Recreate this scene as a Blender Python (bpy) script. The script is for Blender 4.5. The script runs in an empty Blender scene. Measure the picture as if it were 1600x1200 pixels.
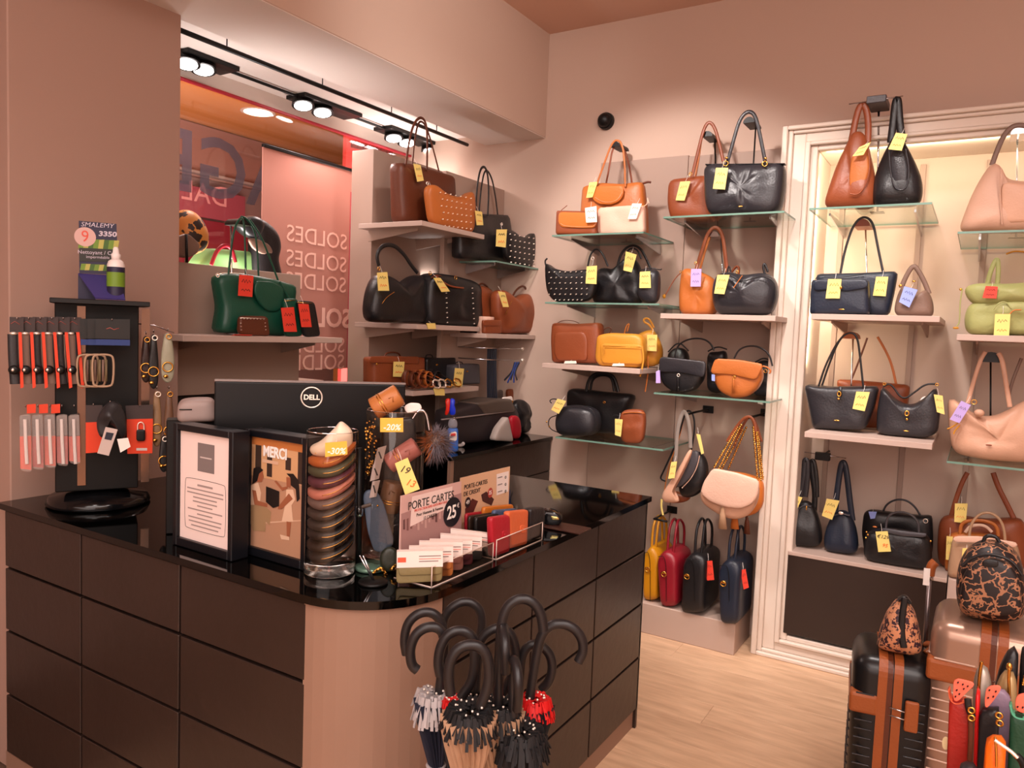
import bpy, bmesh, math, random
from mathutils import Vector, Matrix, noise
random.seed(7)
SC = bpy.context.scene
COL = SC.collection
PI = math.pi
# ------------------------------------------------------------------ camera
FPX = 1186.0; PIT = math.radians(3.95); ROL = math.radians(2.21); HED = math.radians(31.52); EYE = Vector((0, 0, 1.6))
_r0 = Vector((math.cos(HED), math.sin(HED), 0)); _f0 = Vector((-math.sin(HED), math.cos(HED), 0)); _z = Vector((0, 0, 1))
FWD = _f0 * math.cos(PIT) - _z * math.sin(PIT); _u0 = _f0 * math.sin(PIT) + _z * math.cos(PIT)
RGT = _r0 * math.cos(ROL) + _u0 * math.sin(ROL); UPV = _u0 * math.cos(ROL) - _r0 * math.sin(ROL)
cam_data = bpy.data.cameras.new('camera'); cam = bpy.data.objects.new('camera', cam_data); COL.objects.link(cam)
cam_data.sensor_width = 36.0; cam_data.lens = FPX / 1600 * 36.0; cam_data.clip_start = 0.05
m = Matrix((RGT, UPV, -FWD)).transposed().to_4x4(); m.translation = EYE
cam.matrix_world = m
SC.camera = cam
# ------------------------------------------------------------------ world, lamps, exposure
SC.view_settings.view_transform = 'Standard'; SC.view_settings.look = 'None'
SC.view_settings.gamma = 1.0; SC.view_settings.use_curve_mapping = False
SC.view_settings.exposure = 0.95
w = bpy.data.worlds.new('world'); SC.world = w; w.use_nodes = True
w.node_tree.nodes['Background'].inputs[0].default_value = (1.0, 0.62, 0.5, 1)
w.node_tree.nodes['Background'].inputs[1].default_value = 0.10
WARM = (1.0, 0.90, 0.85)
def spot(name, loc, target, power, deg, blend=0.35, color=WARM, size=0.12):
    l = bpy.data.lights.new(name, 'SPOT'); l.energy = power; l.spot_size = math.radians(deg); l.spot_blend = blend
    l.color = color; l.shadow_soft_size = size
    o = bpy.data.objects.new(name, l); COL.objects.link(o); o.location = loc
    o.rotation_euler = (Vector(target) - Vector(loc)).to_track_quat('-Z', 'Y').to_euler()
    return o
def area(name, loc, target, power, sx, sy, color=WARM, spread=180):
    l = bpy.data.lights.new(name, 'AREA'); l.energy = power; l.shape = 'RECTANGLE'; l.size = sx; l.size_y = sy; l.color = color; l.spread = math.radians(spread)
    o = bpy.data.objects.new(name, l); COL.objects.link(o); o.location = loc
    o.rotation_euler = (Vector(target) - Vector(loc)).to_track_quat('-Z', 'Y').to_euler()
    return o
spot('ceiling_spot_light', (-1.75, 2.35, 3.38), (-1.45, 4.15, 1.75), 130, 62, 0.5)
spot('ceiling_spot_light', (-0.55, 2.2, 3.38), (-0.75, 4.15, 1.2), 105, 62, 0.7)
spot('ceiling_spot_light', (0.5, 2.0, 3.38), (-0.1, 4.15, 1.0), 38, 62, 0.8)
spot('ceiling_spot_light', (-0.5, 3.0, 3.38), (-0.6, 3.3, 0.0), 60, 80, 0.8)
spot('ceiling_spot_light', (-1.2, 0.2, 3.38), (-1.9, 1.6, 0.9), 22, 80, 0.9)
spot('ceiling_spot_light', (0.6, 0.9, 3.38), (-0.9, 1.6, 0.4), 36, 90, 0.9)
spot('ceiling_spot_light', (-0.9, 2.4, 3.38), (-2.6, 3.3, 1.5), 30, 70, 0.9)
area('ceiling_fill_light', (0.4, -0.2, 3.38), (0.2, 0.2, 0.0), 150, 3.6, 4.2)  # added overhead area lamp, no fixture: soft ambient fill for the room
for yy in (2.35, 3.12, 3.87):
    spot('window_spot_light', (-3.2, yy, 2.74), (-3.0, yy + 0.3, 1.0), 12 if yy < 3.5 else 6, 150, 0.6, (1.0, 0.8, 0.75))
area('niche_strip_light', (-0.05, 3.97, 2.515), (-0.05, 4.3, 2.38), 2.4, 1.3, 0.03, (1.0, 0.80, 0.55))
area('niche_side_light', (-0.715, 3.975, 1.95), (-0.60, 4.3, 1.95), 2.6, 0.03, 0.9, (1.0, 0.80, 0.55))
area('soffit_fill_light', (-3.12, 2.3, 1.70), (-2.95, 2.6, 2.86), 6, 0.2, 0.5, (1.0, 0.93, 0.9), 110)  # added lamp, unseen behind the low board, brightens the soffit
area('soffit_fill_light', (-3.22, 3.7, 2.0), (-3.0, 3.7, 2.86), 6, 0.15, 0.7, (1.0, 0.93, 0.9), 120)  # second added soffit fill, hidden by the tall board
spot('ceiling_spot_light', (-0.9, 2.2, 3.38), (-2.37, 3.2, 2.85), 42, 75, 0.9)
area('rear_fill_light', (0.3, -2.9, 1.7), (0.0, 2.0, 1.3), 62, 5.0, 2.6, (1.0, 0.85, 0.80))  # added area lamp behind the camera, fills faces turned toward the viewer

# ------------------------------------------------------------------ helpers
def ray(px, py):
    return RGT * (px - 800) - UPV * (py - 600) + FWD * FPX
def hit(px, py, x=None, y=None, z=None):
    d = ray(px, py)
    t = x / d.x if x is not None else (y / d.y if y is not None else (z - EYE.z) / d.z)
    return EYE + d * t
def lin(c):
    return tuple(((v / 12.92) if v <= 0.04045 else ((v + 0.055) / 1.055) ** 2.4) for v in c)
def hexc(h):
    return lin(tuple(int(h[i:i + 2], 16) / 255 for i in (0, 2, 4)))
MATS = {}
def mat(name, col='808080', rough=0.5, metal=0.0, bump=0.0, bscale=60, var=0.0, spec=0.5, emit=None, estr=1.0, alpha=1.0, trans=0.0, ior=1.45, coat=0.0):
    if name in MATS: return MATS[name]
    M = bpy.data.materials.new(name); M.use_nodes = True; nt = M.node_tree; b = nt.nodes['Principled BSDF']
    c = hexc(col) + (1,)
    b.inputs['Base Color'].default_value = c; b.inputs['Roughness'].default_value = rough; b.inputs['Metallic'].default_value = metal
    b.inputs['Specular IOR Level'].default_value = spec; b.inputs['Alpha'].default_value = alpha
    b.inputs['Transmission Weight'].default_value = trans; b.inputs['IOR'].default_value = ior; b.inputs['Coat Weight'].default_value = coat
    if emit: b.inputs['Emission Color'].default_value = hexc(emit) + (1,); b.inputs['Emission Strength'].default_value = estr
    if bump or var:
        tc = nt.nodes.new('ShaderNodeTexCoord'); nz = nt.nodes.new('ShaderNodeTexNoise'); nz.inputs['Scale'].default_value = bscale
        nz.inputs['Detail'].default_value = 3
        nt.links.new(tc.outputs['Object'], nz.inputs['Vector'])
        if bump:
            bp = nt.nodes.new('ShaderNodeBump'); bp.inputs['Strength'].default_value = bump; bp.inputs['Distance'].default_value = 0.01
            nt.links.new(nz.outputs['Fac'], bp.inputs['Height']); nt.links.new(bp.outputs['Normal'], b.inputs['Normal'])
        if var:
            n2 = nt.nodes.new('ShaderNodeTexNoise'); n2.inputs['Scale'].default_value = 4; nt.links.new(tc.outputs['Object'], n2.inputs['Vector'])
            hs = nt.nodes.new('ShaderNodeMixRGB'); hs.blend_type = 'MULTIPLY'; hs.inputs['Color1'].default_value = c
            rp = nt.nodes.new('ShaderNodeValToRGB'); rp.color_ramp.elements[0].color = (1 - var,) * 3 + (1,); rp.color_ramp.elements[0].position = 0.3
            rp.color_ramp.elements[1].position = 0.7
            nt.links.new(n2.outputs['Fac'], rp.inputs['Fac']); nt.links.new(rp.outputs['Color'], hs.inputs['Color2']); hs.inputs['Fac'].default_value = 1
            nt.links.new(hs.outputs['Color'], b.inputs['Base Color'])
    MATS[name] = M; return M
def leather(col, rough=0.42):
    return mat('leather_' + col, col, rough, bump=0.12, bscale=120, var=0.12)
GOLD = mat('gold_metal', 'e0a850', 0.25, 1.0); CHROME = mat('chrome_metal', 'c8c8cc', 0.18, 1.0); BLKM = mat('black_metal', '0e0c0c', 0.42, spec=0.35)
def mesh_obj(name, verts, faces, mt, parent=None, smooth=True, label=None, kind=None):
    me = bpy.data.meshes.new(name); me.from_pydata([tuple(v) for v in verts], [], faces); me.update()
    if smooth: me.shade_smooth()
    if mt: me.materials.append(mt)
    o = bpy.data.objects.new(name, me); COL.objects.link(o)
    if parent: o.parent = parent
    if label: o['label'] = label
    if kind: o['kind'] = kind
    return o
def bm_obj(name, bm, mt, parent=None, smooth=False, label=None, kind=None):
    me = bpy.data.meshes.new(name); bmesh.ops.recalc_face_normals(bm, faces=bm.faces); bm.to_mesh(me); bm.free()
    if smooth: me.shade_smooth()
    if mt: me.materials.append(mt)
    o = bpy.data.objects.new(name, me); COL.objects.link(o)
    if parent: o.parent = parent
    if label: o['label'] = label
    if kind: o['kind'] = kind
    return o
def bx(bm, x0, x1, y0, y1, z0, z1, bev=0.0, M=None, seg=1):
    r = bmesh.ops.create_cube(bm, size=1.0); vs = r['verts']
    for v in vs: v.co = Vector(((x0 + x1) / 2 + v.co.x * (x1 - x0), (y0 + y1) / 2 + v.co.y * (y1 - y0), (z0 + z1) / 2 + v.co.z * (z1 - z0)))
    if bev:
        es = list({e for v in vs for e in v.link_edges})
        r2 = bmesh.ops.bevel(bm, geom=es, offset=bev, segments=seg, affect='EDGES', profile=0.5)
        vs = list({v for f in r2['faces'] for v in f.verts} | {v for v in vs if v.is_valid})
    if M is not None:
        for v in vs: v.co = M @ v.co
    return bm
def box(name, x0, x1, y0, y1, z0, z1, mt, parent=None, bev=0.002, label=None, kind=None, M=None, seg=1):
    bm = bmesh.new(); bx(bm, x0, x1, y0, y1, z0, z1, bev, M, seg); return bm_obj(name, bm, mt, parent, False, label, kind)
def struct(o): o['kind'] = 'structure'; return o
def empty(name, loc, rz=0, label=None, cat=None, group=None):
    o = bpy.data.objects.new(name, None); COL.objects.link(o); o.location = loc; o.rotation_euler = (0, 0, rz); o.empty_display_size = 0.05
    if label: o['label'] = label
    if cat: o['category'] = cat
    if group: o['group'] = group
    return o
def tagit(o, label, cat, group=None):
    o['label'] = label; o['category'] = cat
    if group: o['group'] = group
    return o
def chaikin(P, n=2, closed=True):
    for _ in range(n):
        Q = []
        L = len(P)
        for i in range(L if closed else L - 1):
            a, b = P[i], P[(i + 1) % L]
            Q.append(a.lerp(b, 0.25)); Q.append(a.lerp(b, 0.75))
        if not closed: Q = [P[0]] + Q + [P[-1]]
        P = Q
    return P
def rounded(P, r, k=5):
    Q = []; n = len(P)
    for i in range(n):
        p = P[i]; a = P[i - 1] - p; b = P[(i + 1) % n] - p; ra = min(r, a.length * 0.5); rb = min(r, b.length * 0.5)
        s = p + a.normalized() * ra if a.length else p; e = p + b.normalized() * rb if b.length else p
        for j in range(k):
            t = j / (k - 1); Q.append(s * (1 - t) ** 2 + p * 2 * t * (1 - t) + e * t * t)
    return Q
def resample(P, n, closed=True):
    Q = P + [P[0]] if closed else P
    d = [0]
    for i in range(len(Q) - 1): d.append(d[-1] + (Q[i + 1] - Q[i]).length)
    out = []; tot = d[-1]; j = 0; cnt = n if closed else n - 1
    for k in range(n):
        t = tot * k / cnt
        while j < len(d) - 2 and d[j + 1] < t: j += 1
        s = (t - d[j]) / max(1e-9, d[j + 1] - d[j]); out.append(Q[j].lerp(Q[j + 1], min(1, max(0, s))))
    return out
def smooth_path(P, k=3): return chaikin([Vector(p) for p in P], k, False)
def sweep(P, ra, rb, ref=(0, 1, 0), ns=8, closed=False, taper=None):
    """tube of elliptic section: ra across the path in the plane seen from ref, rb along ref"""
    ref = Vector(ref).normalized(); V = []; F = []; n = len(P)
    for i, p in enumerate(P):
        if closed: t = P[(i + 1) % n] - P[i - 1]
        else: t = P[min(n - 1, i + 1)] - P[max(0, i - 1)]
        t = t.normalized() if t.length > 1e-9 else Vector((0, 0, 1))
        a = t.cross(ref); a = a.normalized() if a.length > 1e-6 else Vector((1, 0, 0)); b = a.cross(t).normalized()
        k = taper(i / (n - 1)) if taper else 1
        for j in range(ns):
            an = 2 * PI * (j + 0.5) / ns
            V.append(p + a * (ra * k * math.cos(an)) + b * (rb * k * math.sin(an)))
    for i in range(n if closed else n - 1):
        i2 = (i + 1) % n
        for j in range(ns): F.append((i * ns + j, i * ns + (j + 1) % ns, i2 * ns + (j + 1) % ns, i2 * ns + j))
    if not closed: F.append(tuple(range(ns))[::-1]); F.append(tuple((n - 1) * ns + j for j in range(ns)))
    return V, F
def tube(name, P, ra, rb, mt, parent=None, ref=(0, 1, 0), ns=8, closed=False, label=None, k=3, taper=None, kind=None):
    if k: P = chaikin([Vector(p) for p in P], k, closed)
    V, F = sweep([Vector(p) for p in P], ra, rb, ref, ns, closed, taper); return mesh_obj(name, V, F, mt, parent, True, label, kind)
def pillow(P, yc, depth, p=3.0, rings=7, center=None, wob=0.0, wsc=9.0, lean=0.0, topthin=0.0, pleats=(), seed=0):
    """P: outline in local x,z -> closed padded body centred on y=yc"""
    n = len(P); c = center or sum(P, Vector((0, 0, 0))) / n
    zs = [q.z for q in P]; z0 = min(zs); z1 = max(zs); V = []; F = []; h = max(1e-6, z1 - z0)
    ss = [1 - (i / rings) ** 1.6 for i in range(rings)]     # 1 .. toward 0
    ss = [1.0, 0.985, 0.955, 0.9, 0.8, 0.62, 0.4, 0.18][:max(3, rings + 1)]
    def yy(s, q, sign):
        e = depth / 2 * (1 - s ** p) ** (1 / p) if s < 1 else 0
        tt = (q.z - z0) / h; e *= 1 - topthin * tt
        y = e
        if wob and s < 1:
            y += wob * (1 - s * s) * (noise.noise(Vector((q.x * wsc + seed, sign * 3.1, q.z * wsc)))) * 1.6
        for (ax, az, bx_, bz, dp, wd) in pleats:
            A = Vector((ax, 0, az)); B = Vector((bx_, 0, bz)); d = B - A; t = max(0, min(1, (q - A).dot(d) / d.length_squared))
            dist = (Vector((q.x, 0, q.z)) - A - d * t).length; y -= dp * math.exp(-(dist / wd) ** 2) * (1 - s ** 6)
        return yc + sign * y + lean * tt
    for s in ss[:1]:
        for q in P: V.append(Vector((q.x, yy(1, q, 1), q.z)))
    rows = {0: list(range(n))}
    for sign in (-1, 1):
        prev = rows[0]
        for s in ss[1:]:
            cur = []
            for q in P:
                w_ = c.lerp(q, s); cur.append(len(V)); V.append(Vector((w_.x, yy(s, w_, sign), w_.z)))
            for j in range(n):
                a, b, c2, d2 = prev[j], prev[(j + 1) % n], cur[(j + 1) % n], cur[j]
                F.append((a, b, c2, d2) if sign < 0 else (d2, c2, b, a))
            prev = cur
        ce = len(V); V.append(Vector((c.x, yy(0, c, sign), c.z)))
        for j in range(n):
            F.append((prev[j], prev[(j + 1) % n], ce) if sign < 0 else (ce, prev[(j + 1) % n], prev[j]))
    return V, F
def slabpoly(P, y0, y1):
    n = len(P); V = [Vector((q.x, y0, q.z)) for q in P] + [Vector((q.x, y1, q.z)) for q in P]
    F = [tuple(range(n)), tuple(range(2 * n - 1, n - 1, -1))] + [(i, i + n, (i + 1) % n + n, (i + 1) % n) for i in range(n)]
    return V, F
def text_obj(s, size, mt, parent, loc, rot, name='lettering', ext=0.0005, align='CENTER', xs=1.0, shear=0.0, bold=0.0, label=None):
    cu = bpy.data.curves.new(name, 'FONT'); cu.body = s; cu.size = size; cu.extrude = ext; cu.align_x = align; cu.align_y = 'CENTER'
    cu.shear = shear; cu.offset = bold; cu.resolution_u = 3
    cu.materials.append(mt); o = bpy.data.objects.new(name, cu); COL.objects.link(o); o.parent = parent; o.location = loc; o.rotation_euler = rot
    o.scale = (xs, 1, 1)
    if label: o['label'] = label
    return o
FRONT = (PI / 2, 0, 0)     # text facing local -y

TAGC = {'y': ('ecd27a', 'yellow'), 'o': ('f0b040', 'orange'), 'r': ('e2402e', 'red'), 'l': ('b9a0dc', 'lavender'), 'b': ('90a0e0', 'pale blue'), 'w': ('f6e8d8', 'white')}
INK = mat('dark_ink', '2a2622', 0.7); OINK = mat('orange_ink', 'f06a28', 0.7); WINK = mat('white_ink', 'f4ece4', 0.7)
def scribble(w_, h_, zc, amp, k, seed):
    rnd = random.Random(seed); P = []
    for i in range(k):
        P.append(Vector((-w_ / 2 + w_ * i / (k - 1), 0, zc + amp * (1 if i % 2 else -1) * rnd.uniform(0.4, 1.0))))
    return P
class Item:
    def __init__(s, name, label, cat, wall, c, anchor, z=None, group=None, ang=None):
        """wall B: plane y=c seen from -y ; W: plane x=c seen from +x ; or an angle through a world point c"""
        if wall == 'B': s.n = Vector((0, -1, 0)); s.O = Vector((0, c, 0))
        elif wall == 'W': s.n = Vector((1, 0, 0)); s.O = Vector((c, 0, 0))
        else: s.n = Vector((math.sin(wall), -math.cos(wall), 0)); s.O = Vector(c)
        rz = math.atan2(s.n.x, -s.n.y); s.u = Vector((math.cos(rz), math.sin(rz), 0)); s.rz = rz
        p = s.W(*anchor)
        s.loc = Vector((p.x, p.y, z if z is not None else p.z)); s.zfix = z is not None
        s.root = empty(name, s.loc, rz, label, cat, group); s.k = (0.0, 1.0); s.d = 0.1; s.seed = random.random() * 50
    def W(s, px, py, off=0.0):
        d = ray(px, py); O = s.O + s.n * off; t = (O - EYE).dot(s.n) / d.dot(s.n); return EYE + d * t
    def L(s, px, py, off=0.0):
        p = s.W(px, py, off) - s.loc; z = p.z
        if s.k[0]: z = (z - s.k[0]) * s.k[1]
        return Vector((p.dot(s.u), -off, z))
    def body(s, pts, d, mt, p=3.2, cr=None, name='body', off=0.0, front=False, n=64, it=2, snap=True, wob=0.004, wsc=9, center=None, lean=0, topthin=0.0, pleats=(), label=None, rings=7, parent=None):
        o2 = off + (d / 2 if front else 0)
        if cr is None: cr = 0.045 if p < 3.8 else (0.022 if p < 6.5 else 0.010)
        P = [s.L(x, y, o2) for x, y in pts]
        if snap and s.zfix and name == 'body':
            Pc = rounded(P, cr); z0 = min(q.z for q in Pc); z1 = max(q.z for q in Pc); s.k = (z0, z1 / (z1 - z0)); s.d = d; P = [s.L(x, y, o2) for x, y in pts]
        cr = min(cr, 0.3 * min(max(q.x for q in P) - min(q.x for q in P), max(q.z for q in P) - min(q.z for q in P)) * (2.2 if p < 3.2 else 1))
        P = resample(rounded(P, cr), n)
        for q in P: q.y = 0
        pl = [(s.L(a, b, o2).x, s.L(a, b, o2).z, s.L(c_, e, o2).x, s.L(c_, e, o2).z, dp, wd) for (a, b, c_, e, dp, wd) in pleats]
        cc = None
        if center: cc = s.L(*center, o2); cc.y = 0
        V, F = pillow(P, -off, d, p, rings, cc, wob, wsc, lean, topthin, pl, s.seed)
        return mesh_obj(name, V, F, mt, parent or s.root, True, label)
    def piece(s, pts, mt, name='flap', off=None, th=0.012, it=2, label=None, p=4, parent=None, n=40, wob=0.0):
        off = s.d / 2 if off is None else off
        P = [s.L(x, y, off) for x, y in pts]; P = resample(rounded(P, min(0.02 if it > 1 else 0.006, 0.35 * min(max(q.x for q in P) - min(q.x for q in P), max(q.z for q in P) - min(q.z for q in P)))), n)
        for q in P: q.y = 0
        V, F = pillow(P, -off, th, p, 4, None, wob, 12)
        return mesh_obj(name, V, F, mt, parent or s.root, True, label)
    def strap(s, pts, w, th, mt, name='handle', off=0.0, k=3, label=None, ns=8, parent=None, ref=(0, 1, 0)):
        P = []
        for q in pts:
            P.append(s.L(q[0], q[1], q[2] if len(q) > 2 else off))
        return tube(name, P, w / 2, th / 2, mt, parent or s.root, ref, ns, False, label, k)
    def tag(s, quad, c='y', off=None, marks=True):
        off = (s.d / 2 + 0.012) if off is None else off
        P = [s.L(x, y, off) for x, y in quad]; hx, nm = TAGC[c]
        V, F = slabpoly(P, -off - 0.001, -off + 0.001)
        t = mesh_obj('price_tag', V, F, mat('card_' + nm, hx, 0.55), s.root, False, nm + ' price tag')
        a, b, c3, d3 = P[:4]
        up = (a + b - c3 - d3) / 2; rt = (b + c3 - a - d3) / 2; ce = (a + b + c3 + d3) / 4
        if marks:
            for (zz, mt, am) in ((0.22, INK, 0.09), (-0.2, OINK if c in 'yo' else INK, 0.07)):
                Q = []
                sc = scribble(0.62, 1, zz, am, 7, s.seed + zz)
                for q in sc: r = ce + rt * q.x + up * q.z; r.y = -off - 0.0016; Q.append(r)
                tube('handwriting', Q, rt.length * 0.028, 0.0004, mt, t, (0, 1, 0), 4, False, None, 0)
        tp = ce + up * 0.5
        tube('tag_string', [tp, tp + up * 0.12 + Vector((0.002, 0.004, 0)), tp + up * 0.35 + Vector((0, 0.012, 0))], 0.0008, 0.0008, WINK, s.root, (0, 1, 0), 4, False, None, 1)
        return t
    def ring(s, px, py, r, mt=GOLD, off=None, w=0.002, name='ring', sx=1.0):
        off = s.d / 2 + 0.006 if off is None else off
        c = s.L(px, py, off); P = [c + Vector((math.cos(a * PI / 6) * r * sx, 0, math.sin(a * PI / 6) * r)) for a in range(12)]
        return tube(name, P, w, w, mt, s.root, (0, 1, 0), 6, True, None, 1)
    def ell(s, px, py, rx, rz_, ry, mt, name, off=None, parent=None, label=None):
        off = s.d / 2 if off is None else off
        c = s.L(px, py, off); bm = bmesh.new(); bmesh.ops.create_uvsphere(bm, u_segments=12, v_segments=8, radius=1)
        for v in bm.verts: v.co = Vector((c.x + v.co.x * rx, c.y + v.co.y * ry, c.z + v.co.z * rz_))
        return bm_obj(name, bm, mt, parent or s.root, True, label)
    def studs(s, rows, mt, off, r=0.006, name='studs'):
        bm = bmesh.new()
        for (x0, y0, x1, y1, n) in rows:
            for i in range(n):
                t = i / (n - 1) if n > 1 else 0; c = s.L(x0 + (x1 - x0) * t, y0 + (y1 - y0) * t, off)
                r_ = bmesh.ops.create_icosphere(bm, subdivisions=1, radius=1)
                for v in r_['verts']:
                    x, z = v.co.x * r * 1.25, v.co.z * r * 0.6
                    v.co = Vector((c.x + x * 0.8 - z * 0.6, c.y + v.co.y * 0.007, c.z + x * 0.6 + z * 0.8))
        return bm_obj(name, bm, mt, s.root, True, 'rows of shiny studs', 'stuff')
    def tassel(s, x, y0, y1, w, mt, off=None, name='tassel'):
        off = s.d / 2 + 0.012 if off is None else off
        a = s.L(x, y0, off); b = s.L(x, y1, off); V, F = [], []
        prof = [(0, 0.25), (0.12, 0.5), (0.18, 0.42), (0.3, 0.6), (1, 1.0)]
        for t, k in prof:
            c = a.lerp(b, t)
            for j in range(10):
                an = 2 * PI * j / 10; V.append(c + Vector((math.cos(an) * w / 2 * k, math.sin(an) * w / 3 * k, 0)))
        for i in range(4):
            for j in range(10): F.append((i * 10 + j, i * 10 + (j + 1) % 10, i * 10 + 10 + (j + 1) % 10, i * 10 + 10 + j))
        F.append(tuple(range(10))); F.append(tuple(40 + j for j in range(10)))
        return mesh_obj(name, V, F, mt, s.root, True)
def bag(label, wall, c, anchor, z, group=None, name='handbag', cat='handbag'):
    return Item(name, label, cat, wall, c, anchor, z, group)

# colours of materials used for the place
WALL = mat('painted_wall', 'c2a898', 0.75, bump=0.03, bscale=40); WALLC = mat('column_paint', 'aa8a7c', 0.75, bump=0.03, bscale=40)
PANEL = mat('taupe_board', 'a58c7e', 0.6); SHELF = mat('taupe_shelf', 'b8a094', 0.55); CEIL = mat('ceiling_paint', 'd2ac98', 0.8)
SOFF = mat('white_soffit', 'dcd0c8', 0.7); MOULD = mat('cream_moulding', 'd8c8ba', 0.5); NICHE = mat('niche_wall', 'bca698', 0.65)
BLACKP = mat('black_wood_panel', '2e211c', 0.33, bump=0.10, bscale=25, var=0.15, spec=0.6)
BLACKG = mat('black_glass_top', '030303', 0.05); TAUPE = mat('taupe_laminate', '90705e', 0.5)
def wood_floor():
    M = bpy.data.materials.new('oak_floor'); M.use_nodes = True; nt = M.node_tree; b = nt.nodes['Principled BSDF']; b.inputs['Roughness'].default_value = 0.45
    tc = nt.nodes.new('ShaderNodeTexCoord'); mp = nt.nodes.new('ShaderNodeMapping'); mp.inputs['Scale'].default_value = (1.6, 9, 1)
    nz = nt.nodes.new('ShaderNodeTexNoise'); nz.inputs['Scale'].default_value = 3; nz.inputs['Detail'].default_value = 6
    oi = nt.nodes.new('ShaderNodeObjectInfo')
    ad = nt.nodes.new('ShaderNodeVectorMath'); ad.operation = 'ADD'
    nt.links.new(tc.outputs['Object'], ad.inputs[0]); cr = nt.nodes.new('ShaderNodeCombineXYZ'); nt.links.new(oi.outputs['Random'], cr.inputs[2])
    ml = nt.nodes.new('ShaderNodeVectorMath'); ml.operation = 'SCALE'; ml.inputs['Scale'].default_value = 40; nt.links.new(cr.outputs[0], ml.inputs[0]); nt.links.new(ml.outputs[0], ad.inputs[1])
    nt.links.new(ad.outputs[0], mp.inputs['Vector']); nt.links.new(mp.outputs[0], nz.inputs['Vector'])
    rp = nt.nodes.new('ShaderNodeValToRGB'); rp.color_ramp.elements[0].color = hexc('c09a7a') + (1,); rp.color_ramp.elements[1].color = hexc('dcb592') + (1,)
    rp.color_ramp.elements[0].position = 0.3; rp.color_ramp.elements[1].position = 0.7
    nt.links.new(nz.outputs['Fac'], rp.inputs['Fac'])
    mx = nt.nodes.new('ShaderNodeMixRGB'); mx.blend_type = 'MULTIPLY'; mx.inputs['Fac'].default_value = 1
    r2 = nt.nodes.new('ShaderNodeMapRange'); r2.inputs['To Min'].default_value = 0.93; nt.links.new(oi.outputs['Random'], r2.inputs['Value'])
    nt.links.new(rp.outputs[0], mx.inputs['Color1']); nt.links.new(r2.outputs[0], mx.inputs['Color2']); nt.links.new(mx.outputs[0], b.inputs['Base Color'])
    return M
OAK = wood_floor()
def leopard(name, c_bg, c_spot, scale, edge=False):
    M = bpy.data.materials.new(name); M.use_nodes = True; nt = M.node_tree; b = nt.nodes['Principled BSDF']; b.inputs['Roughness'].default_value = 0.5
    tc = nt.nodes.new('ShaderNodeTexCoord'); vo = nt.nodes.new('ShaderNodeTexVoronoi'); vo.inputs['Scale'].default_value = scale
    nz = nt.nodes.new('ShaderNodeTexNoise'); nz.inputs['Scale'].default_value = scale * 1.5; mx = nt.nodes.new('ShaderNodeMixRGB'); mx.inputs['Fac'].default_value = 0.05
    nt.links.new(tc.outputs['Object'], nz.inputs['Vector']); nt.links.new(tc.outputs['Object'], mx.inputs['Color1']); nt.links.new(nz.outputs['Color'], mx.inputs['Color2'])
    nt.links.new(mx.outputs[0], vo.inputs['Vector'])
    rp = nt.nodes.new('ShaderNodeValToRGB'); rp.color_ramp.interpolation = 'CONSTANT'; e = rp.color_ramp.elements
    if edge: vo.feature = 'DISTANCE_TO_EDGE'; e[0].color = hexc(c_bg) + (1,); e[0].position = 0; e[1].color = hexc(c_spot) + (1,); e[1].position = 0.06
    else: e[0].color = hexc(c_spot) + (1,); e[0].position = 0; e[1].color = hexc(c_bg) + (1,); e[1].position = 0.48
    nt.links.new(vo.outputs['Distance'], rp.inputs['Fac']); nt.links.new(rp.outputs[0], b.inputs['Base Color']); return M
LEO1 = leopard('leopard_dark', 'a87454', '1c1416', 26, True); LEO2 = leopard('leopard_light', 'cc8c66', '38222c', 50)
def glass_mat(name, tint, rough=0.0, alpha_mix=0.85):
    M = bpy.data.materials.new(name); M.use_nodes = True; nt = M.node_tree; out = nt.nodes['Material Output']; nt.nodes.remove(nt.nodes['Principled BSDF'])
    tr = nt.nodes.new('ShaderNodeBsdfTransparent'); tr.inputs[0].default_value = hexc(tint) + (1,); gl = nt.nodes.new('ShaderNodeBsdfGlossy'); gl.inputs['Roughness'].default_value = rough + 0.02
    fr = nt.nodes.new('ShaderNodeLayerWeight'); fr.inputs[0].default_value = 0.5; mx = nt.nodes.new('ShaderNodeMixShader')
    pw = nt.nodes.new('ShaderNodeMath'); pw.operation = 'POWER'; pw.inputs[1].default_value = 5; nt.links.new(fr.outputs['Facing'], pw.inputs[0])
    mr = nt.nodes.new('ShaderNodeMapRange'); mr.inputs['To Min'].default_value = 0.06; mr.inputs['To Max'].default_value = 0.7; nt.links.new(pw.outputs[0], mr.inputs['Value'])
    nt.links.new(mr.outputs[0], mx.inputs[0]); nt.links.new(tr.outputs[0], mx.inputs[1]); nt.links.new(gl.outputs[0], mx.inputs[2]); nt.links.new(mx.outputs[0], out.inputs[0])
    return M
GLASS = glass_mat('clear_glass', 'f2f6f4'); GSHELF = glass_mat('shelf_glass', 'f0f6f2'); GEDGE = mat('green_glass_edge', '6a8a7c', 0.2); ACR = glass_mat('clear_acrylic', 'f0ece8')
ACRE = mat('acrylic_edge', 'd8c0b4', 0.3)
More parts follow.
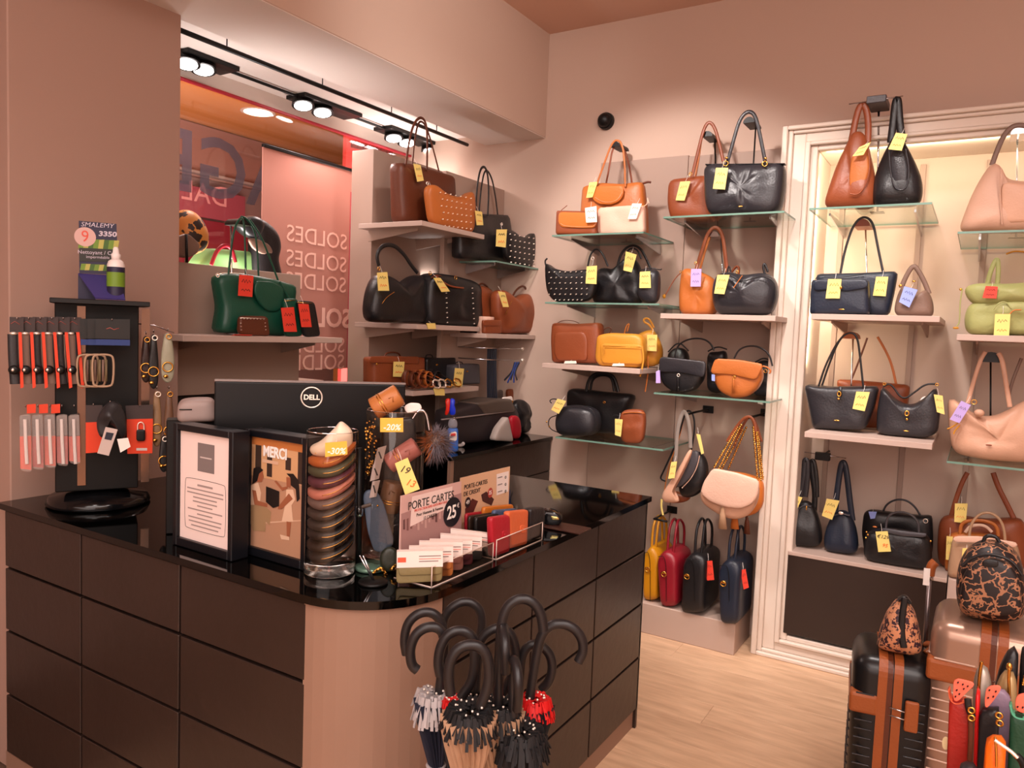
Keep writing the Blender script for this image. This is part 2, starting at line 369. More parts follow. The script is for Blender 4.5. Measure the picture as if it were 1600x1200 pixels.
# ------------------------------------------------------------------ the room
YB = 4.15; YN = 4.30; CEZ = 3.42; XB = -2.37; SOZ = 2.80
struct(box('floor', -3.45, 2.8, -3.0, 4.35, -0.06, -0.012, mat('floor_screed', '6a5040', 0.8), bev=0))
fl = bpy.data.objects['floor']
rnd = random.Random(3); xs_ = 1.25; row = 0; plank_me = None; y = 0.2
while y < 4.3:
    x = -2.0 - rnd.uniform(0, 0.9)
    while x < 2.0:
        L_ = xs_; 
        if plank_me is None:
            o = box('plank', 0.0005, L_ - 0.0005, 0.0005, 0.1895, -0.012, 0, OAK, fl, 0.0006); plank_me = o.data
        else:
            o = bpy.data.objects.new('plank', plank_me); COL.objects.link(o); o.parent = fl
        o.location = (x, y, 0); x += L_
    y += 0.19
struct(box('floor_near', -3.45, 2.8, -3.0, 0.2, -0.012, 0, mat('oak_plain', 'c39a78', 0.5), bev=0))
struct(box('ceiling', XB - 1.2, 2.8, -3.0, 4.35, CEZ, CEZ + 0.08, CEIL, bev=0))
struct(box('wall_back', -3.6, -0.88, YB, YB + 0.3, 0, CEZ, WALL, bev=0))
struct(box('trim_1', -0.88, 2.8, YB, YB + 0.3, 2.60, CEZ, WALL, bev=0))          # wall above the niche
struct(box('trim_2', -0.9, 2.8, YN, YN + 0.15, 0, 2.66, NICHE, bev=0))            # back of the niche
struct(box('wall_right', 2.8, 2.9, -3.0, 4.35, 0, CEZ, WALL, bev=0))
struct(box('wall_rear', -3.6, 2.9, -3.1, -3.0, 0, CEZ, WALL, bev=0))
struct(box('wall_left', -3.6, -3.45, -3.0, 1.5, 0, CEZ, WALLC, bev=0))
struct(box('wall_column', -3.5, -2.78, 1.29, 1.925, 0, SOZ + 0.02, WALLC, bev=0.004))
struct(box('bulkhead', XB - 0.45, XB, -3.0, YB, SOZ, CEZ + 0.02, WALL, bev=0.003))
struct(box('trim_3', -3.55, XB - 0.44, -3.0, YB, 2.86, 2.95, SOFF, bev=0))         # raised soffit
struct(box('trim_4', XB - 0.45, XB - 0.002, 1.0, YB, SOZ - 0.004, SOZ - 0.001, SOFF, bev=0))
# niche frame: a moulded surround, four stepped sides
fr = struct(empty('trim_5', (0, 0, 0)))
def mould(name, side):
    x0, x1, z0, z1 = -0.898, 1.6, 0.0, 2.652; bm = bmesh.new()
    if side in 'LR': W_ = 0.165
    else: W_ = 0.122
    prof = [(0.0, 0.16, 3.902), (0.16, 0.30, 3.918), (0.30, 0.66, 3.932), (0.66, 0.80, 3.918), (0.80, 1.0, 3.94)]
    for a, b, yf in prof:
        a *= W_; b *= W_
        if side == 'L': bx(bm, x0 + a, x0 + b, yf, YN, z0 + a * .74, z1 - a * .74, 0.004)
        if side == 'R': bx(bm, x1 - b, x1 - a, yf, YN, z0 + a * .74, z1 - a * .74, 0.004)
        if side == 'T': bx(bm, x0 + b * 1.352, x1 - b * 1.352, yf, YN, z1 - b, z1 - a, 0.004)
        if side == 'B': bx(bm, x0 + b * 1.352, x1 - b * 1.352, yf, YN, z0 + a, z0 + b, 0.004)
    return bm_obj(name, bm, MOULD, fr)
for sd in 'LRTB': mould('moulding', sd)
# taupe backing boards and slotted uprights
struct(box('trim_6', -1.975, -1.445, YB - 0.022, YB, 0.15, 2.61, PANEL, bev=0.002))
struct(box('trim_7', -1.44, -0.905, YB - 0.03, YB, 0.15, 2.60, PANEL, bev=0.002))
def upright(x, y, z0, z1, n):
    o = box('shelf_upright', x - 0.012, x + 0.012, y - 0.012, y - 0.0005, z0, z1, mat('upright_paint', '9a8276', 0.5), bev=0.001)
    tagit(o, n, 'shelf upright'); return o
upright(-0.66, YN, 0.7, 2.5, 'leftmost slotted upright in the cream framed niche')
upright(-0.30, YN, 0.7, 2.5, 'middle slotted upright in the cream framed niche')
upright(-0.02, YN, 0.7, 2.5, 'slotted upright behind the green bag in the niche')
def shelf(label, wall, cf, cb, pl, pr, kind='wood', th=None, xr=None, group='wall shelves'):
    k = {'x': cf} if wall == 'W' else {'y': cf}
    a = hit(*pl, **k); b = hit(*pr, **k); z = (a.z + b.z) / 2 if xr is None else a.z
    th = th or (0.009 if kind == 'glass' else 0.026)
    if wall == 'B': x0, x1, y0, y1 = a.x, (xr if xr is not None else b.x), cf, cb
    else: x0, x1, y0, y1 = cb, cf, a.y, min(b.y, YB - 0.002)
    r = empty('glass_shelf' if kind == 'glass' else 'wall_shelf', ((x0 + x1) / 2, (y0 + y1) / 2, z), 0, label, 'shelf', group)
    hx, hy = (x1 - x0) / 2, (y1 - y0) / 2
    if kind == 'glass':
        box('board', -hx, hx, -hy, hy, -th, 0, GSHELF, r, 0.001)
        e = 0.0015
        bm = bmesh.new(); bx(bm, -hx, hx, -hy - e, -hy, -th, 0); bx(bm, hx, hx + e, -hy, hy, -th, 0); bx(bm, -hx, hx, hy - e, hy, -th, 0); bx(bm, -hx - e, -hx, -hy, hy, -th, 0)
        bm_obj('polished_edge', bm, GEDGE, r)
    else: box('board', -hx, hx, -hy, hy, -th, 0, SHELF, r, 0.0015)
    for t in (-0.72, 0.72):                                 # brackets below
        bm = bmesh.new()
        if wall == 'B':
            V = [(t * hx - .004, hy, -th), (t * hx - .004, -hy * .6, -th), (t * hx - .004, -hy * .6, -th - .012), (t * hx - .004, hy, -th - .06)]
            V2 = [(x + .008, y, z_) for x, y, z_ in V]
        else:
            V = [(-hx, t * hy - .004, -th), (hx * .6, t * hy - .004, -th), (hx * .6, t * hy - .004, -th - .012), (-hx, t * hy - .004, -th - .06)]
            V2 = [(x, y + .008, z_) for x, y, z_ in V]
        mesh_obj('bracket', V + V2, [(0, 1, 2, 3), (7, 6, 5, 4), (0, 4, 5, 1), (1, 5, 6, 2), (2, 6, 7, 3), (3, 7, 4, 0)], PANEL if kind != 'glass' else CHROME, r, False)
    return z
YF = 3.68; YFC = 3.70
zA1 = shelf('topmost glass shelf of the left column on the back wall', 'B', YF, YB - .025, (863, 367), (1005, 362), 'glass')
zA2 = shelf('second glass shelf of the left column, under the studded black pouch', 'B', YF, YB - .025, (852, 472), (1030, 474), 'glass')
zA3 = shelf('taupe board shelf under the brown and yellow bags', 'B', YF, YB - .025, (847, 567), (1000, 577))
zA4 = shelf('lowest glass shelf of the left column, under the black backpack', 'B', YF, YB - .025, (868, 685), (1036, 699), 'glass')
zB1 = shelf('highest glass shelf on the back wall, under the big black shopper', 'B', YF, YB - .032, (1037, 338), (1225, 330), 'glass')
zB2 = shelf('taupe board shelf under the orange tote and black duffel', 'B', YF, YB - .032, (1032, 489), (1212, 494))
zB3 = shelf('glass shelf under the two saddle bags', 'B', YF, YB - .032, (1022, 614), (1203, 626), 'glass')
zC1 = shelf('glass shelf under the brown and black slouch bags at the top of the niche', 'B', YFC, YN - .015, (1265, 325), (1456, 316), 'glass')
zC2 = shelf('taupe shelf in the niche under the navy bag and taupe pouch', 'B', YFC, YN - .015, (1268, 491), (1469, 493))
zC3 = shelf('taupe shelf in the niche under two black handbags', 'B', YFC, YN - .015, (1257, 676), (1457, 692))
zD1 = shelf('glass shelf under the large nude slouch bag at the right edge', 'B', YFC, YN - .015, (1497, 362), (1600, 360), 'glass', xr=0.45)
zD2 = shelf('taupe shelf under the pistachio green bag', 'B', YFC, YN - .015, (1495, 522), (1600, 527), xr=0.45)
zD3 = shelf('glass shelf under the blush pink gathered bag', 'B', YFC, YN - .015, (1480, 720), (1600, 733), 'glass', xr=0.45)
XS = -2.45; XT = -2.385
zS1 = shelf('taupe shelf by the window under the tall brown tote', 'W', XS, -2.88, (659, 343), (757, 368))
zS2 = shelf('taupe shelf by the window under the two large black bags', 'W', XS, -2.88, (652, 504), (750, 513))
zS3 = shelf('lowest taupe shelf by the window, under the belts', 'W', XS, -2.88, (645, 611), (748, 604))
zT1 = shelf('glass shelf beside the corner under the black tote and studded pouch', 'W', XT, -2.64, (775, 407), (850, 421), 'glass')
zT2 = shelf('taupe shelf beside the corner under the brown slouch bag', 'W', XT, -2.64, (760, 520), (837, 525))
XL = -2.65
zL = shelf('long taupe shelf beside the column under the green tote', 'W', XL, -2.94, (286, 522), (535, 529))
# shelving boards standing at the window
def tboard(x, y0, y1, z1, label, th=0.05):
    o = box('display_board', x - th, x, y0, y1, 0.962 if x > -2.95 else 1.265, z1, PANEL, bev=0.002); tagit(o, label, 'board', 'taupe boards in front of the window'); return o
pS = hit(584, 232, x=-2.9)
tboard(-2.9, pS.y, YB - .01, pS.z, 'tall taupe board behind the tall brown tote and belts', 0.16)
pT = hit(797, 300, x=-2.65)
tboard(-2.65, 3.52, YB - .01, pT.z, 'taupe board in the corner behind the black tote', 0.03)
pL = hit(470, 430, x=-2.95)
tboard(-2.95, 1.95, pL.y, pL.z, 'low taupe board behind the green tote', 0.04)
# platform
pf = empty('display_plinth', (-1.5, 3.98, 0), 0, 'low taupe plinth on the floor under the row of bowling bags', 'plinth')
box('plinth_body', -0.6, 0.54, -0.16, 0.145, 0, 0.165, mat('plinth_laminate', 'b59c8e', 0.55), pf, 0.003)
# niche lower cabinet
zc4 = (hit(1226, 862, y=3.93).z + hit(1480, 902, y=3.93).z) / 2
nb = empty('low_cabinet', (-0.4, 4.1, 0.135), 0, 'matt black low cabinet with a taupe top at the foot of the niche', 'cabinet')
xr4 = hit(1480, 902, y=3.93).x
box('carcass', -0.35, xr4 + 0.4, -0.165, 0.19, 0, zc4 - 0.135 - 0.02, BLACKP, nb, 0.002)
box('cabinet_top', -0.35, xr4 + 0.4, -0.17, 0.19, zc4 - 0.135 - 0.02, zc4 - 0.135, SHELF, nb, 0.002)
nb2 = empty('low_cabinet', (0.3, 4.1, 0.135), 0, 'taupe low cabinet at the foot of the niche behind the suitcases', 'cabinet')
box('carcass', xr4 + 0.004 - 0.3, 0.6, -0.165, 0.19, 0, zc4 - 0.135, SHELF, nb2, 0.002)

# ------------------------------------------------------------------ window, soffit, spots
XW = -3.45
wd = struct(empty('window_1', (XW, 3.0, 0)))
box('pane', -0.006, 0, -1.08, 1.15, 0.9, 2.79, glass_mat('window_glass', 'f0e4e0'), wd, 0)
box('window_frame', -0.03, 0.02, -1.08, 1.15, 2.785, 2.86, SOFF, wd, 0.001)
box('red_edge_strip', 0.0, 0.022, -1.08, 1.15, 2.773, 2.786, mat('red_film', 'b02838', 0.4), wd, 0.001, label='thin red strip along the window head')
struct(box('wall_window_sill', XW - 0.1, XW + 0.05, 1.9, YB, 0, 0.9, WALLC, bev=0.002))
def lamp_unit(pa, pb, lamps, label):
    a = hit(*pa, z=2.858); b = hit(*pb, z=2.858); cy = (a.y + b.y) / 2
    r = empty('recessed_spotlight', (-3.30, cy, 2.858), 0, label, 'spotlight', 'window spotlights')
    hy = (b.y - a.y) / 2
    box('frame_plate', -0.075, 0.075, -hy, hy, -0.02, 0, BLKM, r, 0.002)
    for lp in lamps:
        c = hit(*lp, z=2.83); ly = c.y - cy
        M = Matrix.Translation((-0.0, ly, -0.03)) @ Matrix.Rotation(-0.22, 4, 'Y') @ Matrix.Rotation(-0.12, 4, 'X')
        bm = bmesh.new(); bmesh.ops.create_cone(bm, cap_ends=True, segments=24, radius1=0.062, radius2=0.055, depth=0.045, matrix=M); lb = bm_obj('lamp_housing', bm, BLKM, r)
        bm = bmesh.new(); bmesh.ops.create_cone(bm, cap_ends=True, segments=24, radius1=0.047, radius2=0.047, depth=0.004, matrix=M @ Matrix.Translation((0, 0, -0.0245)))
        bm_obj('lamp_lens', bm, mat('lamp_glow', 'ffffff', 0.5, emit='fff4f0', estr=14), lb)
lamp_unit((262, 82), (352, 110), [(308, 104), (278, 96)], 'black twin spotlight in the soffit nearest the column')
lamp_unit((432, 152), (528, 184), [(462, 161), (492, 172)], 'black twin spotlight in the middle of the window soffit')
lamp_unit((578, 200), (648, 226), [(606, 212), (630, 219)], 'black twin spotlight behind the tall brown tote handles')
lamp_unit((655, 226), (685, 238), [(668, 232)], 'small black spotlight at the far end of the soffit')
def rod(label, x, z, y0, y1, r, hang):
    t = empty('curtain_rail', (x, (y0 + y1) / 2, z), 0, label, 'rail'); h = (y1 - y0) / 2
    tube('rail', [(0, -h, 0), (0, h, 0)], r, r, BLKM, t, (1, 0, 0), 8, False, None, 0)
    for f in hang: tube('hanger_wire', [(0, -h + 2 * h * f, 0), (0, -h + 2 * h * f, 2.86 - z)], 0.003, 0.003, BLKM, t, (1, 0, 0), 5, False, None, 0)
rod('long black rail hanging under the window soffit', -2.93, 2.80, 1.9, YB - 0.04, 0.011, (0.16, 0.42, 0.66, 0.85))
rod('thin black lighting track between the window spotlights', -3.29, 2.845, 1.9, 4.05, 0.008, (0.3, 0.9))
# banner hanging in the window
PINK = mat('pink_banner_cloth', 'bc8274', 0.8); 
bpl = hit(415, 235, x=-3.30); bpr = hit(560, 268, x=-3.30)
bn = empty('hanging_banner', (-3.30, (bpl.y + bpr.y) / 2, bpr.z), 0, 'pink sale banner hanging in the window seen from behind', 'banner')
bh = (bpr.y - bpl.y) / 2 + 0.02; bz = (bpl.z + bpr.z) / 2 - bpr.z
box('banner_cloth', -0.002, 0.002, -bh, bh + 0.1, -1.2, bz, PINK, bn, 0)
box('banner_side', 0.002, 0.004, bh - 0.085, bh + 0.1, -1.2, bz - 0.12, mat('red_cloth', 'b02c44', 0.7), bn, 0, label='darker red side band')
box('top_bar', -0.01, 0.01, -bh, bh + 0.1, bz, bz + 0.018, BLKM, bn, 0.002)
PALE = mat('pale_pink_print', 'f0c0b0', 0.8)
for k, (py, bold) in enumerate(((368, 0), (405, 0), (438, 0), (492, 0.004), (535, 0), (562, 0))):
    q = hit(500, py + 0, x=-3.30)
    text_obj('SOLDES', 0.155 if k == 3 else 0.13, PALE, bn, (0.005, 0.03, q.z - bpr.z - 0.02), (PI / 2, 0, -PI / 2), 'lettering', 0.0004, 'CENTER', 1.05, 0, bold)
# big letters on the glass, mirrored from inside
q = hit(470, 290, x=XW + 0.01); text_obj('BAGAGES', 0.43, mat('grey_vinyl', '40343c', 0.9, alpha=0.55), wd, (0.004, q.y - 3.0 - 0.17, q.z - 0.03), (PI / 2, 0, -PI / 2), 'window_lettering', 0.0005, 'CENTER', 1.0, 0, 0.006)
# ------------------------------------------------------------------ outside in the arcade
area('arcade_fill_light', (-4.6, 4.6, 1.6), (-8.2, 4.8, 3.4), 230, 4, 2.0, (1.0, 0.82, 0.72))  # added lamp with its unseen back to the window, brightens arcade wall and ceiling
XO = -8.6
def ocard(name, px, mt, dx=0.0, label=None, cat='sign', th=0.05, k='thing'):
    P = [hit(x, y, x=XO + dx) for x, y in px]; cy = sum(p.y for p in P) / len(P); cz = sum(p.z for p in P) / len(P)
    y0, y1 = min(p.y for p in P), max(p.y for p in P); z0, z1 = min(p.z for p in P), max(p.z for p in P)
    o = box(name, XO + dx - th, XO + dx, y0, y1, z0, z1, mt, bev=0)
    if k == 'thing': tagit(o, label, cat)
    else: o['kind'] = 'structure'
    return o, y0, y1, z0, z1
zo = (hit(284, 172, x=XO).z + hit(530, 265, x=XO).z) / 2
struct(box('ceiling_arcade', XO - 0.5, XW - 0.12, 0.5, 30, zo, zo + 0.1, mat('arcade_ceiling', 'd89858', 0.8), bev=0))
struct(box('floor_arcade', XO - 0.5, XW - 0.12, 0.5, 30, -0.1, 0, mat('arcade_floor', '8a7468', 0.6), bev=0))
struct(box('wall_arcade', XO - 0.3, XO - 0.1, 0.5, 30, 0, zo, mat('arcade_wall', '8a7472', 0.7), bev=0))
yL = hit(270, 200, x=XO).y - 1.0; yR = hit(520, 240, x=XO).y
def zz(px, py): return hit(px, py, x=XO).z
o = box('fascia', XO - 0.1, XO, yL, yR, zz(350, 285), zo - 0.02, mat('mauve_fascia', '9a766e', 0.6)); tagit(o, 'mauve fascia of the shop across the arcade', 'fascia')
o = box('fascia_trim', XO, XO + 0.12, yL, yR, zz(350, 283), zz(350, 279), mat('silver_trim', 'c0b8b8', 0.35, 0.4)); tagit(o, 'thin pale ledge under the mauve fascia', 'ledge')
rs = empty('shop_sign', (XO + 0.02, hit(330, 310, x=XO).y, zz(330, 310)), 0, 'magenta red sign with pale reversed letters across the arcade', 'sign')
yy1 = hit(378, 310, x=XO).y - rs.location.y
box('sign_board', 0, 0.05, yL - rs.location.y, yy1, zz(330, 343) - rs.location.z, zz(330, 298) - rs.location.z, mat('magenta_sign', '98485a', 0.6), rs)
text_obj('DALLO', 0.36, mat('pale_rose', 'd89aa0', 0.6), rs, (0.06, yy1 - 0.28, 0.02), (PI / 2, 0, -PI / 2), 'lettering', 0.002, 'LEFT')
o = box('shop_awning', XO - 0.05, XO + 0.1, yL, hit(410, 360, x=XO).y, 0.0, zz(330, 347), mat('crimson', '7c1c30', 0.6)); tagit(o, 'crimson panel below the magenta sign across the arcade', 'panel')
o = box('arcade_pillar', XO, XO + 0.2, hit(528, 250, x=XO).y, hit(541, 250, x=XO).y, 0, zo - 0.01, mat('ochre', 'd09050', 0.7)); tagit(o, 'ochre pillar at the right end of the mauve fascia', 'pillar')
XG = -5.6; g0 = hit(541, 240, x=XG); g1 = hit(700, 262, x=XG); gz = hit(560, 300, x=XG).z
gp = empty('grille_panel', (XG, g0.y, 0), 0, 'red hanging panel with a dark grille in the arcade', 'panel')
box('red_board', -0.05, 0, 0, g1.y - g0.y + 2, 0.0, zo - 0.01, mat('coral_red', 'b84444', 0.6), gp)
for i in range(8):
    q0 = hit(548 + i * 9, 222 + i * 2, x=XG); q1 = hit(553 + i * 9, 229 + i * 2, x=XG); box('grille_slat', 0, 0.03, q0.y - g0.y, q1.y - g0.y + .02, q1.z - .02, q0.z, mat('dark_red', '5c1c20', 0.6), gp)
dl = hit(403, 175, z=zo); r = empty('arcade_downlight', (dl.x, dl.y, zo), 0, 'round downlight in the orange arcade ceiling', 'downlight')
bm = bmesh.new(); bmesh.ops.create_cone(bm, cap_ends=True, segments=24, radius1=0.16, radius2=0.16, depth=0.01, matrix=Matrix.Translation((0, 0, -0.006))); bm_obj('lens', bm, mat('downlight_glow', 'ffffff', 0.5, emit='ffe8c8', estr=5), r)
bm = bmesh.new(); bmesh.ops.create_cone(bm, cap_ends=True, segments=24, radius1=0.2, radius2=0.2, depth=0.008, matrix=Matrix.Translation((0, 0, -0.002))); bm_obj('rim', bm, SOFF, r)

# ------------------------------------------------------------------ the counter
YC = 1.26; XC = -1.095; RC = 0.235; TOPZ = 0.96
ct = empty('sales_counter', (-1.9, 1.6, 0), 0, 'black wood panelled sales counter with a rounded taupe corner', 'counter')
cx, cy = ct.location.x, ct.location.y
def arc(r, n=12):
    return [(XC - RC + r * math.sin(a), YC + RC - r * math.cos(a)) for a in [i / n * PI / 2 for i in range(n + 1)]]
def prism(name, pts, z0, z1, mt, parent, ox=0, oy=0, bev=0, smooth=False, label=None):
    n = len(pts); bm = bmesh.new(); lo = [bm.verts.new((x - ox, y - oy, z0)) for x, y in pts]; hi = [bm.verts.new((x - ox, y - oy, z1)) for x, y in pts]
    bm.faces.new(lo[::-1]); bm.faces.new(hi)
    for i in range(n): bm.faces.new((lo[i], lo[(i + 1) % n], hi[(i + 1) % n], hi[i]))
    return bm_obj(name, bm, mt, parent, smooth, label)
inn = [(-1.74, 2.85), (-1.74, 1.925), (-2.775, 1.925)]
prism('carcass', [(-2.775, YC + 0.02)] + arc(RC - 0.02) + [(XC - 0.02, 2.85)] + inn, 0.0, 0.935, mat('carcass_black', '120e0d', 0.6), ct, cx, cy)
rowz = [0.938, 0.741, 0.522, 0.299, 0.09]
xs = [-2.757, -2.291, -1.806, -1.320]; g = 0.0045
first = None
for i in range(3):
    for j in range(4):
        box('drawer_front', xs[i] + g - cx, xs[i + 1] - g - cx, YC - cy, YC + 0.02 - cy, rowz[j + 1] + g, rowz[j] - g, BLACKP, ct, 0.0015)
ys = [1.497, 1.954, 2.406, 2.866]
for i in range(3):
    for j in range(4):
        box('drawer_front', XC - 0.02 - cx, XC - cx, ys[i] + g - cy, ys[i + 1] - g - cy, rowz[j + 1] + g - (0.01 if j == 3 else 0), rowz[j] - g, BLACKP, ct, 0.0015)
A_ = arc(RC); B_ = arc(RC - 0.02)
prism('curved_corner_panel', A_ + B_[::-1], 0.0, 0.938, TAUPE, ct, cx, cy, label='rounded taupe corner panel')
box('plinth', -2.775 - cx, -1.33 - cx, YC + 0.02 - cy - 0.012, YC + 0.04 - cy, 0, 0.085, TAUPE, ct, 0, label='taupe plinth')
box('plinth', XC - 0.03 - cx, XC - 0.012 - cx, 1.5 - cy, 2.85 - cy, 0, 0.078, TAUPE, ct, 0, label='taupe plinth')
box('end_panel', -1.74 - cx, XC - cx, 2.85 - cy, 2.866 - cy, 0, 0.938, BLACKP, ct, 0.001)
tp = prism('countertop', [(-2.778, YC - 0.012)] + arc(RC + 0.012) + [(XC + 0.012, 2.875), (-1.75, 2.875), (-1.75, 1.93), (-2.778, 1.93)], 0.94, TOPZ, BLACKG, None)
tagit(tp, 'glossy black glass countertop on the sales counter', 'countertop')
# back cabinet with glossy top
XK = -2.24; k0 = 3.09
kc = empty('back_cabinet', (-2.8, 3.6, 0), 0, 'black drawer cabinet with a glossy top in the corner behind the till', 'cabinet')
box('carcass', -0.6, XK - 0.02 + 2.8, k0 - 3.6, YB - 3.605, 0, 0.935, mat('carcass_black', '120e0d'), kc, 0)
box('glossy_top', -0.6, XK + 0.01 + 2.8, k0 - 0.01 - 3.6, YB - 3.602, 0.937, 0.957, BLACKG, kc, 0.001)
for j in range(4): box('drawer_front', XK - 0.02 + 2.8, XK + 2.8, k0 - 3.6 + 0.03, YB - 3.61, rowz[j + 1] + .003, rowz[j] - .003, BLACKP, kc, 0.0015)
box('side_panel', XK - 0.5 + 2.8, XK + 2.8, k0 - 3.6 - 0.0, k0 - 3.6 + 0.028, 0, 0.935, TAUPE, kc, 0.001, label='taupe side panel')
kd = empty('side_cabinet', (-3.0, 2.45, 0), 0, 'black topped cabinet below the window shelf beside the column', 'cabinet')
box('carcass', -0.22, 0.1, -0.5, 0.55, 0, 1.22, mat('carcass_black', '120e0d'), kd, 0.002)
box('cabinet_top', -0.22, 0.04, -0.5, 0.56, 1.22, 1.262, BLKM, kd, 0.002)
# ------------------------------------------------------------------ bags on the back wall
BRN = leather('8a4526'); TAN = leather('b8672e'); ORG = leather('c8702c'); YEL = leather('d08c2e'); BLK = leather('1b191b', 0.36); BLK2 = leather('2a282c', 0.33)
DBR = leather('5e2e1a'); NAVY = leather('1d2433', 0.4); TAU = leather('7a5f52', 0.5); CRM = leather('e2b8a2', 0.45); BLUSH = leather('cf9f84', 0.45); NUDE = leather('c89c84', 0.5)
PIST = leather('a3a468', 0.5); BURG = leather('8a1826', 0.36); GREEN = leather('124a38', 0.4); MUST = leather('c8860e', 0.42); BEIGE = leather('b08a6c', 0.45); GREY = leather('4a474c', 0.4)
SLV = mat('silver_metal', 'fff0e2', 0.3, 0.7)
def hanger(label, wall, c, apex, foot, z, mt=CHROME, r=0.028, cap=None, back=0.115):
    """bag rest: a thin stem with a half-disc cap that holds up the handles"""
    h = Item('handle_rest', label, 'handle rest', wall, c, foot, z, 'handle rests')
    a = h.L(*apex); 
    tube('stem', [(0, back, 0.0), (a.x, back, a.z - 0.02)], 0.004, 0.004, mt, h.root, (0, 1, 0), 8, False, None, 0)
    P = [Vector((a.x + math.cos(t) * r, 0, a.z - 0.028 + math.sin(t) * r)) for t in [PI * i / 10 for i in range(11)]]
    for q in P: q.y = 0
    V, F = slabpoly([Vector((p.x, 0, p.z)) for p in P], -0.02, back + 0.004); mesh_obj('rest_cap', V, F, cap or mt, h.root, False)
    bm = bmesh.new(); bx(bm, -0.03, 0.03, back - 0.01, back + 0.01, 0, 0.004, 0.001); bm_obj('foot_plate', bm, mt, h.root)
    return h
# --- column A
b = bag('orange tote with long handles and a stitched flap pocket on the top glass shelf', 'B', 3.94, (960, 360), zA1, 'bags on the left column', 'tote_bag', 'bag')
b.body([(912, 292), (940, 286), (975, 288), (1006, 284), (1011, 330), (1012, 372), (912, 372), (909, 340)], 0.13, TAN, 4, topthin=0.35, wob=0.008)
b.strap([(931, 292), (944, 256), (955, 226), (963, 218), (972, 224), (976, 250), (977, 292)], 0.012, 0.006, TAN, off=0.05)
b.strap([(946, 292), (952, 262), (957, 232), (966, 224), (977, 236), (984, 262), (988, 290)], 0.011, 0.006, BRN, off=-0.03)
b.piece([(929, 291), (974, 290), (975, 304), (968, 315), (955, 320), (936, 319), (925, 311)], ORG, 'flap_pocket', th=0.014)
b.strap([(930, 308), (940, 315), (955, 316), (966, 311), (972, 300)], 0.0015, 0.0015, CRM, 'stitching', off=0.078)
b.strap([(1004, 287), (1012, 284), (1017, 285)], 0.012, 0.012, DBR, 'zip_end', off=0.0)
b.tag([(921, 285), (934, 284), (926, 308), (916, 309)])
hanger('chrome handle rest inside the handles of the orange tote', 'B', 3.97, (963, 222), (966, 372), zA1, BLKM)
b = bag('small rectangular cognac wallet bag with stitched flap in front of the orange tote', 'B', 3.76, (903, 362), zA1, 'bags on the left column', 'wallet_bag', 'bag')
b.body([(873, 330), (934, 331), (935, 364), (872, 364)], 0.08, BRN, 8, wob=0.002)
b.piece([(873, 331), (933, 332), (933, 348), (928, 354), (878, 353), (872, 347)], ORG, 'flap', th=0.012)
b.strap([(876, 347), (882, 351), (926, 352), (931, 347)], 0.0015, 0.0015, CRM, 'stitching', off=0.05)
b.strap([(872, 340), (874, 331), (886, 322)], 0.004, 0.004, BRN, 'strap', off=-0.02)
b = bag('flat cream pink pouch bag lit brightly beside the cognac wallet bag', 'B', 3.78, (972, 362), zA1, 'bags on the left column', 'pouch', 'bag')
b.body([(936, 325), (965, 323), (1008, 320), (1009, 361), (972, 363), (935, 362)], 0.06, CRM, 5, wob=0.006)
b.strap([(938, 326), (970, 323), (1007, 321)], 0.003, 0.004, GOLD, 'zip', off=0.02)
b.strap([(1007, 322), (1012, 318), (1011, 308), (1014, 318)], 0.005, 0.004, CRM, 'strap', off=0.0)
b.tag([(988, 318), (1003, 318), (994, 340), (981, 340)], 'w')
Item_w = bag('white swing tag card standing between the cognac wallet and cream pouch', 'B', 3.70, (924, 346), None, None, 'price_card', 'tag')
Item_w.d = 0.0; Item_w.tag([(914, 325), (932, 322), (933, 347), (916, 348)], 'w', 0.0)
b = bag('black pouch covered in rows of silver studs on the second glass shelf', 'B', 3.80, (888, 472), zA2, 'bags on the left column', 'studded_pouch', 'bag')
b.body([(853, 408), (862, 418), (885, 424), (914, 421), (932, 420), (934, 445), (925, 468), (900, 472), (870, 472), (856, 458), (853, 432)], 0.07, BLK, 3.4, wob=0.002)
b.studs([(858 + 3 * (r % 2), 425 + 8.4 * r, 917 + (0 if r < 5 else -8), 424 + 8.6 * r, 8) for r in range(6)], SLV, 0.037, 0.005)
b.strap([(854, 418), (851, 408), (855, 404)], 0.01, 0.006, BLK, 'strap_end')
b.strap([(918, 418), (922, 398), (931, 388), (941, 395), (950, 416)], 0.011, 0.008, BLK, 'strap', off=-0.02)
b.ring(926, 404, 0.008, SLV, 0.02)
b.tag([(917, 416), (933, 415), (932, 443), (915, 442)])
b = bag('gathered black hobo with a looped shoulder handle beside the studded pouch', 'B', 3.92, (968, 472), zA2, 'bags on the left column', 'hobo_bag', 'bag')
b.body([(930, 424), (944, 416), (958, 421), (968, 412), (984, 398), (998, 410), (1006, 432), (1006, 472), (928, 472), (926, 450)], 0.13, BLK, 2.6, wob=0.02, wsc=14, pleats=[(984, 405, 962, 455, 0.012, 0.02), (970, 420, 990, 465, 0.012, 0.018)])
b.strap([(964, 418), (970, 396), (983, 384), (999, 386), (1010, 404), (1019, 424)], 0.014, 0.01, BLK, off=0.0)
b.strap([(976, 400), (984, 388), (996, 390), (1002, 404)], 0.010, 0.008, BLK, off=0.03)
b.tag([(978, 393), (995, 398), (987, 424), (974, 421)])
b = bag('small upright black pouch at the right end of the second glass shelf', 'B', 3.76, (1014, 476), zA2, 'bags on the left column', 'small_handbag', 'handbag')
b.body([(999, 424), (1015, 420), (1031, 422), (1031, 450), (1028, 478), (1003, 476), (997, 455)], 0.09, BLK2, 3, wob=0.01)
b.strap([(1001, 422), (1016, 418), (1032, 422), (1034, 420)], 0.006, 0.006, BLK, 'zip')
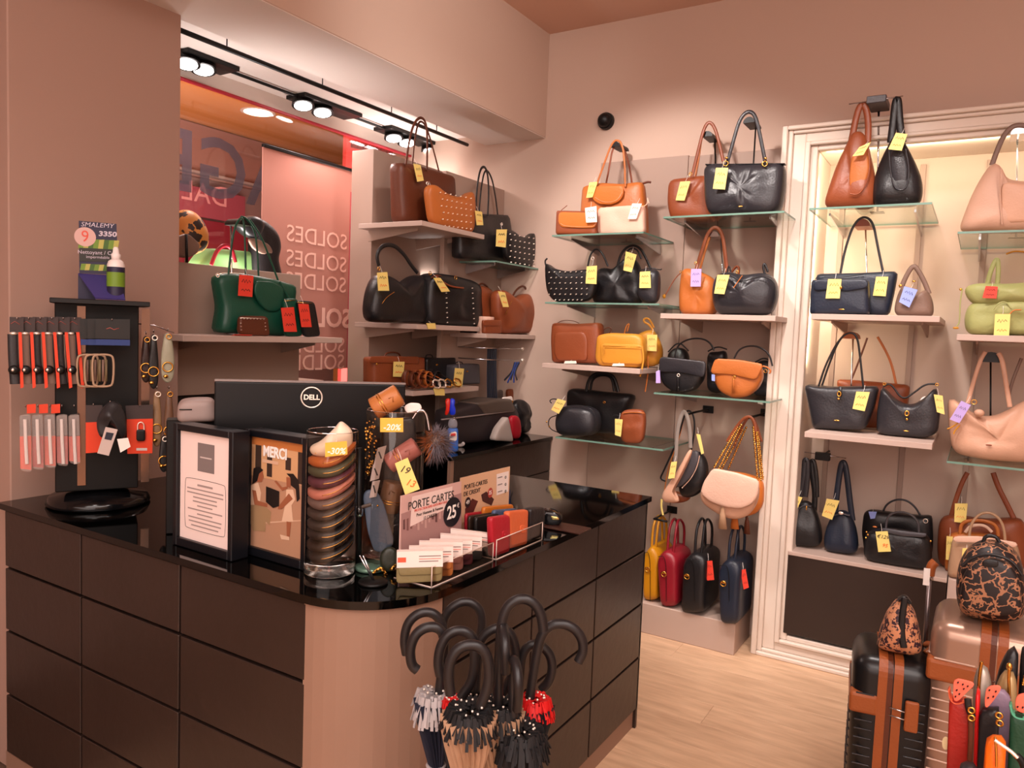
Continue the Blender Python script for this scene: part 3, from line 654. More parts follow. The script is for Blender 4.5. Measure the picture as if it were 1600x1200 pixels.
b.tag([(1000, 425), (1016, 424), (1017, 451), (999, 451)])
b = bag('cognac brown crossbody bag with a front pocket on the taupe shelf', 'B', 3.82, (903, 567), zA3, 'bags on the left column', 'crossbody_bag', 'bag')
b.body([(866, 504), (900, 506), (940, 504), (942, 540), (940, 567), (866, 566), (864, 530)], 0.10, BRN, 5, wob=0.006)
b.piece([(867, 519), (914, 518), (919, 530), (918, 563), (872, 563), (866, 550)], BRN, 'front_pocket', th=0.03)
b.strap([(868, 508), (938, 508)], 0.012, 0.05, DBR, 'zip_top', off=0.0, k=0)
b.strap([(870, 505), (880, 500), (895, 501), (905, 505)], 0.004, 0.004, DBR, 'handle')
b.strap([(938, 520), (950, 510), (957, 514), (948, 526), (940, 548)], 0.006, 0.005, DBR, 'strap', off=-0.02)
b = bag('yellow orange camera bag with a front zip pocket on the taupe shelf', 'B', 3.78, (970, 572), zA3, 'bags on the left column', 'camera_bag', 'bag')
b.body([(936, 524), (955, 520), (1000, 522), (1008, 530), (1009, 562), (1002, 573), (940, 570), (933, 560)], 0.10, YEL, 5, wob=0.006)
b.piece([(938, 536), (1004, 538), (1005, 568), (940, 566)], YEL, 'front_pocket', th=0.018)
b.strap([(942, 540), (1001, 542)], 0.003, 0.003, GOLD, 'zip', off=0.066, k=0)
b.strap([(943, 541), (944, 549), (942, 554)], 0.004, 0.003, YEL, 'zip_pull', off=0.07)
b.strap([(936, 530), (926, 534), (925, 537), (936, 534)], 0.004, 0.004, YEL, 'loop', off=0.0)
b.strap([(1003, 540), (1006, 560), (1002, 580), (1000, 586)], 0.010, 0.003, YEL, 'strap', off=0.07)
b = bag('soft orange yellow hobo with a knotted handle behind the camera bag', 'B', 3.92, (1012, 575), zA3, 'bags on the left column', 'hobo_bag', 'bag')
b.body([(985, 534), (1000, 520), (1020, 513), (1030, 530), (1037, 552), (1030, 572), (985, 574)], 0.12, YEL, 2.4, wob=0.015)
b.strap([(1022, 520), (1016, 508), (1006, 503), (1006, 498), (1014, 497), (1022, 512)], 0.012, 0.006, YEL)
b.strap([(1012, 556), (1013, 580), (1010, 600), (1008, 612)], 0.007, 0.003, ORG, 'hanging_strap', off=0.09)
b.strap([(975, 524), (978, 510), (984, 504), (980, 518)], 0.008, 0.005, ORG, 'strap_end', off=-0.03)
b.tag([(1011, 523), (1027, 523), (1026, 549), (1011, 548)])
for qx, lb in ((891, 'small white label on the shelf edge under the cognac crossbody'), (966, 'small white label on the shelf edge under the yellow camera bag')):
    q = bag(lb, 'B', YF - 0.003, (qx, 568 if qx < 900 else 572), None, None, 'shelf_label', 'label'); q.d = 0; q.tag([(qx - 8, 564 if qx < 900 else 568), (qx + 9, 564 if qx < 900 else 568), (qx + 10, 568 if qx < 900 else 572), (qx - 10, 568 if qx < 900 else 572)], 'w', 0, False)
b = bag('large black tote with two thick round handles behind the black backpack', 'B', 3.95, (940, 690), zA4, 'bags on the lowest glass shelf', 'tote_bag', 'handbag')
b.body([(889, 612), (895, 606), (940, 612), (985, 616), (992, 620), (986, 640), (970, 690), (905, 690), (888, 650)], 0.13, BLK, 4, wob=0.01)
b.strap([(916, 612), (920, 588), (931, 578), (947, 577), (960, 583), (966, 612)], 0.02, 0.014, BLK, off=0.05)
b.strap([(922, 612), (925, 590), (935, 582), (949, 581), (957, 588), (960, 612)], 0.016, 0.014, BLK, off=-0.05)
b.piece([(905, 616), (918, 617), (917, 623), (904, 622)], BURG, 'red_patch', off=0.055, th=0.006)
b.ring(944, 632, 0.006, GOLD)
b = bag('rounded black backpack with a smooth front on the lowest glass shelf', 'B', 3.78, (902, 686), zA4, 'bags on the lowest glass shelf', 'backpack', 'backpack')
b.body([(880, 636), (896, 632), (925, 636), (934, 646), (937, 665), (931, 684), (905, 686), (876, 684), (871, 668), (873, 648)], 0.15, BLK2, 3.4, wob=0.006)
b.strap([(880, 637), (900, 633), (922, 637), (930, 648), (932, 668)], 0.004, 0.004, BLK, 'zip', off=0.06)
b.strap([(872, 650), (858, 655), (856, 668), (862, 676), (872, 680)], 0.006, 0.004, BLK, 'strap')
b.strap([(862, 630), (858, 626), (864, 622), (872, 624)], 0.006, 0.004, BLK, 'strap_loop')
for q in ((854, 662), (858, 670)): b.ell(q[0], q[1], 0.004, 0.006, 0.004, GOLD, 'buckle', off=0.01)
b.tag([(871, 622), (885, 626), (873, 648), (861, 641)])
b = bag('upright rust brown pouch with gathered top at the right end of the lowest glass shelf', 'B', 3.76, (988, 694), zA4, 'bags on the lowest glass shelf', 'phone_pouch', 'bag')
b.body([(972, 641), (990, 639), (1008, 640), (1009, 665), (1005, 694), (988, 695), (971, 692), (969, 660)], 0.06, BRN, 3.5, wob=0.006, wsc=20)
b.strap([(973, 646), (990, 644), (1007, 646)], 0.006, 0.006, TAN, 'gathered_rim', off=0.028)
b.strap([(972, 652), (962, 648), (957, 651)], 0.003, 0.003, BLK, 'strap')
b.tag([(961, 655), (973, 656), (970, 684), (961, 681)])
# --- column B
b = bag('cognac brown tote half hidden behind the big black shopper', 'B', 3.97, (1082, 334), zB1, 'bags on the right column', 'tote_bag', 'bag')
b.body([(1047, 281), (1070, 279), (1100, 275), (1118, 276), (1118, 336), (1052, 336), (1045, 312)], 0.13, BRN, 3.4, wob=0.01, pleats=[(1102, 277, 1082, 302, 0.01, 0.012)])
b.strap([(1080, 280), (1090, 245), (1099, 214), (1107, 205), (1116, 212), (1124, 235), (1130, 256)], 0.018, 0.006, BRN)
b.strap([(1086, 280), (1092, 250), (1096, 222), (1104, 210)], 0.012, 0.006, TAN, off=-0.04)
b.ring(1079, 272, 0.008); b.strap([(1049, 283), (1070, 281), (1098, 277)], 0.008, 0.03, BRN, 'rim', off=0.01)
b.tag([(1063, 282), (1079, 281), (1070, 306), (1056, 306)])
hanger('black handle rest holding up the cognac tote on the top shelf', 'B', 4.0, (1107, 206), (1112, 336), zB1, BLKM)
b = bag('big black shopper with pleated front and gold rings on the highest glass shelf', 'B', 3.82, (1165, 331), zB1, 'bags on the right column', 'shopper_bag', 'handbag')
b.body([(1101, 258), (1130, 256), (1165, 258), (1205, 256), (1229, 255), (1228, 290), (1222, 322), (1203, 331), (1112, 332), (1104, 315)], 0.17, BLK2, 3.2, wob=0.008, topthin=0.2, pleats=[(1163, 260, 1148, 285, 0.016, 0.012), (1175, 262, 1166, 318, 0.014, 0.01), (1150, 268, 1160, 312, -0.008, 0.02), (1195, 262, 1205, 285, 0.006, 0.01)])
b.strap([(1104, 258), (1165, 257), (1227, 256)], 0.008, 0.05, BLK, 'rim', off=0.015)
for off in (0.06, -0.04):
    b.strap([(1136, 256), (1146, 222), (1154, 196), (1162, 184), (1172, 180), (1181, 188), (1189, 222), (1196, 254)], 0.018, 0.006, BLK2, off=off)
for x in (1134, 1195):
    b.ring(x, 255, 0.012, GOLD, 0.075, 0.003); b.ell(x + 1, 247, 0.008, 0.006, 0.005, GOLD, 'stud', 0.075)
b.ell(1157, 316, 0.012, 0.003, 0.002, GOLD, 'logo_plate', 0.088)
b.tag([(1119, 261), (1138, 261), (1133, 292), (1114, 291)])
hanger('slim handle rest inside the handles of the black shopper', 'B', 3.85, (1172, 184), (1163, 331), zB1, BLKM)
b = bag('orange gathered tote with a lavender tag on the taupe shelf', 'B', 3.92, (1092, 486), zB2, 'bags on the right column', 'tote_bag', 'bag')
b.body([(1067, 419), (1085, 420), (1100, 426), (1118, 434), (1122, 460), (1120, 487), (1064, 486), (1063, 455)], 0.13, TAN, 3, wob=0.012, pleats=[(1104, 430, 1092, 475, 0.014, 0.01), (1085, 440, 1078, 460, 0.008, 0.008)])
b.strap([(1088, 420), (1097, 392), (1106, 368), (1117, 359), (1128, 368), (1132, 392), (1136, 424)], 0.02, 0.006, BRN)
b.strap([(1094, 420), (1102, 392), (1110, 372)], 0.014, 0.006, TAN, off=-0.04)
b.strap([(1066, 424), (1056, 432), (1048, 444), (1040, 457)], 0.005, 0.005, BRN, 'drawstring', off=0.02)
b.ell(1038, 459, 0.009, 0.012, 0.009, MUST, 'drawstring_knot', 0.02); b.ring(1087, 412, 0.007); b.ring(1064, 424, 0.006)
b.strap([(1143, 425), (1150, 416), (1155, 418), (1154, 428)], 0.012, 0.02, BRN, 'rear_corner', off=-0.05)
b.tag([(1080, 420), (1096, 420), (1095, 445), (1079, 445)], 'l')
hanger('pale handle rest under the handles of the orange gathered tote', 'B', 3.95, (1117, 362), (1123, 486), zB2, CHROME)
b = bag('puffy black duffel handbag with drawstring top on the taupe shelf', 'B', 3.80, (1166, 488), zB2, 'bags on the right column', 'duffel_bag', 'handbag')
b.body([(1118, 430), (1140, 424), (1160, 430), (1178, 428), (1196, 426), (1212, 433), (1218, 458), (1207, 488), (1122, 488), (1113, 462)], 0.18, BLK2, 2.6, wob=0.014, wsc=12, pleats=[(1160, 432, 1146, 452, 0.014, 0.01), (1185, 432, 1170, 446, 0.012, 0.01)])
b.strap([(1142, 430), (1160, 440), (1185, 430), (1210, 436), (1213, 460), (1204, 484)], 0.006, 0.004, BLK, 'drawstring', off=0.088)
b.strap([(1195, 428), (1192, 416), (1195, 412), (1200, 425)], 0.012, 0.01, BLK, 'handle')
b.strap([(1136, 426), (1139, 414), (1142, 425)], 0.008, 0.01, BLK, 'handle')
b.ring(1152, 425, 0.006); b.strap([(1160, 430), (1152, 440), (1146, 448)], 0.004, 0.003, ORG, 'cord_tip', off=0.1)
b.tag([(1121, 429), (1140, 429), (1132, 457), (1116, 456)])
def saddle(label, col, flapc, d, fl, bd, tas, strp, tagc):
    b = bag(label, 'B', d, (sum(p[0] for p in bd) / len(bd), max(p[1] for p in bd)), zB3, 'saddle bags', 'saddle_bag', 'handbag')
    b.body(bd, 0.09, col, 4.5, wob=0.003)
    b.piece(fl, flapc, 'flap', th=0.02)
    b.strap(strp, 0.009, 0.006, BLK, 'strap', off=-0.04)
    b.tassel(tas[0], tas[1], tas[2], 0.016, col, 0.062)
    b.ring(tas[0] + 1, tas[1] + 2, 0.007, SLV if col is BLK else GOLD, 0.064)
    return b
b = saddle('black saddle bag with a glossy flap and short tassel on the third glass shelf', BLK, BLK2, 3.78, [(1031, 557), (1060, 560), (1104, 565), (1101, 590), (1065, 582), (1029, 581)], [(1034, 562), (1102, 568), (1100, 592), (1088, 608), (1072, 614), (1054, 612), (1038, 600), (1031, 580)], (1059, 584, 611), [(1054, 560), (1058, 540), (1075, 530), (1097, 529), (1110, 536), (1116, 548)], 'l')
b.tag([(1025, 580), (1031, 578), (1032, 598), (1025, 598)], 'l', 0.05, False)
b = saddle('tan brown saddle bag with flap and leather tassel on the third glass shelf', TAN, TAN, 3.76, [(1117, 560), (1155, 562), (1194, 569), (1182, 595), (1145, 586), (1109, 584)], [(1120, 566), (1190, 572), (1193, 590), (1185, 608), (1168, 621), (1146, 622), (1126, 612), (1116, 592)], (1146, 588, 615), [(1147, 560), (1154, 546), (1168, 540), (1186, 541), (1202, 552), (1207, 572)], 'l')
b.strap([(1192, 572), (1200, 574), (1205, 580), (1202, 584)], 0.008, 0.006, TAN, 'side_strap', off=0.0); b.ring(1196, 580, 0.008, GOLD, 0.01)
b.tag([(1112, 585), (1117, 586), (1117, 596), (1112, 595)], 'b', 0.05, False)
for px, lb, P in ((1058, 'crumpled black bag behind the black saddle bag', [(1044, 546), (1060, 542), (1076, 546), (1078, 575), (1046, 575)]), (1120, 'upright black bag between the two saddle bags', [(1106, 549), (1122, 550), (1136, 546), (1134, 614), (1106, 612)]), (1196, 'black bag behind the tan saddle bag at the shelf end', [(1180, 566), (1196, 562), (1208, 566), (1206, 622), (1176, 622)])):
    b = bag(lb, 'B', 3.95, (px, P[-1][1]), zB3, 'saddle bags', 'handbag', 'handbag'); b.body(P, 0.09, BLK, 3, wob=0.02, wsc=16); b.strap([P[0], ((P[0][0] + P[2][0]) / 2, P[0][1] - 8), P[2]], 0.008, 0.006, BLK, 'handle')
# hanging under the third glass shelf
def hook(label, wall, c, p0, p1, mt=BLKM, back=0.3):
    h = Item('wall_hook', label, 'hook', wall, c, p0, None, 'bag hooks'); a = h.L(*p0); e = h.L(*p1)
    P = [Vector((a.x, back, a.z)), Vector((a.x, 0.02, a.z)), Vector((e.x, 0, e.z))]
    tube('hook_bar', P, 0.006, 0.006, mt, h.root, (0.1, 0, 1), 8, False, None, 0); box('hook_plate', a.x - 0.03, a.x + 0.03, back - 0.004, back, a.z - 0.02, a.z + 0.02, mt, h.root, 0.001)
    return h
hook('hook holding the black sling bags', 'B', 3.80, (1078, 646), (1072, 648), BLKM, 0.31)
b = bag('black crescent sling bag with a front zip hanging from a hook', 'B', 3.84, (1085, 776), None, 'hanging bags', 'sling_bag', 'bag')
b.body([(1062, 770), (1060, 748), (1072, 722), (1088, 702), (1102, 712), (1108, 735), (1104, 760), (1088, 776), (1070, 778)], 0.09, BLK, 2.6, snap=False)
b.piece([(1052, 762), (1055, 745), (1068, 720), (1083, 703), (1092, 704), (1093, 720), (1084, 742), (1066, 760)], GREY, 'front_pocket', off=0.05, th=0.04)
b.strap([(1066, 762), (1080, 748), (1090, 728), (1093, 712)], 0.004, 0.004, CRM, 'zip', off=0.075)
b.strap([(1080, 704), (1086, 670), (1084, 648), (1076, 640), (1070, 646), (1058, 690), (1036, 738), (1031, 748), (1040, 752)], 0.010, 0.005, BLK, 'strap', off=0.0)
b.ell(1054, 758, 0.018, 0.016, 0.014, BLK, 'buckle', 0.06); b.ell(1048, 764, 0.003, 0.003, 0.003, SLV, 'rivet', 0.075); b.ell(1066, 762, 0.004, 0.003, 0.003, SLV, 'rivet', 0.075)
b.tag([(1088, 678), (1094, 679), (1100, 708), (1096, 710)], 'y', 0.05, False)
b = bag('grey webbing sling with beige bag hanging in front of the black sling', 'B', 3.74, (1058, 784), None, 'hanging bags', 'sling_bag', 'bag')
b.body([(1034, 772), (1048, 752), (1062, 730), (1078, 700), (1083, 704), (1072, 730), (1056, 758), (1050, 775), (1064, 784), (1050, 786), (1036, 784)], 0.05, BLUSH, 3, snap=False, center=(1052, 766))
b.strap([(1079, 700), (1078, 668), (1072, 644), (1066, 643), (1058, 672), (1056, 720), (1050, 742)], 0.021, 0.004, mat('grey_webbing', '857a72', 0.8), 'webbing_strap', off=0.0)
b.tag([(1049, 722), (1058, 721), (1054, 747), (1044, 748)], 'y', 0.04)
b = bag('rust brown pouch hanging lowest beneath the sling bags', 'B', 3.90, (1055, 785), None, 'hanging bags', 'sling_bag', 'bag')
b.body([(1036, 764), (1060, 768), (1082, 776), (1072, 785), (1050, 786), (1036, 782)], 0.06, BRN, 3, snap=False); b.strap([(1038, 768), (1044, 730), (1060, 690), (1070, 648)], 0.006, 0.004, ORG, 'strap')
b.strap([(1034, 780), (1033, 792), (1036, 805)], 0.012, 0.002, mat('card_yellow', 'f0cf62'), 'loose_tag', off=0.02)
hook('hook holding the chain strap bags', 'B', 3.80, (1174, 652), (1170, 653), BLKM, 0.31)
def chain(b, p0, p1, off, n=26, r=0.0075):
    bm = bmesh.new(); A = b.L(*p0, off); B = b.L(*p1, off)
    for i in range(n):
        c = A.lerp(B, i / (n - 1)); rr = bmesh.ops.create_icosphere(bm, subdivisions=1, radius=1); k = 1 if i % 2 else 0.7
        for v in rr['verts']: v.co = Vector((c.x + v.co.x * r * k, c.y + v.co.y * r * (1.4 - k), c.z + v.co.z * r * 0.9))
    bm_obj('chain', bm, GOLD, b.root, True, 'gold chain strap')
b = bag('orange flap bag with gold chain hanging behind the cream one', 'B', 3.90, (1160, 806), None, 'hanging bags', 'chain_bag', 'handbag')
b.body([(1122, 734), (1160, 738), (1194, 748), (1194, 790), (1178, 806), (1140, 806), (1112, 780)], 0.08, ORG, 3.5, snap=False)
b.tassel(1148, 796, 826, 0.045, ORG, 0.05); b.tassel(1167, 806, 834, 0.035, DBR, 0.02, 'dark_tassel')
b.strap([(1146, 700), (1164, 656), (1176, 648), (1184, 670), (1190, 690)], 0.014, 0.006, BRN, 'shoulder_strap')
chain(b, (1128, 732), (1160, 672), 0.0, 22); chain(b, (1138, 732), (1166, 668), -0.02, 22); chain(b, (1192, 748), (1184, 672), 0.0, 24)
b = bag('cream pink rounded flap bag with gold chain and beige tassel, hanging', 'B', 3.76, (1140, 808), None, 'hanging bags', 'chain_bag', 'handbag')
b.body([(1112, 738), (1150, 742), (1186, 752), (1186, 780), (1176, 800), (1160, 811), (1138, 810), (1112, 796), (1096, 782), (1095, 768)], 0.09, BLUSH, 3.5, snap=False)
b.piece([(1114, 731), (1150, 738), (1187, 750), (1185, 774), (1175, 788), (1158, 795), (1132, 792), (1108, 783), (1094, 770), (1100, 752)], CRM, 'flap', th=0.03)
b.tassel(1129, 792, 826, 0.045, BEIGE, 0.075)
b.strap([(1136, 690), (1158, 656), (1172, 649), (1180, 662), (1182, 690)], 0.016, 0.006, BRN, 'shoulder_strap', off=0.0)
chain(b, (1116, 730), (1152, 668), 0.0, 24); chain(b, (1123, 732), (1158, 664), 0.02, 24); chain(b, (1184, 750), (1177, 668), 0.0, 26); chain(b, (1189, 750), (1182, 676), 0.02, 24)
# bowling bags on the plinth: seen end-on
def bowler(label, col, front, dpt, c, hand, ringp, tagq=None, tagc='r', yoff=0.0):
    b = bag(label, 'B', c, (sum(p[0] for p in front) / len(front), max(p[1] for p in front)), 0.165, 'bowling bags on the plinth', 'bowling_bag', 'handbag')
    b.d = dpt
    P0 = [b.L(x, y, dpt / 2) for x, y in chaikin_px(front)]
    z0 = min(q.z for q in P0); z1 = max(q.z for q in P0); b.k = (z0, z1 / (z1 - z0))
    b.body(front, dpt, col, 7, cr=0.035, front=True, snap=False, name='shell', wob=0.003, topthin=0.0)
    b.k = (0, 1)
    (x0, y0), (x1, y1), (x2, y2) = hand
    for s_ in (0.35, -0.35):
        pa = b.L(x0, y0, dpt * 0.5); pc = b.L(x1, y1, dpt * 0.1); pb = b.L(x2, y2, dpt * 0.5)
        w_ = (pb.x - pa.x) / 2; cxm = (pa.x + pb.x) / 2 + s_ * w_
        P = [Vector((cxm, -dpt * 0.32, pa.z - 0.02)), Vector((cxm + s_ * 0.01, -dpt * 0.28, pc.z - 0.05)), Vector((cxm * 0.9, -dpt * 0.1, pc.z)), Vector((cxm * 0.9, dpt * 0.1, pc.z)), Vector((cxm + s_ * 0.01, dpt * 0.28, pc.z - 0.05)), Vector((cxm, dpt * 0.32, pa.z - 0.02))]
        tube('handle', P, 0.007, 0.007, col, b.root, (1, 0, 0), 8)
        for yy in (-dpt * 0.32, dpt * 0.32):
            bm = bmesh.new(); bmesh.ops.create_icosphere(bm, subdivisions=2, radius=0.009, matrix=Matrix.Translation((cxm, yy, pa.z - 0.01))); bm_obj('handle_rivet', bm, GOLD, b.root, True)
    off = dpt / 2
    b.strap([(front[0][0] + 4, front[0][1] - 2), ((front[0][0] + front[2][0]) / 2, front[1][1] + 10), ((front[0][0] + front[2][0]) / 2, 940)], 0.003, 0.003, BLKM, 'zip', off=off + 0.004)
    b.ring(ringp[0], ringp[1], 0.013, GOLD, off + 0.008, 0.003, 'lock_ring'); b.ell(ringp[0], ringp[1] - 2, 0.016, 0.006, 0.004, GOLD, 'clasp', off + 0.004)
    if tagq: b.tag(tagq, tagc, off - 0.03)
    return b
def chaikin_px(P): return [(v.x, v.y) for v in chaikin([Vector((x, y, 0)) for x, y in P], 2)]
bowler('mustard yellow bowling bag at the left end of the plinth', MUST, [(1002, 866), (1016, 852), (1030, 866), (1026, 925), (1004, 925)], 0.26, 3.97, ((1008, 862), (1014, 806), (1024, 862)), (1012, 890))
bowler('burgundy red bowling bag on the plinth', BURG, [(1024, 872), (1038, 858), (1058, 872), (1057, 948), (1030, 948)], 0.26, 3.94, ((1030, 862), (1048, 812), (1056, 862)), (1037, 897))
bowler('black bowling bag on the plinth beside the burgundy one', BLK, [(1065, 876), (1082, 862), (1104, 872), (1100, 953), (1062, 953)], 0.28, 3.93, ((1072, 866), (1094, 812), (1100, 866)), (1073, 901), [(1100, 877), (1113, 876), (1116, 906), (1105, 907)])
bowler('navy blue bowling bag at the right end of the plinth', NAVY, [(1120, 886), (1138, 872), (1158, 882), (1154, 967), (1124, 966)], 0.28, 3.90, ((1126, 876), (1142, 822), (1152, 876)), (1130, 912), [(1157, 891), (1165, 889), (1170, 918), (1162, 921)])
hook('black hook bar above the mustard bag', 'B', 3.82, (1020, 812), (1042, 815), BLKM, 0.3)
# --- the niche
b = bag('rust brown slouch shoulder bag with an open front on the top niche shelf', 'B', 3.81, (1325, 322), zC1, 'bags in the niche', 'slouch_bag', 'bag')
b.body([(1286, 324), (1296, 290), (1308, 256), (1322, 228), (1332, 205), (1350, 205), (1358, 228), (1366, 262), (1372, 300), (1368, 324)], 0.15, BRN, 2.6, wob=0.012, topthin=0.5, pleats=[(1326, 240, 1330, 300, 0.008, 0.008)])
b.strap([(1330, 222), (1338, 182), (1344, 165), (1352, 165), (1357, 190), (1356, 222)], 0.03, 0.012, BRN)
b.piece([(1331, 243), (1342, 232), (1356, 234), (1360, 262), (1352, 288), (1340, 302), (1329, 302), (1327, 275)], TAN, 'front_opening', off=0.045, th=0.03)
b.strap([(1328, 300), (1342, 302), (1354, 285), (1360, 258), (1357, 232)], 0.006, 0.006, BRN, 'rim', off=0.075)
b.tag([(1343, 229), (1361, 221), (1349, 241), (1332, 243)], 'y', 0.09)
b = bag('black slouch shoulder bag with a U shaped front opening on the top niche shelf', 'B', 3.80, (1403, 318), zC1, 'bags in the niche', 'slouch_bag', 'handbag')
b.body([(1364, 318), (1364, 285), (1374, 252), (1388, 226), (1396, 212), (1408, 212), (1418, 228), (1434, 256), (1444, 284), (1440, 314)], 0.16, BLK, 2.6, wob=0.012, topthin=0.5)
b.strap([(1392, 222), (1396, 190), (1399, 162), (1403, 158), (1405, 190), (1410, 222)], 0.034, 0.012, BLK)
b.piece([(1392, 236), (1400, 228), (1414, 232), (1421, 262), (1418, 285), (1408, 290), (1398, 284), (1391, 262)], BLK2, 'front_opening', off=0.05, th=0.03)
b.strap([(1389, 232), (1392, 268), (1398, 288), (1410, 291), (1419, 284), (1421, 258), (1415, 230)], 0.007, 0.007, BLK2, 'rim', off=0.08)
b.tag([(1400, 207), (1418, 209), (1409, 233), (1388, 231)], 'y', 0.1)
h = Item('bag_stand', 'small grey T shaped stand between the rust and black slouch bags', 'stand', 'B', 3.80, (1366, 322), zC1)
a = h.L(1368, 158); tube('stem', [(0, 0.13, 0), (a.x, 0.13, a.z)], 0.005, 0.005, CHROME, h.root, (0, 1, 0), 8, False, None, 0); box('crossbar', a.x - 0.035, a.x + 0.045, -0.02, 0.14, a.z - 0.012, a.z + 0.02, GREY, h.root, 0.003); box('foot', -0.03, 0.03, 0.1, 0.16, 0, 0.004, CHROME, h.root, 0.001)
tube('bar', [(a.x - 0.11, 0, a.z + 0.0), (a.x + 0.11, 0, a.z + 0.008)], 0.003, 0.003, CHROME, h.root, (0, 1, 0), 6, False, None, 0)
b = bag('navy tote with long thin handles behind the navy flap bag', 'B', 3.93, (1340, 488), zC2, 'bags in the niche', 'tote_bag', 'handbag')
b.body([(1276, 428), (1340, 427), (1404, 424), (1398, 455), (1390, 490), (1282, 490)], 0.13, NAVY, 5, wob=0.006, topthin=0.2)
b.strap([(1313, 428), (1320, 392), (1333, 354), (1349, 341), (1364, 350), (1371, 386), (1380, 426)], 0.012, 0.005, BLK2)
b.strap([(1274, 436), (1280, 428), (1310, 434), (1350, 428)], 0.004, 0.004, BLK, 'strap', off=0.06)
b.tag([(1369, 432), (1388, 432), (1384, 461), (1364, 460)])
hanger('brown capped handle rest for the navy tote', 'B', 3.95, (1348, 345), (1352, 488), zC2, CHROME, 0.035, BRN)
b = bag('boxy navy flap bag at the left of the niche shelf', 'B', 3.80, (1314, 491), zC2, 'bags in the niche', 'flap_bag', 'handbag')
b.body([(1270, 438), (1315, 437), (1358, 438), (1359, 465), (1359, 491), (1267, 491), (1268, 462)], 0.11, NAVY, 7, wob=0.004)
b.piece([(1271, 437), (1357, 437), (1357, 450), (1320, 456), (1302, 452), (1271, 455)], NAVY, 'flap', th=0.02)
b.ell(1315, 483, 0.014, 0.002, 0.002, GOLD, 'logo_plate', 0.056)
b.ell(1314, 449, 0.006, 0.008, 0.004, GOLD, 'clasp', 0.07)
b.tag([(1294, 436), (1315, 436), (1312, 466), (1290, 466)])
b = bag('small taupe hobo with a pale blue tag on the niche shelf', 'B', 3.88, (1428, 490), zC2, 'bags in the niche', 'hobo_bag', 'bag')
b.body([(1396, 490), (1400, 465), (1410, 444), (1424, 452), (1436, 458), (1448, 450), (1458, 466), (1460, 484), (1456, 491)], 0.11, TAU, 2.8, wob=0.01)
b.strap([(1408, 450), (1416, 432), (1427, 417), (1434, 424), (1444, 440), (1452, 458)], 0.022, 0.012, TAU)
b.ell(1407, 446, 0.008, 0.006, 0.004, GOLD, 'buckle', 0.06); b.ell(1428, 440, 0.008, 0.004, 0.004, GOLD, 'buckle', 0.06)
b.tag([(1413, 447), (1434, 452), (1421, 477), (1405, 469)], 'b')
b = bag('brown tote mostly hidden behind the two black handbags', 'B', 4.10, (1365, 680), zC3, 'bags in the niche', 'tote_bag', 'bag')
b.body([(1307, 592), (1365, 596), (1423, 602), (1418, 640), (1408, 682), (1318, 680)], 0.1, BRN, 4); b.strap([(1330, 594), (1342, 560), (1356, 516)], 0.01, 0.005, DBR); b.strap([(1400, 600), (1394, 565), (1385, 540), (1372, 514)], 0.012, 0.005, TAN)
b = bag('black trapeze tote with a gold clasp on the lower niche shelf', 'B', 3.90, (1315, 672), zC3, 'bags in the niche', 'tote_bag', 'handbag')
b.body([(1258, 600), (1300, 604), (1374, 603), (1366, 640), (1352, 674), (1272, 672), (1266, 640)], 0.15, BLK2, 5, wob=0.006, topthin=0.1)
for off, dx in ((0.06, 0), (-0.04, 5)): b.strap([(1279 + dx, 604), (1291 + dx, 566), (1312, 526), (1328, 515), (1340, 522), (1344, 555), (1349, 606)], 0.010, 0.005, BLK, off=off)
b.strap([(1313, 604), (1313, 620)], 0.014, 0.004, BLK, 'front_strap', off=0.08, k=0); b.ring(1311, 616, 0.011, GOLD, 0.085, 0.0035, 'clasp', 0.7); b.ell(1310, 624, 0.007, 0.005, 0.004, GOLD, 'clasp_foot', 0.085)
b.ell(1307, 659, 0.014, 0.0025, 0.002, GOLD, 'logo_plate', 0.078)
b.tag([(1338, 612), (1359, 613), (1351, 644), (1332, 640)])
hanger('tan capped handle rest for the black trapeze tote', 'B', 3.93, (1328, 520), (1322, 672), zC3, CHROME, 0.034, TAN)
b = bag('black curved hobo with a gold clasp on the lower niche shelf', 'B', 3.90, (1420, 680), zC3, 'bags in the niche', 'hobo_bag', 'handbag')
b.body([(1378, 602), (1392, 618), (1410, 630), (1427, 632), (1446, 620), (1463, 603), (1470, 640), (1466, 674), (1450, 682), (1385, 678), (1370, 672), (1371, 640)], 0.14, BLK2, 4, wob=0.006, center=(1422, 656))
b.strap([(1380, 604), (1392, 598), (1410, 626), (1430, 612), (1446, 600), (1464, 600)], 0.009, 0.005, BLK, 'strap', off=-0.03)
b.ring(1417, 645, 0.011, GOLD, 0.078, 0.0035, 'clasp', 0.7); b.ell(1417, 654, 0.006, 0.006, 0.004, GOLD, 'clasp_foot', 0.078); b.ell(1416, 672, 0.012, 0.0025, 0.002, GOLD, 'logo_plate', 0.074); b.ring(1382, 600, 0.006, GOLD, 0.02); b.ring(1464, 601, 0.006, GOLD, 0.02)
b.piece([(1440, 620), (1450, 618), (1445, 626), (1436, 628)], mat('white_paper', 'f0e4dc'), 'paper_stuffing', off=0.0, th=0.03)
b.tag([(1459, 616), (1473, 618), (1476, 647), (1464, 643)], 'y', 0.06)
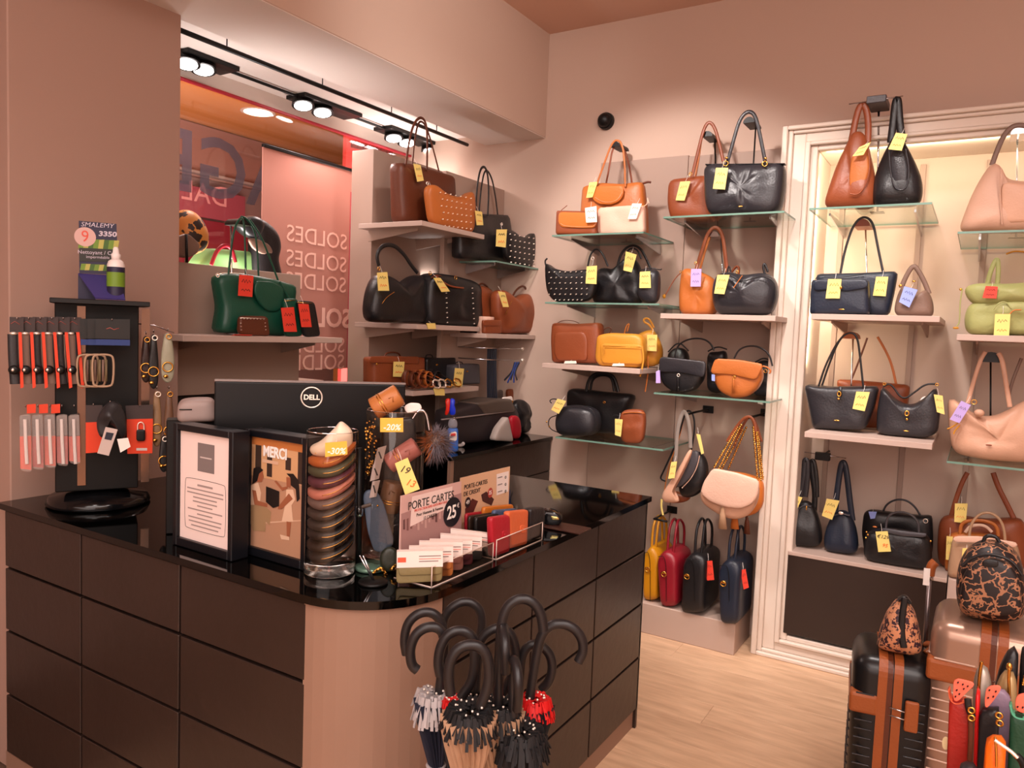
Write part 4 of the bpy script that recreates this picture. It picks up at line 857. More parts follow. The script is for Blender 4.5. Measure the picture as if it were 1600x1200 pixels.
# foot of the niche
h4 = bag('short black bar hook holding two slouch bags at the foot of the niche', 'B', 4.10, (1285, 712), None, None, 'bag_hook', 'hook')
box('hook_block', *sorted((h4.L(1274, 712).x, h4.L(1297, 716).x)), -0.015, 0.015, h4.L(1285, 719).z, h4.L(1285, 707).z, BLKM, h4.root, 0.002)
tube('hook_bar', [h4.L(1254, 706), h4.L(1322, 716)], 0.003, 0.003, CHROME, h4.root, (0, 1, 0), 6, False, None, 0); tube('hook_arm', [(0, 0, 0), (0, YN - 4.10, 0)], 0.006, 0.006, BLKM, h4.root, (0, 0, 1), 6, False, None, 0)
b = bag('black slouch bag with wide folded strap, leftmost at the foot of the niche', 'B', 4.07, (1256, 862), zc4, 'bags at the foot of the niche', 'slouch_bag', 'handbag')
b.body([(1229, 864), (1230, 830), (1240, 796), (1250, 782), (1266, 782), (1276, 800), (1284, 835), (1284, 866)], 0.13, BLK, 2.8, wob=0.012, topthin=0.4)
b.strap([(1248, 800), (1250, 770), (1256, 738), (1258, 708), (1262, 706), (1262, 740), (1258, 775)], 0.03, 0.01, BLK2, off=0.02)
b.strap([(1272, 800), (1274, 770), (1270, 738), (1268, 710), (1272, 708), (1276, 740), (1276, 775)], 0.028, 0.01, BLK, off=-0.01)
b.strap([(1244, 800), (1256, 790), (1268, 792)], 0.008, 0.03, GREY, 'zip', off=0.03); b.ell(1260, 795, 0.004, 0.012, 0.003, GOLD, 'zip_pull', 0.06)
b.tag([(1241, 772), (1254, 776), (1242, 806), (1230, 800)], 'y', 0.06)
b = bag('navy slouch bag with dark strap, second from the left at the foot of the niche', 'B', 4.07, (1313, 870), zc4, 'bags at the foot of the niche', 'slouch_bag', 'handbag')
b.body([(1287, 869), (1288, 838), (1298, 808), (1310, 796), (1326, 798), (1336, 820), (1341, 850), (1340, 874)], 0.14, NAVY, 2.8, wob=0.012, topthin=0.4)
b.strap([(1304, 812), (1307, 775), (1312, 735), (1316, 712), (1321, 714), (1325, 745), (1328, 780), (1332, 815)], 0.03, 0.012, NAVY, off=0.0)
b.strap([(1300, 808), (1314, 802), (1328, 806)], 0.008, 0.03, GREY, 'zip', off=0.03); b.ell(1314, 802, 0.012, 0.008, 0.003, SLV, 'label_plate', 0.05)
b.tag([(1292, 777), (1312, 780), (1300, 814), (1284, 807)], 'y', 0.06)
b = bag('black handbag with rear round handles standing behind another black handbag', 'B', 4.19, (1403, 875), zc4, 'bags at the foot of the niche', 'handbag', 'handbag')
b.body([(1350, 800), (1362, 796), (1400, 802), (1445, 806), (1457, 804), (1458, 850), (1456, 876), (1350, 872), (1346, 835)], 0.09, BLK, 4, wob=0.012)
b.strap([(1379, 803), (1384, 788), (1398, 778), (1416, 778), (1430, 790), (1438, 806)], 0.010, 0.008, BLK2); b.ring(1446, 815, 0.01, SLV)
b.tag([(1357, 800), (1370, 800), (1367, 812), (1360, 813)], 'b', 0.055, False)
b = bag('black zip handbag with round handles and a large yellow tag at the niche foot', 'B', 4.03, (1402, 885), zc4, 'bags at the foot of the niche', 'handbag', 'handbag')
b.body([(1354, 832), (1372, 826), (1400, 826), (1430, 832), (1452, 836), (1457, 862), (1454, 894), (1400, 888), (1349, 878), (1350, 850)], 0.13, BLK, 3.4, wob=0.008, pleats=[(1395, 840, 1382, 870, 0.006, 0.01), (1425, 845, 1440, 880, 0.008, 0.012)])
b.piece([(1378, 824), (1420, 830), (1450, 833), (1446, 840), (1410, 838), (1378, 832)], GREY, 'top_band', off=0.05, th=0.02)
b.strap([(1384, 828), (1386, 806), (1396, 798), (1411, 796), (1426, 802), (1435, 814), (1436, 834)], 0.010, 0.008, GREY, off=0.05)
b.ell(1367, 823, 0.010, 0.004, 0.004, ORG, 'fob', 0.05)
for q in ((1354, 832), (1356, 837), (1353, 842), (1454, 846)): b.ell(q[0], q[1], 0.005, 0.005, 0.004, GOLD, 'rivet', 0.05)
t = b.tag([(1368, 831), (1387, 830), (1392, 865), (1372, 866)], 'y', 0.075, False)
q = b.L(1379, 840, 0.0775); text_obj('€129', 0.024, INK, t, q, FRONT, 'handwriting', 0.0002, shear=0.3)
q = b.L(1382, 855, 0.0775); text_obj('95', 0.024, OINK, t, q, FRONT, 'handwriting', 0.0002, shear=0.3)
# right edge column
b = bag('large nude pink slouch bag with a strap at the right edge of the top shelf', 'B', 3.84, (1570, 361), zD1, 'bags on the right of the niche', 'slouch_bag', 'bag')
b.body([(1497, 363), (1504, 340), (1520, 300), (1536, 272), (1552, 252), (1566, 262), (1570, 280), (1600, 285), (1640, 282), (1672, 300), (1700, 362)], 0.17, NUDE, 3, wob=0.012, topthin=0.4, center=(1590, 325))
b.strap([(1550, 258), (1556, 240), (1568, 212), (1582, 197), (1600, 196), (1622, 205), (1640, 250), (1648, 290)], 0.022, 0.006, TAU, off=0.0)
b.piece([(1564, 290), (1572, 284), (1600, 288), (1640, 286), (1640, 345), (1570, 348), (1562, 320)], BLUSH, 'front_opening', off=0.06, th=0.04)
b.strap([(1564, 262), (1562, 300), (1566, 350)], 0.006, 0.006, NUDE, 'seam', off=0.085)
hanger('handle rest holding the nude slouch bag', 'B', 3.86, (1592, 200), (1590, 361), zD1, CHROME)
b = bag('crumpled pistachio green duffel with red and yellow tags', 'B', 3.92, (1560, 520), zD2, 'bags on the right of the niche', 'duffel_bag', 'bag')
b.body([(1510, 480), (1522, 470), (1560, 466), (1610, 462), (1650, 470), (1655, 519), (1512, 519), (1506, 500)], 0.18, PIST, 2.6, wob=0.03, wsc=10, pleats=[(1530, 478, 1545, 510, 0.01, 0.012)])
b.body([(1506, 450), (1525, 444), (1570, 446), (1620, 442), (1650, 450), (1650, 476), (1580, 478), (1522, 476), (1509, 464)], 0.16, PIST, 2.6, name='upper_fold', snap=False, off=0.01, wob=0.02)
b.strap([(1542, 448), (1548, 425), (1558, 406), (1560, 425), (1558, 448)], 0.02, 0.01, PIST)
b.strap([(1504, 452), (1500, 470), (1500, 500), (1495, 506)], 0.006, 0.006, PIST, 'cord', off=0.03); b.ell(1494, 508, 0.012, 0.005, 0.005, MUST, 'cord_tip', 0.03); b.ell(1501, 453, 0.006, 0.006, 0.005, GOLD, 'rivet', 0.03)
b.strap([(1552, 482), (1560, 472), (1572, 470), (1580, 480)], 0.006, 0.005, PIST, 'front_handle', off=0.1); b.strap([(1576, 490), (1584, 482), (1596, 482)], 0.005, 0.004, ORG, 'cord_end', off=0.1)
b.tag([(1540, 448), (1559, 449), (1557, 466), (1535, 465)], 'r', 0.1); b.tag([(1555, 488), (1579, 488), (1577, 521), (1553, 521)], 'y', 0.11)
hk = bag('faint yellow strap end hanging under the glass shelf above the green bag', 'B', 4.0, (1590, 398), None, None, 'hanging_strap', 'strap'); hk.strap([(1572, 397), (1585, 392), (1604, 394)], 0.008, 0.004, MUST, 'strap_end')
b = bag('blush pink gathered handbag with a lavender tag on the glass shelf', 'B', 3.90, (1550, 716), zD3, 'bags on the right of the niche', 'gathered_bag', 'handbag')
b.body([(1480, 622), (1494, 624), (1510, 640), (1530, 650), (1555, 650), (1580, 638), (1602, 624), (1650, 620), (1660, 700), (1610, 722), (1540, 717), (1488, 707), (1482, 665)], 0.17, BLUSH, 3.2, wob=0.012, center=(1560, 685), pleats=[(1500, 650, 1540, 690, 0.012, 0.012), (1540, 655, 1545, 690, 0.012, 0.01), (1590, 640, 1560, 685, 0.012, 0.012), (1515, 650, 1545, 690, 0.008, 0.01)])
b.strap([(1512, 630), (1520, 600), (1532, 562), (1540, 550)], 0.018, 0.006, BLUSH, off=0.0)
b.strap([(1578, 636), (1572, 600), (1566, 562), (1560, 552)], 0.02, 0.006, BLUSH, off=0.0)
b.strap([(1596, 560), (1580, 600), (1575, 625)], 0.014, 0.006, TAU, 'rear_handle', off=-0.08)
b.ell(1530, 645, 0.02, 0.016, 0.014, BLUSH, 'knot', 0.08); b.ring(1522, 628, 0.010, GOLD, 0.08); b.ell(1545, 695, 0.012, 0.004, 0.003, BRN, 'logo_plate', 0.088)
b.strap([(1498, 660), (1486, 668), (1480, 670)], 0.006, 0.004, MUST, 'cord_tip', off=0.09); b.strap([(1500, 664), (1492, 672), (1490, 678)], 0.006, 0.004, MUST, 'cord_tip', off=0.09)
b.tag([(1502, 626), (1517, 633), (1499, 661), (1484, 655)], 'l', 0.1)
hanger('black handle rest with a round cap holding the blush bag', 'B', 3.94, (1549, 556), (1548, 716), zD3, BLKM, 0.045)
zC5 = zc4
b = bag('wide brown tote with long crossed straps at the right foot of the niche', 'B', 4.16, (1530, 885), zC5, 'bags on the right of the niche', 'tote_bag', 'bag')
b.body([(1468, 808), (1490, 804), (1540, 812), (1590, 808), (1602, 815), (1604, 895), (1466, 888), (1464, 850)], 0.12, BRN, 3.4, wob=0.015)
b.strap([(1486, 808), (1494, 778), (1504, 750), (1512, 736)], 0.022, 0.006, BRN); b.strap([(1584, 810), (1572, 784), (1560, 760), (1552, 736)], 0.024, 0.006, BRN)
b.tag([(1492, 786), (1512, 786), (1509, 818), (1491, 816)], 'y', 0.08)
b = bag('cognac handbag with a flat top handle behind the beige handbag', 'B', 4.09, (1530, 890), zC5, 'bags on the right of the niche', 'handbag', 'handbag')
b.body([(1478, 835), (1500, 830), (1560, 836), (1566, 890), (1476, 886)], 0.1, TAN, 4, wob=0.008)
b.strap([(1500, 834), (1502, 818), (1518, 814), (1545, 816), (1558, 824), (1560, 838)], 0.016, 0.008, TAN, off=0.03); b.strap([(1508, 832), (1516, 822), (1538, 821), (1550, 832)], 0.014, 0.006, CRM, off=0.04)
b.tag([(1479, 837), (1489, 838), (1487, 872), (1478, 871)], 'y', 0.07)
b = bag('beige handbag with round top handle just behind the leopard backpack', 'B', 4.0, (1535, 896), zC5, 'bags on the right of the niche', 'handbag', 'handbag')
b.body([(1488, 840), (1530, 842), (1590, 850), (1596, 875), (1596, 900), (1480, 896), (1482, 875)], 0.14, BEIGE, 4, wob=0.008, topthin=0.2)
b.strap([(1514, 846), (1516, 822), (1528, 806), (1544, 802), (1560, 810), (1569, 826), (1571, 852)], 0.012, 0.01, BEIGE, off=0.04)
b.piece([(1490, 838), (1530, 838), (1590, 848), (1590, 856), (1530, 848), (1488, 846)], CRM, 'studded_band', off=0.065, th=0.012); b.tag([(1504, 856), (1516, 856), (1514, 870), (1503, 868)], 'y', 0.09, False)

# wall camera
dc = empty('dome_camera', hit(948, 190, y=YB), 0, 'small black dome camera on the back wall above the orange tote', 'camera')
bm = bmesh.new(); bmesh.ops.create_uvsphere(bm, u_segments=24, v_segments=14, radius=0.042)
for v in bm.verts: v.co = Vector((v.co.x, -0.03 + v.co.y * 0.9, v.co.z))
bm_obj('dome', bm, BLKM, dc, True)
bm = bmesh.new(); bmesh.ops.create_cone(bm, cap_ends=True, segments=24, radius1=0.05, radius2=0.048, depth=0.024, matrix=Matrix.Translation((0, -0.012, 0)) @ Matrix.Rotation(PI / 2, 4, 'X')); bm_obj('mount_ring', bm, BLKM, dc)
# ------------------------------------------------------------------ bags on the window side
def wbag(label, c, anchor, z, group=None, name='handbag', cat='handbag'): return Item(name, label, cat, 'W', c, anchor, z, group)
b = wbag('tall dark brown tote with long handles on the shelf by the window', -2.68, (660, 350), zS1, 'bags by the window', 'tote_bag', 'bag')
b.body([(615, 254), (640, 256), (680, 268), (705, 276), (706, 320), (704, 368), (640, 358), (619, 350), (617, 300)], 0.14, DBR, 4, wob=0.006, topthin=0.2)
b.strap([(634, 258), (640, 215), (647, 190), (657, 180), (666, 188), (668, 220), (667, 266)], 0.016, 0.006, DBR, off=0.06)
b.strap([(644, 262), (648, 215), (654, 186), (664, 190), (674, 220), (686, 268)], 0.012, 0.006, DBR, off=-0.05)
b.tag([(646, 256), (657, 258), (662, 283), (652, 285)], 'y', 0.085)
b.tag([(665, 294), (681, 295), (680, 325), (665, 323)], 'y', 0.10)
b = wbag('tan pouch covered in shiny studs on the shelf by the window', -2.52, (710, 352), zS1, 'bags by the window', 'studded_pouch', 'bag')
b.body([(664, 290), (676, 286), (690, 298), (706, 305), (722, 306), (735, 298), (739, 306), (741, 335), (736, 357), (715, 352), (690, 346), (672, 340)], 0.08, TAN, 3.4, wob=0.002, center=(705, 328))
b.studs([(688 + 2.5 * (r % 2) + r, 298 + 9 * r, 736, 306 + 8.6 * r + (2 if r < 2 else 0), 7) for r in range(6)], SLV, 0.042, 0.005)
b.ring(668, 285, 0.008, SLV)
b = wbag('black tote with two long handles on the corner glass shelf', -2.55, (755, 408), zT1, 'bags by the window', 'tote_bag', 'handbag')
b.body([(712, 338), (750, 334), (791, 336), (796, 375), (798, 412), (755, 408), (712, 404)], 0.12, BLK, 4, wob=0.006, topthin=0.2)
b.strap([(743, 336), (745, 295), (750, 264), (757, 259), (762, 270), (764, 300), (762, 338)], 0.016, 0.006, BLK, off=0.05)
b.strap([(748, 336), (752, 290), (758, 262), (768, 275), (774, 305), (778, 338)], 0.014, 0.006, BLK, off=-0.05)
b.tag([(742, 329), (753, 331), (755, 352), (745, 352)], 'y', 0.075)
b = wbag('black pouch with rows of pale studs on the corner glass shelf', -2.44, (815, 414), zT1, 'bags by the window', 'studded_pouch', 'bag')
b.body([(786, 360), (796, 358), (812, 370), (824, 370), (832, 362), (835, 372), (836, 398), (827, 416), (803, 412), (788, 400)], 0.07, BLK, 3.4, wob=0.002, center=(812, 388))
b.studs([(797 + 1.5 * (r % 2), 365 + 8.4 * r, 834, 372 + 8.2 * r, 6) for r in range(6)], SLV, 0.038, 0.005)
b.tag([(776, 358), (792, 358), (790, 385), (775, 383)], 'y', 0.06); b.ring(784, 350, 0.007, SLV, 0.05)
b = wbag('black slouchy hobo with a thick arched strap on the middle window shelf', -2.58, (615, 503), zS2, 'bags by the window', 'hobo_bag', 'handbag')
b.body([(577, 452), (588, 428), (602, 430), (620, 446), (634, 440), (648, 428), (658, 434), (660, 503), (576, 503), (572, 485)], 0.16, BLK, 3, wob=0.012, center=(625, 470))
b.strap([(592, 416), (588, 398), (598, 383), (616, 383), (632, 398), (642, 414), (652, 426)], 0.022, 0.012, BLK)
b.strap([(597, 474), (604, 464), (616, 456)], 0.003, 0.003, GOLD, 'zip', off=0.085); b.ring(592, 420, 0.008)
b.tag([(589, 426), (605, 425), (608, 454), (591, 454)], 'y', 0.10)
b = wbag('black duffel with a vertical line of studs on the middle window shelf', -2.55, (700, 507), zS2, 'bags by the window', 'duffel_bag', 'handbag')
b.body([(661, 432), (672, 426), (700, 430), (730, 438), (742, 446), (744, 510), (700, 508), (660, 504), (658, 470)], 0.17, BLK, 4, wob=0.008)
b.studs([(697, 450, 699, 503, 8), (738, 450, 741, 505, 8)], SLV, 0.088, 0.004)
b.strap([(674, 434), (684, 428), (700, 440), (716, 446), (726, 440)], 0.010, 0.01, DBR, off=0.06); b.strap([(682, 432), (700, 447), (724, 450)], 0.010, 0.01, BRN, off=0.09)
b.ring(672, 427, 0.01); b.ring(712, 434, 0.01)
b.tag([(677, 434), (688, 434), (703, 455), (690, 456)], 'y', 0.11)
b = wbag('upright cognac bag at the back of the corner shelf', -2.57, (757, 520), zT2, 'bags by the window', 'handbag', 'bag')
b.body([(740, 448), (750, 445), (766, 452), (772, 490), (774, 522), (742, 520), (738, 480)], 0.1, BRN, 3, wob=0.01); b.strap([(744, 450), (752, 442), (760, 446), (764, 452)], 0.012, 0.01, DBR); b.tag([(740, 462), (746, 464), (751, 477), (741, 476)], 'y', 0.06, False)
b = wbag('cognac slouch hobo with a pointed side on the corner shelf', -2.47, (808, 522), zT2, 'bags by the window', 'hobo_bag', 'bag')
b.body([(772, 454), (784, 452), (794, 462), (802, 468), (814, 460), (823, 458), (834, 478), (839, 500), (836, 521), (780, 523), (772, 492)], 0.14, BRN, 2.8, wob=0.012, center=(806, 492))
b.strap([(799, 468), (804, 456), (812, 448), (820, 447), (824, 456)], 0.014, 0.01, DBR); b.strap([(790, 492), (795, 480), (800, 470)], 0.003, 0.003, GOLD, 'zip', off=0.075)
b.tag([(778, 455), (789, 457), (795, 480), (786, 480)], 'y', 0.09)
b = wbag('small cream cylindrical box on the corner shelf', -2.46, (756, 508), zT2, None, 'round_box', 'box'); V = []
c = b.L(758, 505); 
bm = bmesh.new(); bmesh.ops.create_cone(bm, cap_ends=True, segments=28, radius1=0.045, radius2=0.05, depth=0.085, matrix=Matrix.Translation((c.x, 0, 0.0425))); bm_obj('box_body', bm, CRM, b.root, False)
bm = bmesh.new(); bmesh.ops.create_cone(bm, cap_ends=True, segments=28, radius1=0.052, radius2=0.052, depth=0.015, matrix=Matrix.Translation((c.x, 0, 0.09))); bm_obj('box_rim', bm, CRM, b.root, False)
b = wbag('small rust leather wallet standing on the corner shelf', -2.405, (768, 519), zT2, None, 'wallet', 'wallet'); b.body([(755, 500), (781, 500), (781, 520), (755, 520)], 0.03, BRN, 9, wob=0.002); b.piece([(755, 500), (781, 500), (781, 509), (755, 509)], BRN, 'flap', th=0.008)
# lower shelf: belts, boxes
b = wbag('brown leather briefcase behind the monitor on the lowest window shelf', -2.66, (610, 610), zS3, None, 'briefcase', 'bag')
b.body([(575, 558), (610, 556), (656, 558), (656, 608), (575, 606)], 0.1, BRN, 7, wob=0.003); b.piece([(576, 557), (655, 557), (655, 570), (576, 568)], BRN, 'flap', th=0.012); b.ell(589, 570, 0.008, 0.006, 0.004, GOLD, 'lock', 0.06); b.strap([(600, 558), (604, 550), (622, 550), (626, 558)], 0.01, 0.01, DBR)
b.tag([(615, 566), (632, 566), (630, 592), (614, 592)], 'y', 0.07)
for (P, lb, c_, d_) in (([(657, 559), (703, 558), (704, 602), (656, 604)], 'black gift box behind the rolled belts', -2.68, 0.10), ([(704, 570), (741, 568), (742, 604), (703, 605)], 'dark grey gift box with a small handle at the right of the belts', -2.60, 0.09)):
    b = wbag(lb, c_, (P[3][0], P[3][1]), zS3, 'gift boxes', 'gift_box', 'box'); b.body(P, d_, BLK if 'black' in lb else GREY, 12, wob=0, it=1); b.strap([(P[0][0] + 8, P[0][1]), (P[0][0] + 9, P[0][1] - 5), (P[0][0] + 18, P[0][1] - 5), (P[0][0] + 19, P[0][1])], 0.006, 0.006, BLK); b.ell(P[0][0] + 26, P[0][1] + 12, 0.012, 0.006, 0.003, GOLD, 'emblem', d_ / 2)
lt = wbag('yellow price tag leaning on the grey gift box', -2.50, (717, 604), None, None, 'price_card', 'tag'); lt.d = 0; lt.tag([(711, 575), (725, 576), (722, 604), (708, 603)], 'y', 0)
for k, (x0, y0, x1, y1, cm, bc, lb) in enumerate(((640, 578, 667, 600, DBR, SLV, 'dark brown rolled belt with a square silver buckle'), (652, 574, 676, 596, BRN, SLV, 'rust brown rolled belt with a bright buckle'), (662, 570, 686, 596, TAN, GOLD, 'tan rolled belt with a gold buckle'), (676, 572, 700, 597, BLK, GOLD, 'black rolled belt with a large gold buckle'))):
    b = wbag(lb, -2.50 + 0.0 * k, ((x0 + x1) / 2, 606), zS3, 'rolled belts on the lowest window shelf', 'rolled_belt', 'belt')
    a = b.L(x0, y0); e = b.L(x1, y1); r0 = 0.050; cxx = a.x
    P = [Vector((cxx + math.cos(t) * r0 * (1 - .02 * t), 0.02 - 0.006 * t, 0.054 + math.sin(t) * r0 * (1 - .02 * t))) for t in [i * 0.4 for i in range(30)]]
    tube('belt_coil', P, 0.0025, 0.017, cm, b.root, (0.25, 1, 0), 8, False, None, 0)
    tube('belt_end', [Vector((cxx + .02, -0.02, 0.085)), Vector((cxx + 0.05, -0.03, 0.075)), Vector((e.x, -0.05, max(.03, e.z)))], 0.0025, 0.017, cm, b.root, (0.2, 1, 0.3), 8)
    cb = Vector((e.x + 0.005, -0.055, max(0.028, e.z - 0.01))); tube('buckle', [cb + Vector((-.026, 0, .028)), cb + Vector((.026, -.006, .018)), cb + Vector((.03, -.01, -.022)), cb + Vector((-.022, 0, -.014))], 0.005, 0.005, bc, b.root, (0, 1, 0), 6, True, None, 1)
for (x0, y0, x1, y1, c_, lb) in ((666, 505, 680, 514, XS, 'yellow label on the edge of the middle window shelf'), (677, 607, 694, 618, XS, 'yellow label hanging from the edge of the lowest window shelf')):
    q = wbag(lb, c_ + 0.002, (x0, y0), None, None, 'shelf_label', 'label'); q.d = 0; q.tag([(x0, y0), (x1, y0), (x1 + 1, y1), (x0 + 3, y1)], 'y', 0.002, False)
# belts and straps on rails in the corner
for k, (py, lb) in enumerate(((545, 'upper thin display rail below the corner shelf'), (563, 'lower thin display rail below the corner shelf'))):
    q = wbag(lb, -2.42, (780, py), None, 'corner rails', 'display_rail', 'rail'); a = q.L(760, py - 1); e = q.L(816, py)
    tube('rail', [a + Vector((0, 0.2, 0)), a, e], 0.004, 0.004, CHROME, q.root, (0, 0, 1), 6, False, None, 0); q.ell(816, py, 0.012, 0.012, 0.01, SLV, 'rail_knob', 0)
b = wbag('cluster of long navy belts hanging below the corner shelf', -2.47, (772, 640), None, None, 'hanging_belts', 'belts')
for i in range(5): b.strap([(763 + i * 3, 545), (762 + i * 3, 590), (763 + i * 3.4, 632 + (i % 2) * 5)], 0.022, 0.005, NAVY, 'belt', off=0.012 * i, k=2)
b = wbag('royal blue straps hanging from the lower corner rail', -2.43, (800, 600), None, None, 'hanging_straps', 'straps'); RB = leather('1c3a8c')
for i in range(5): b.strap([(804 + i * 2, 566), (800 + i * 1, 582), (788 + i * 5, 594 + (i % 2) * 4)], 0.014, 0.004, RB if i % 2 else NAVY, 'strap', off=0.01 * i, k=2)
# --- green tote shelf
b = wbag('bottle green tote with slim handles and a curved flap on the shelf beside the column', -2.80, (390, 522), zL, 'items on the green tote shelf', 'tote_bag', 'handbag')
b.body([(333, 432), (345, 426), (385, 428), (425, 436), (459, 446), (456, 470), (446, 523), (390, 520), (336, 517), (342, 478)], 0.13, GREEN, 4, wob=0.010, topthin=0.25)
b.piece([(399, 438), (425, 440), (443, 450), (441, 478), (432, 486), (415, 484), (402, 470), (396, 455)], GREEN, 'flap', th=0.02)
b.strap([(357, 428), (361, 390), (366, 358), (375, 342), (381, 345), (383, 380), (384, 428)], 0.010, 0.006, GREEN, off=0.055)
b.strap([(404, 432), (402, 390), (398, 360), (384, 342), (376, 341)], 0.010, 0.006, GREEN, off=-0.02); b.strap([(436, 442), (424, 410), (408, 370), (390, 345)], 0.010, 0.006, GREEN, off=0.02)
b.strap([(437, 440), (446, 455), (452, 466)], 0.012, 0.006, GREEN, 'side_strap', off=0.06)
b.ring(340, 430, 0.008, SLV, 0.05); b.strap([(338, 430), (350, 426), (380, 428)], 0.004, 0.02, SLV, 'zip', off=0.0)
b.tag([(374, 429), (396, 431), (394, 463), (372, 461)], 'r')
hanger('slim handle rest inside the green tote handles', 'W', -2.84, (379, 342), (382, 520), zL, CHROME, 0.03, BLKM, 0.08)
for (P, mt_, lb, nm, c_, tg) in (([(373, 493), (416, 494), (420, 521), (372, 518)], DBR, 'small dark wallet with a studded edge in front of the green tote', 'wallet', -2.70, None),
        ([(442, 467), (463, 466), (471, 522), (445, 522)], GREEN, 'green upright wallet with a red tag at the right of the green tote', 'wallet', -2.72, [(439, 480), (459, 479), (464, 515), (444, 515)]),
        ([(463, 469), (489, 471), (499, 523), (475, 524)], BLK, 'black zip wallet leaning at the right end of the shelf', 'wallet', -2.69, [(466, 474), (482, 475), (487, 509), (471, 509)])):
    b = wbag(lb, c_, ((P[2][0] + P[3][0]) / 2, P[3][1]), zL, 'items on the green tote shelf', nm, 'wallet'); b.body(P, 0.03, mt_, 6, wob=0.001, it=1)
    b.strap([(P[0][0] + 2, P[0][1] + 3), (P[1][0] - 2, P[1][1] + 3)], 0.003, 0.003, GOLD if mt_ is not DBR else SLV, 'zip', off=0.018, k=0)
    if mt_ is DBR: b.studs([(376, 497, 412, 498, 8), (376, 503, 377, 512, 3), (414, 503, 415, 512, 3)], SLV, 0.016, 0.002)
    if tg: b.tag(tg, 'r', 0.03)
lt = wbag('red price tag lying on the shelf beside the small dark wallet', -2.66, (378, 516), zL, None, 'price_card', 'tag')
box('card', -0.045, 0.045, -0.012, 0.012, 0.001, 0.003, mat('card_red', 'e2402e'), lt.root, 0, M=Matrix.Rotation(-0.25, 4, 'X')); tube('handwriting', [(-.02, -.004, .006), (-.005, .002, .006), (.01, -.004, .006), (.02, .002, .006)], 0.001, 0.001, INK, bpy.data.objects[lt.root.name].children[0], (0, 0, 1), 4, False, None, 0)
b = wbag('black rounded bag behind the green tote handles', -3.10, (412, 432), None, None, 'backpack', 'bag')
b.body([(390, 372), (398, 340), (412, 344), (432, 362), (437, 385), (430, 404), (438, 432), (438, 460), (396, 460), (392, 420)], 0.10, BLK, 2.6, wob=0.01, snap=False); b.piece([(386, 372), (398, 372), (420, 382), (427, 396), (410, 398), (394, 388)], TAU, 'lining', off=0.045, th=0.02)
b.body([(366, 352), (376, 340), (392, 336), (406, 342), (410, 352), (402, 372), (388, 372), (378, 365)], 0.10, BLK, 2.6, name='upper_roll', snap=False, off=0.03, wob=0.012)
cb = wbag('pale green printed bag with a red handle in the window behind the board', -3.15, (330, 430), None, None, 'paper_bag', 'bag')
cb.body([(300, 412), (318, 388), (350, 390), (392, 394), (400, 425), (400, 440), (300, 440)], 0.12, mat('pale_green_print', '7aa868', 0.7, var=0.2), 6, snap=False, wob=0.01)
cb.strap([(330, 414), (338, 392), (350, 382), (362, 386), (368, 410)], 0.02, 0.01, BURG, off=0.07)
lh = wbag('leopard print hat on a small stand half hidden by the column', -3.05, (292, 408), None, None, 'leopard_hat', 'hat')
lh.body([(262, 352), (275, 330), (290, 326), (306, 342), (317, 370), (314, 392), (296, 400), (270, 404)], 0.2, leopard('leopard_gold', 'd08a40', '2a1812', 22), 2.6, snap=False, center=(288, 365)); lh.piece([(272, 370), (292, 364), (312, 382), (308, 396), (290, 404), (272, 400)], TAU, 'hat_lining', off=0.1, th=0.03)
lh.strap([(291, 366), (292, 410)], 0.012, 0.012, BLKM, 'hat_stand', off=0.13, k=0); tube('stand_post', [lh.L(291, 405), Vector((lh.L(291, 405).x, 0, 1.302 - lh.loc.z))], 0.008, 0.008, BLKM, lh.root, k=0)
wl = box('window_ledge', -3.4, -3.0, 1.96, 2.95, 1.275, 1.30, SHELF); tagit(wl, 'taupe window ledge behind the low board', 'ledge')
tube('support_post', [cb.L(345, 436), Vector((cb.L(345, 436).x, 0, 1.302 - cb.loc.z))], 0.012, 0.012, BLKM, cb.root, k=0)
# ------------------------------------------------------------------ things on the sales counter
T = TOPZ + 0.001
def facing(px, py, z):
    """plane through the point under a pixel, turned square to the viewer"""
    p = hit(px, py, z=z); return math.atan2(-p.x, p.y) * 1.0, p
def facing_d(px, py, d):
    r = ray(px, py); h = Vector((r.x, r.y, 0)).length; p = EYE + r * (d / h); return math.atan2(-p.x, p.y), p
def along(pa, pb, z):
    A = hit(*pa, z=z); B = hit(*pb, z=z); return math.atan2(B.y - A.y, B.x - A.x), A
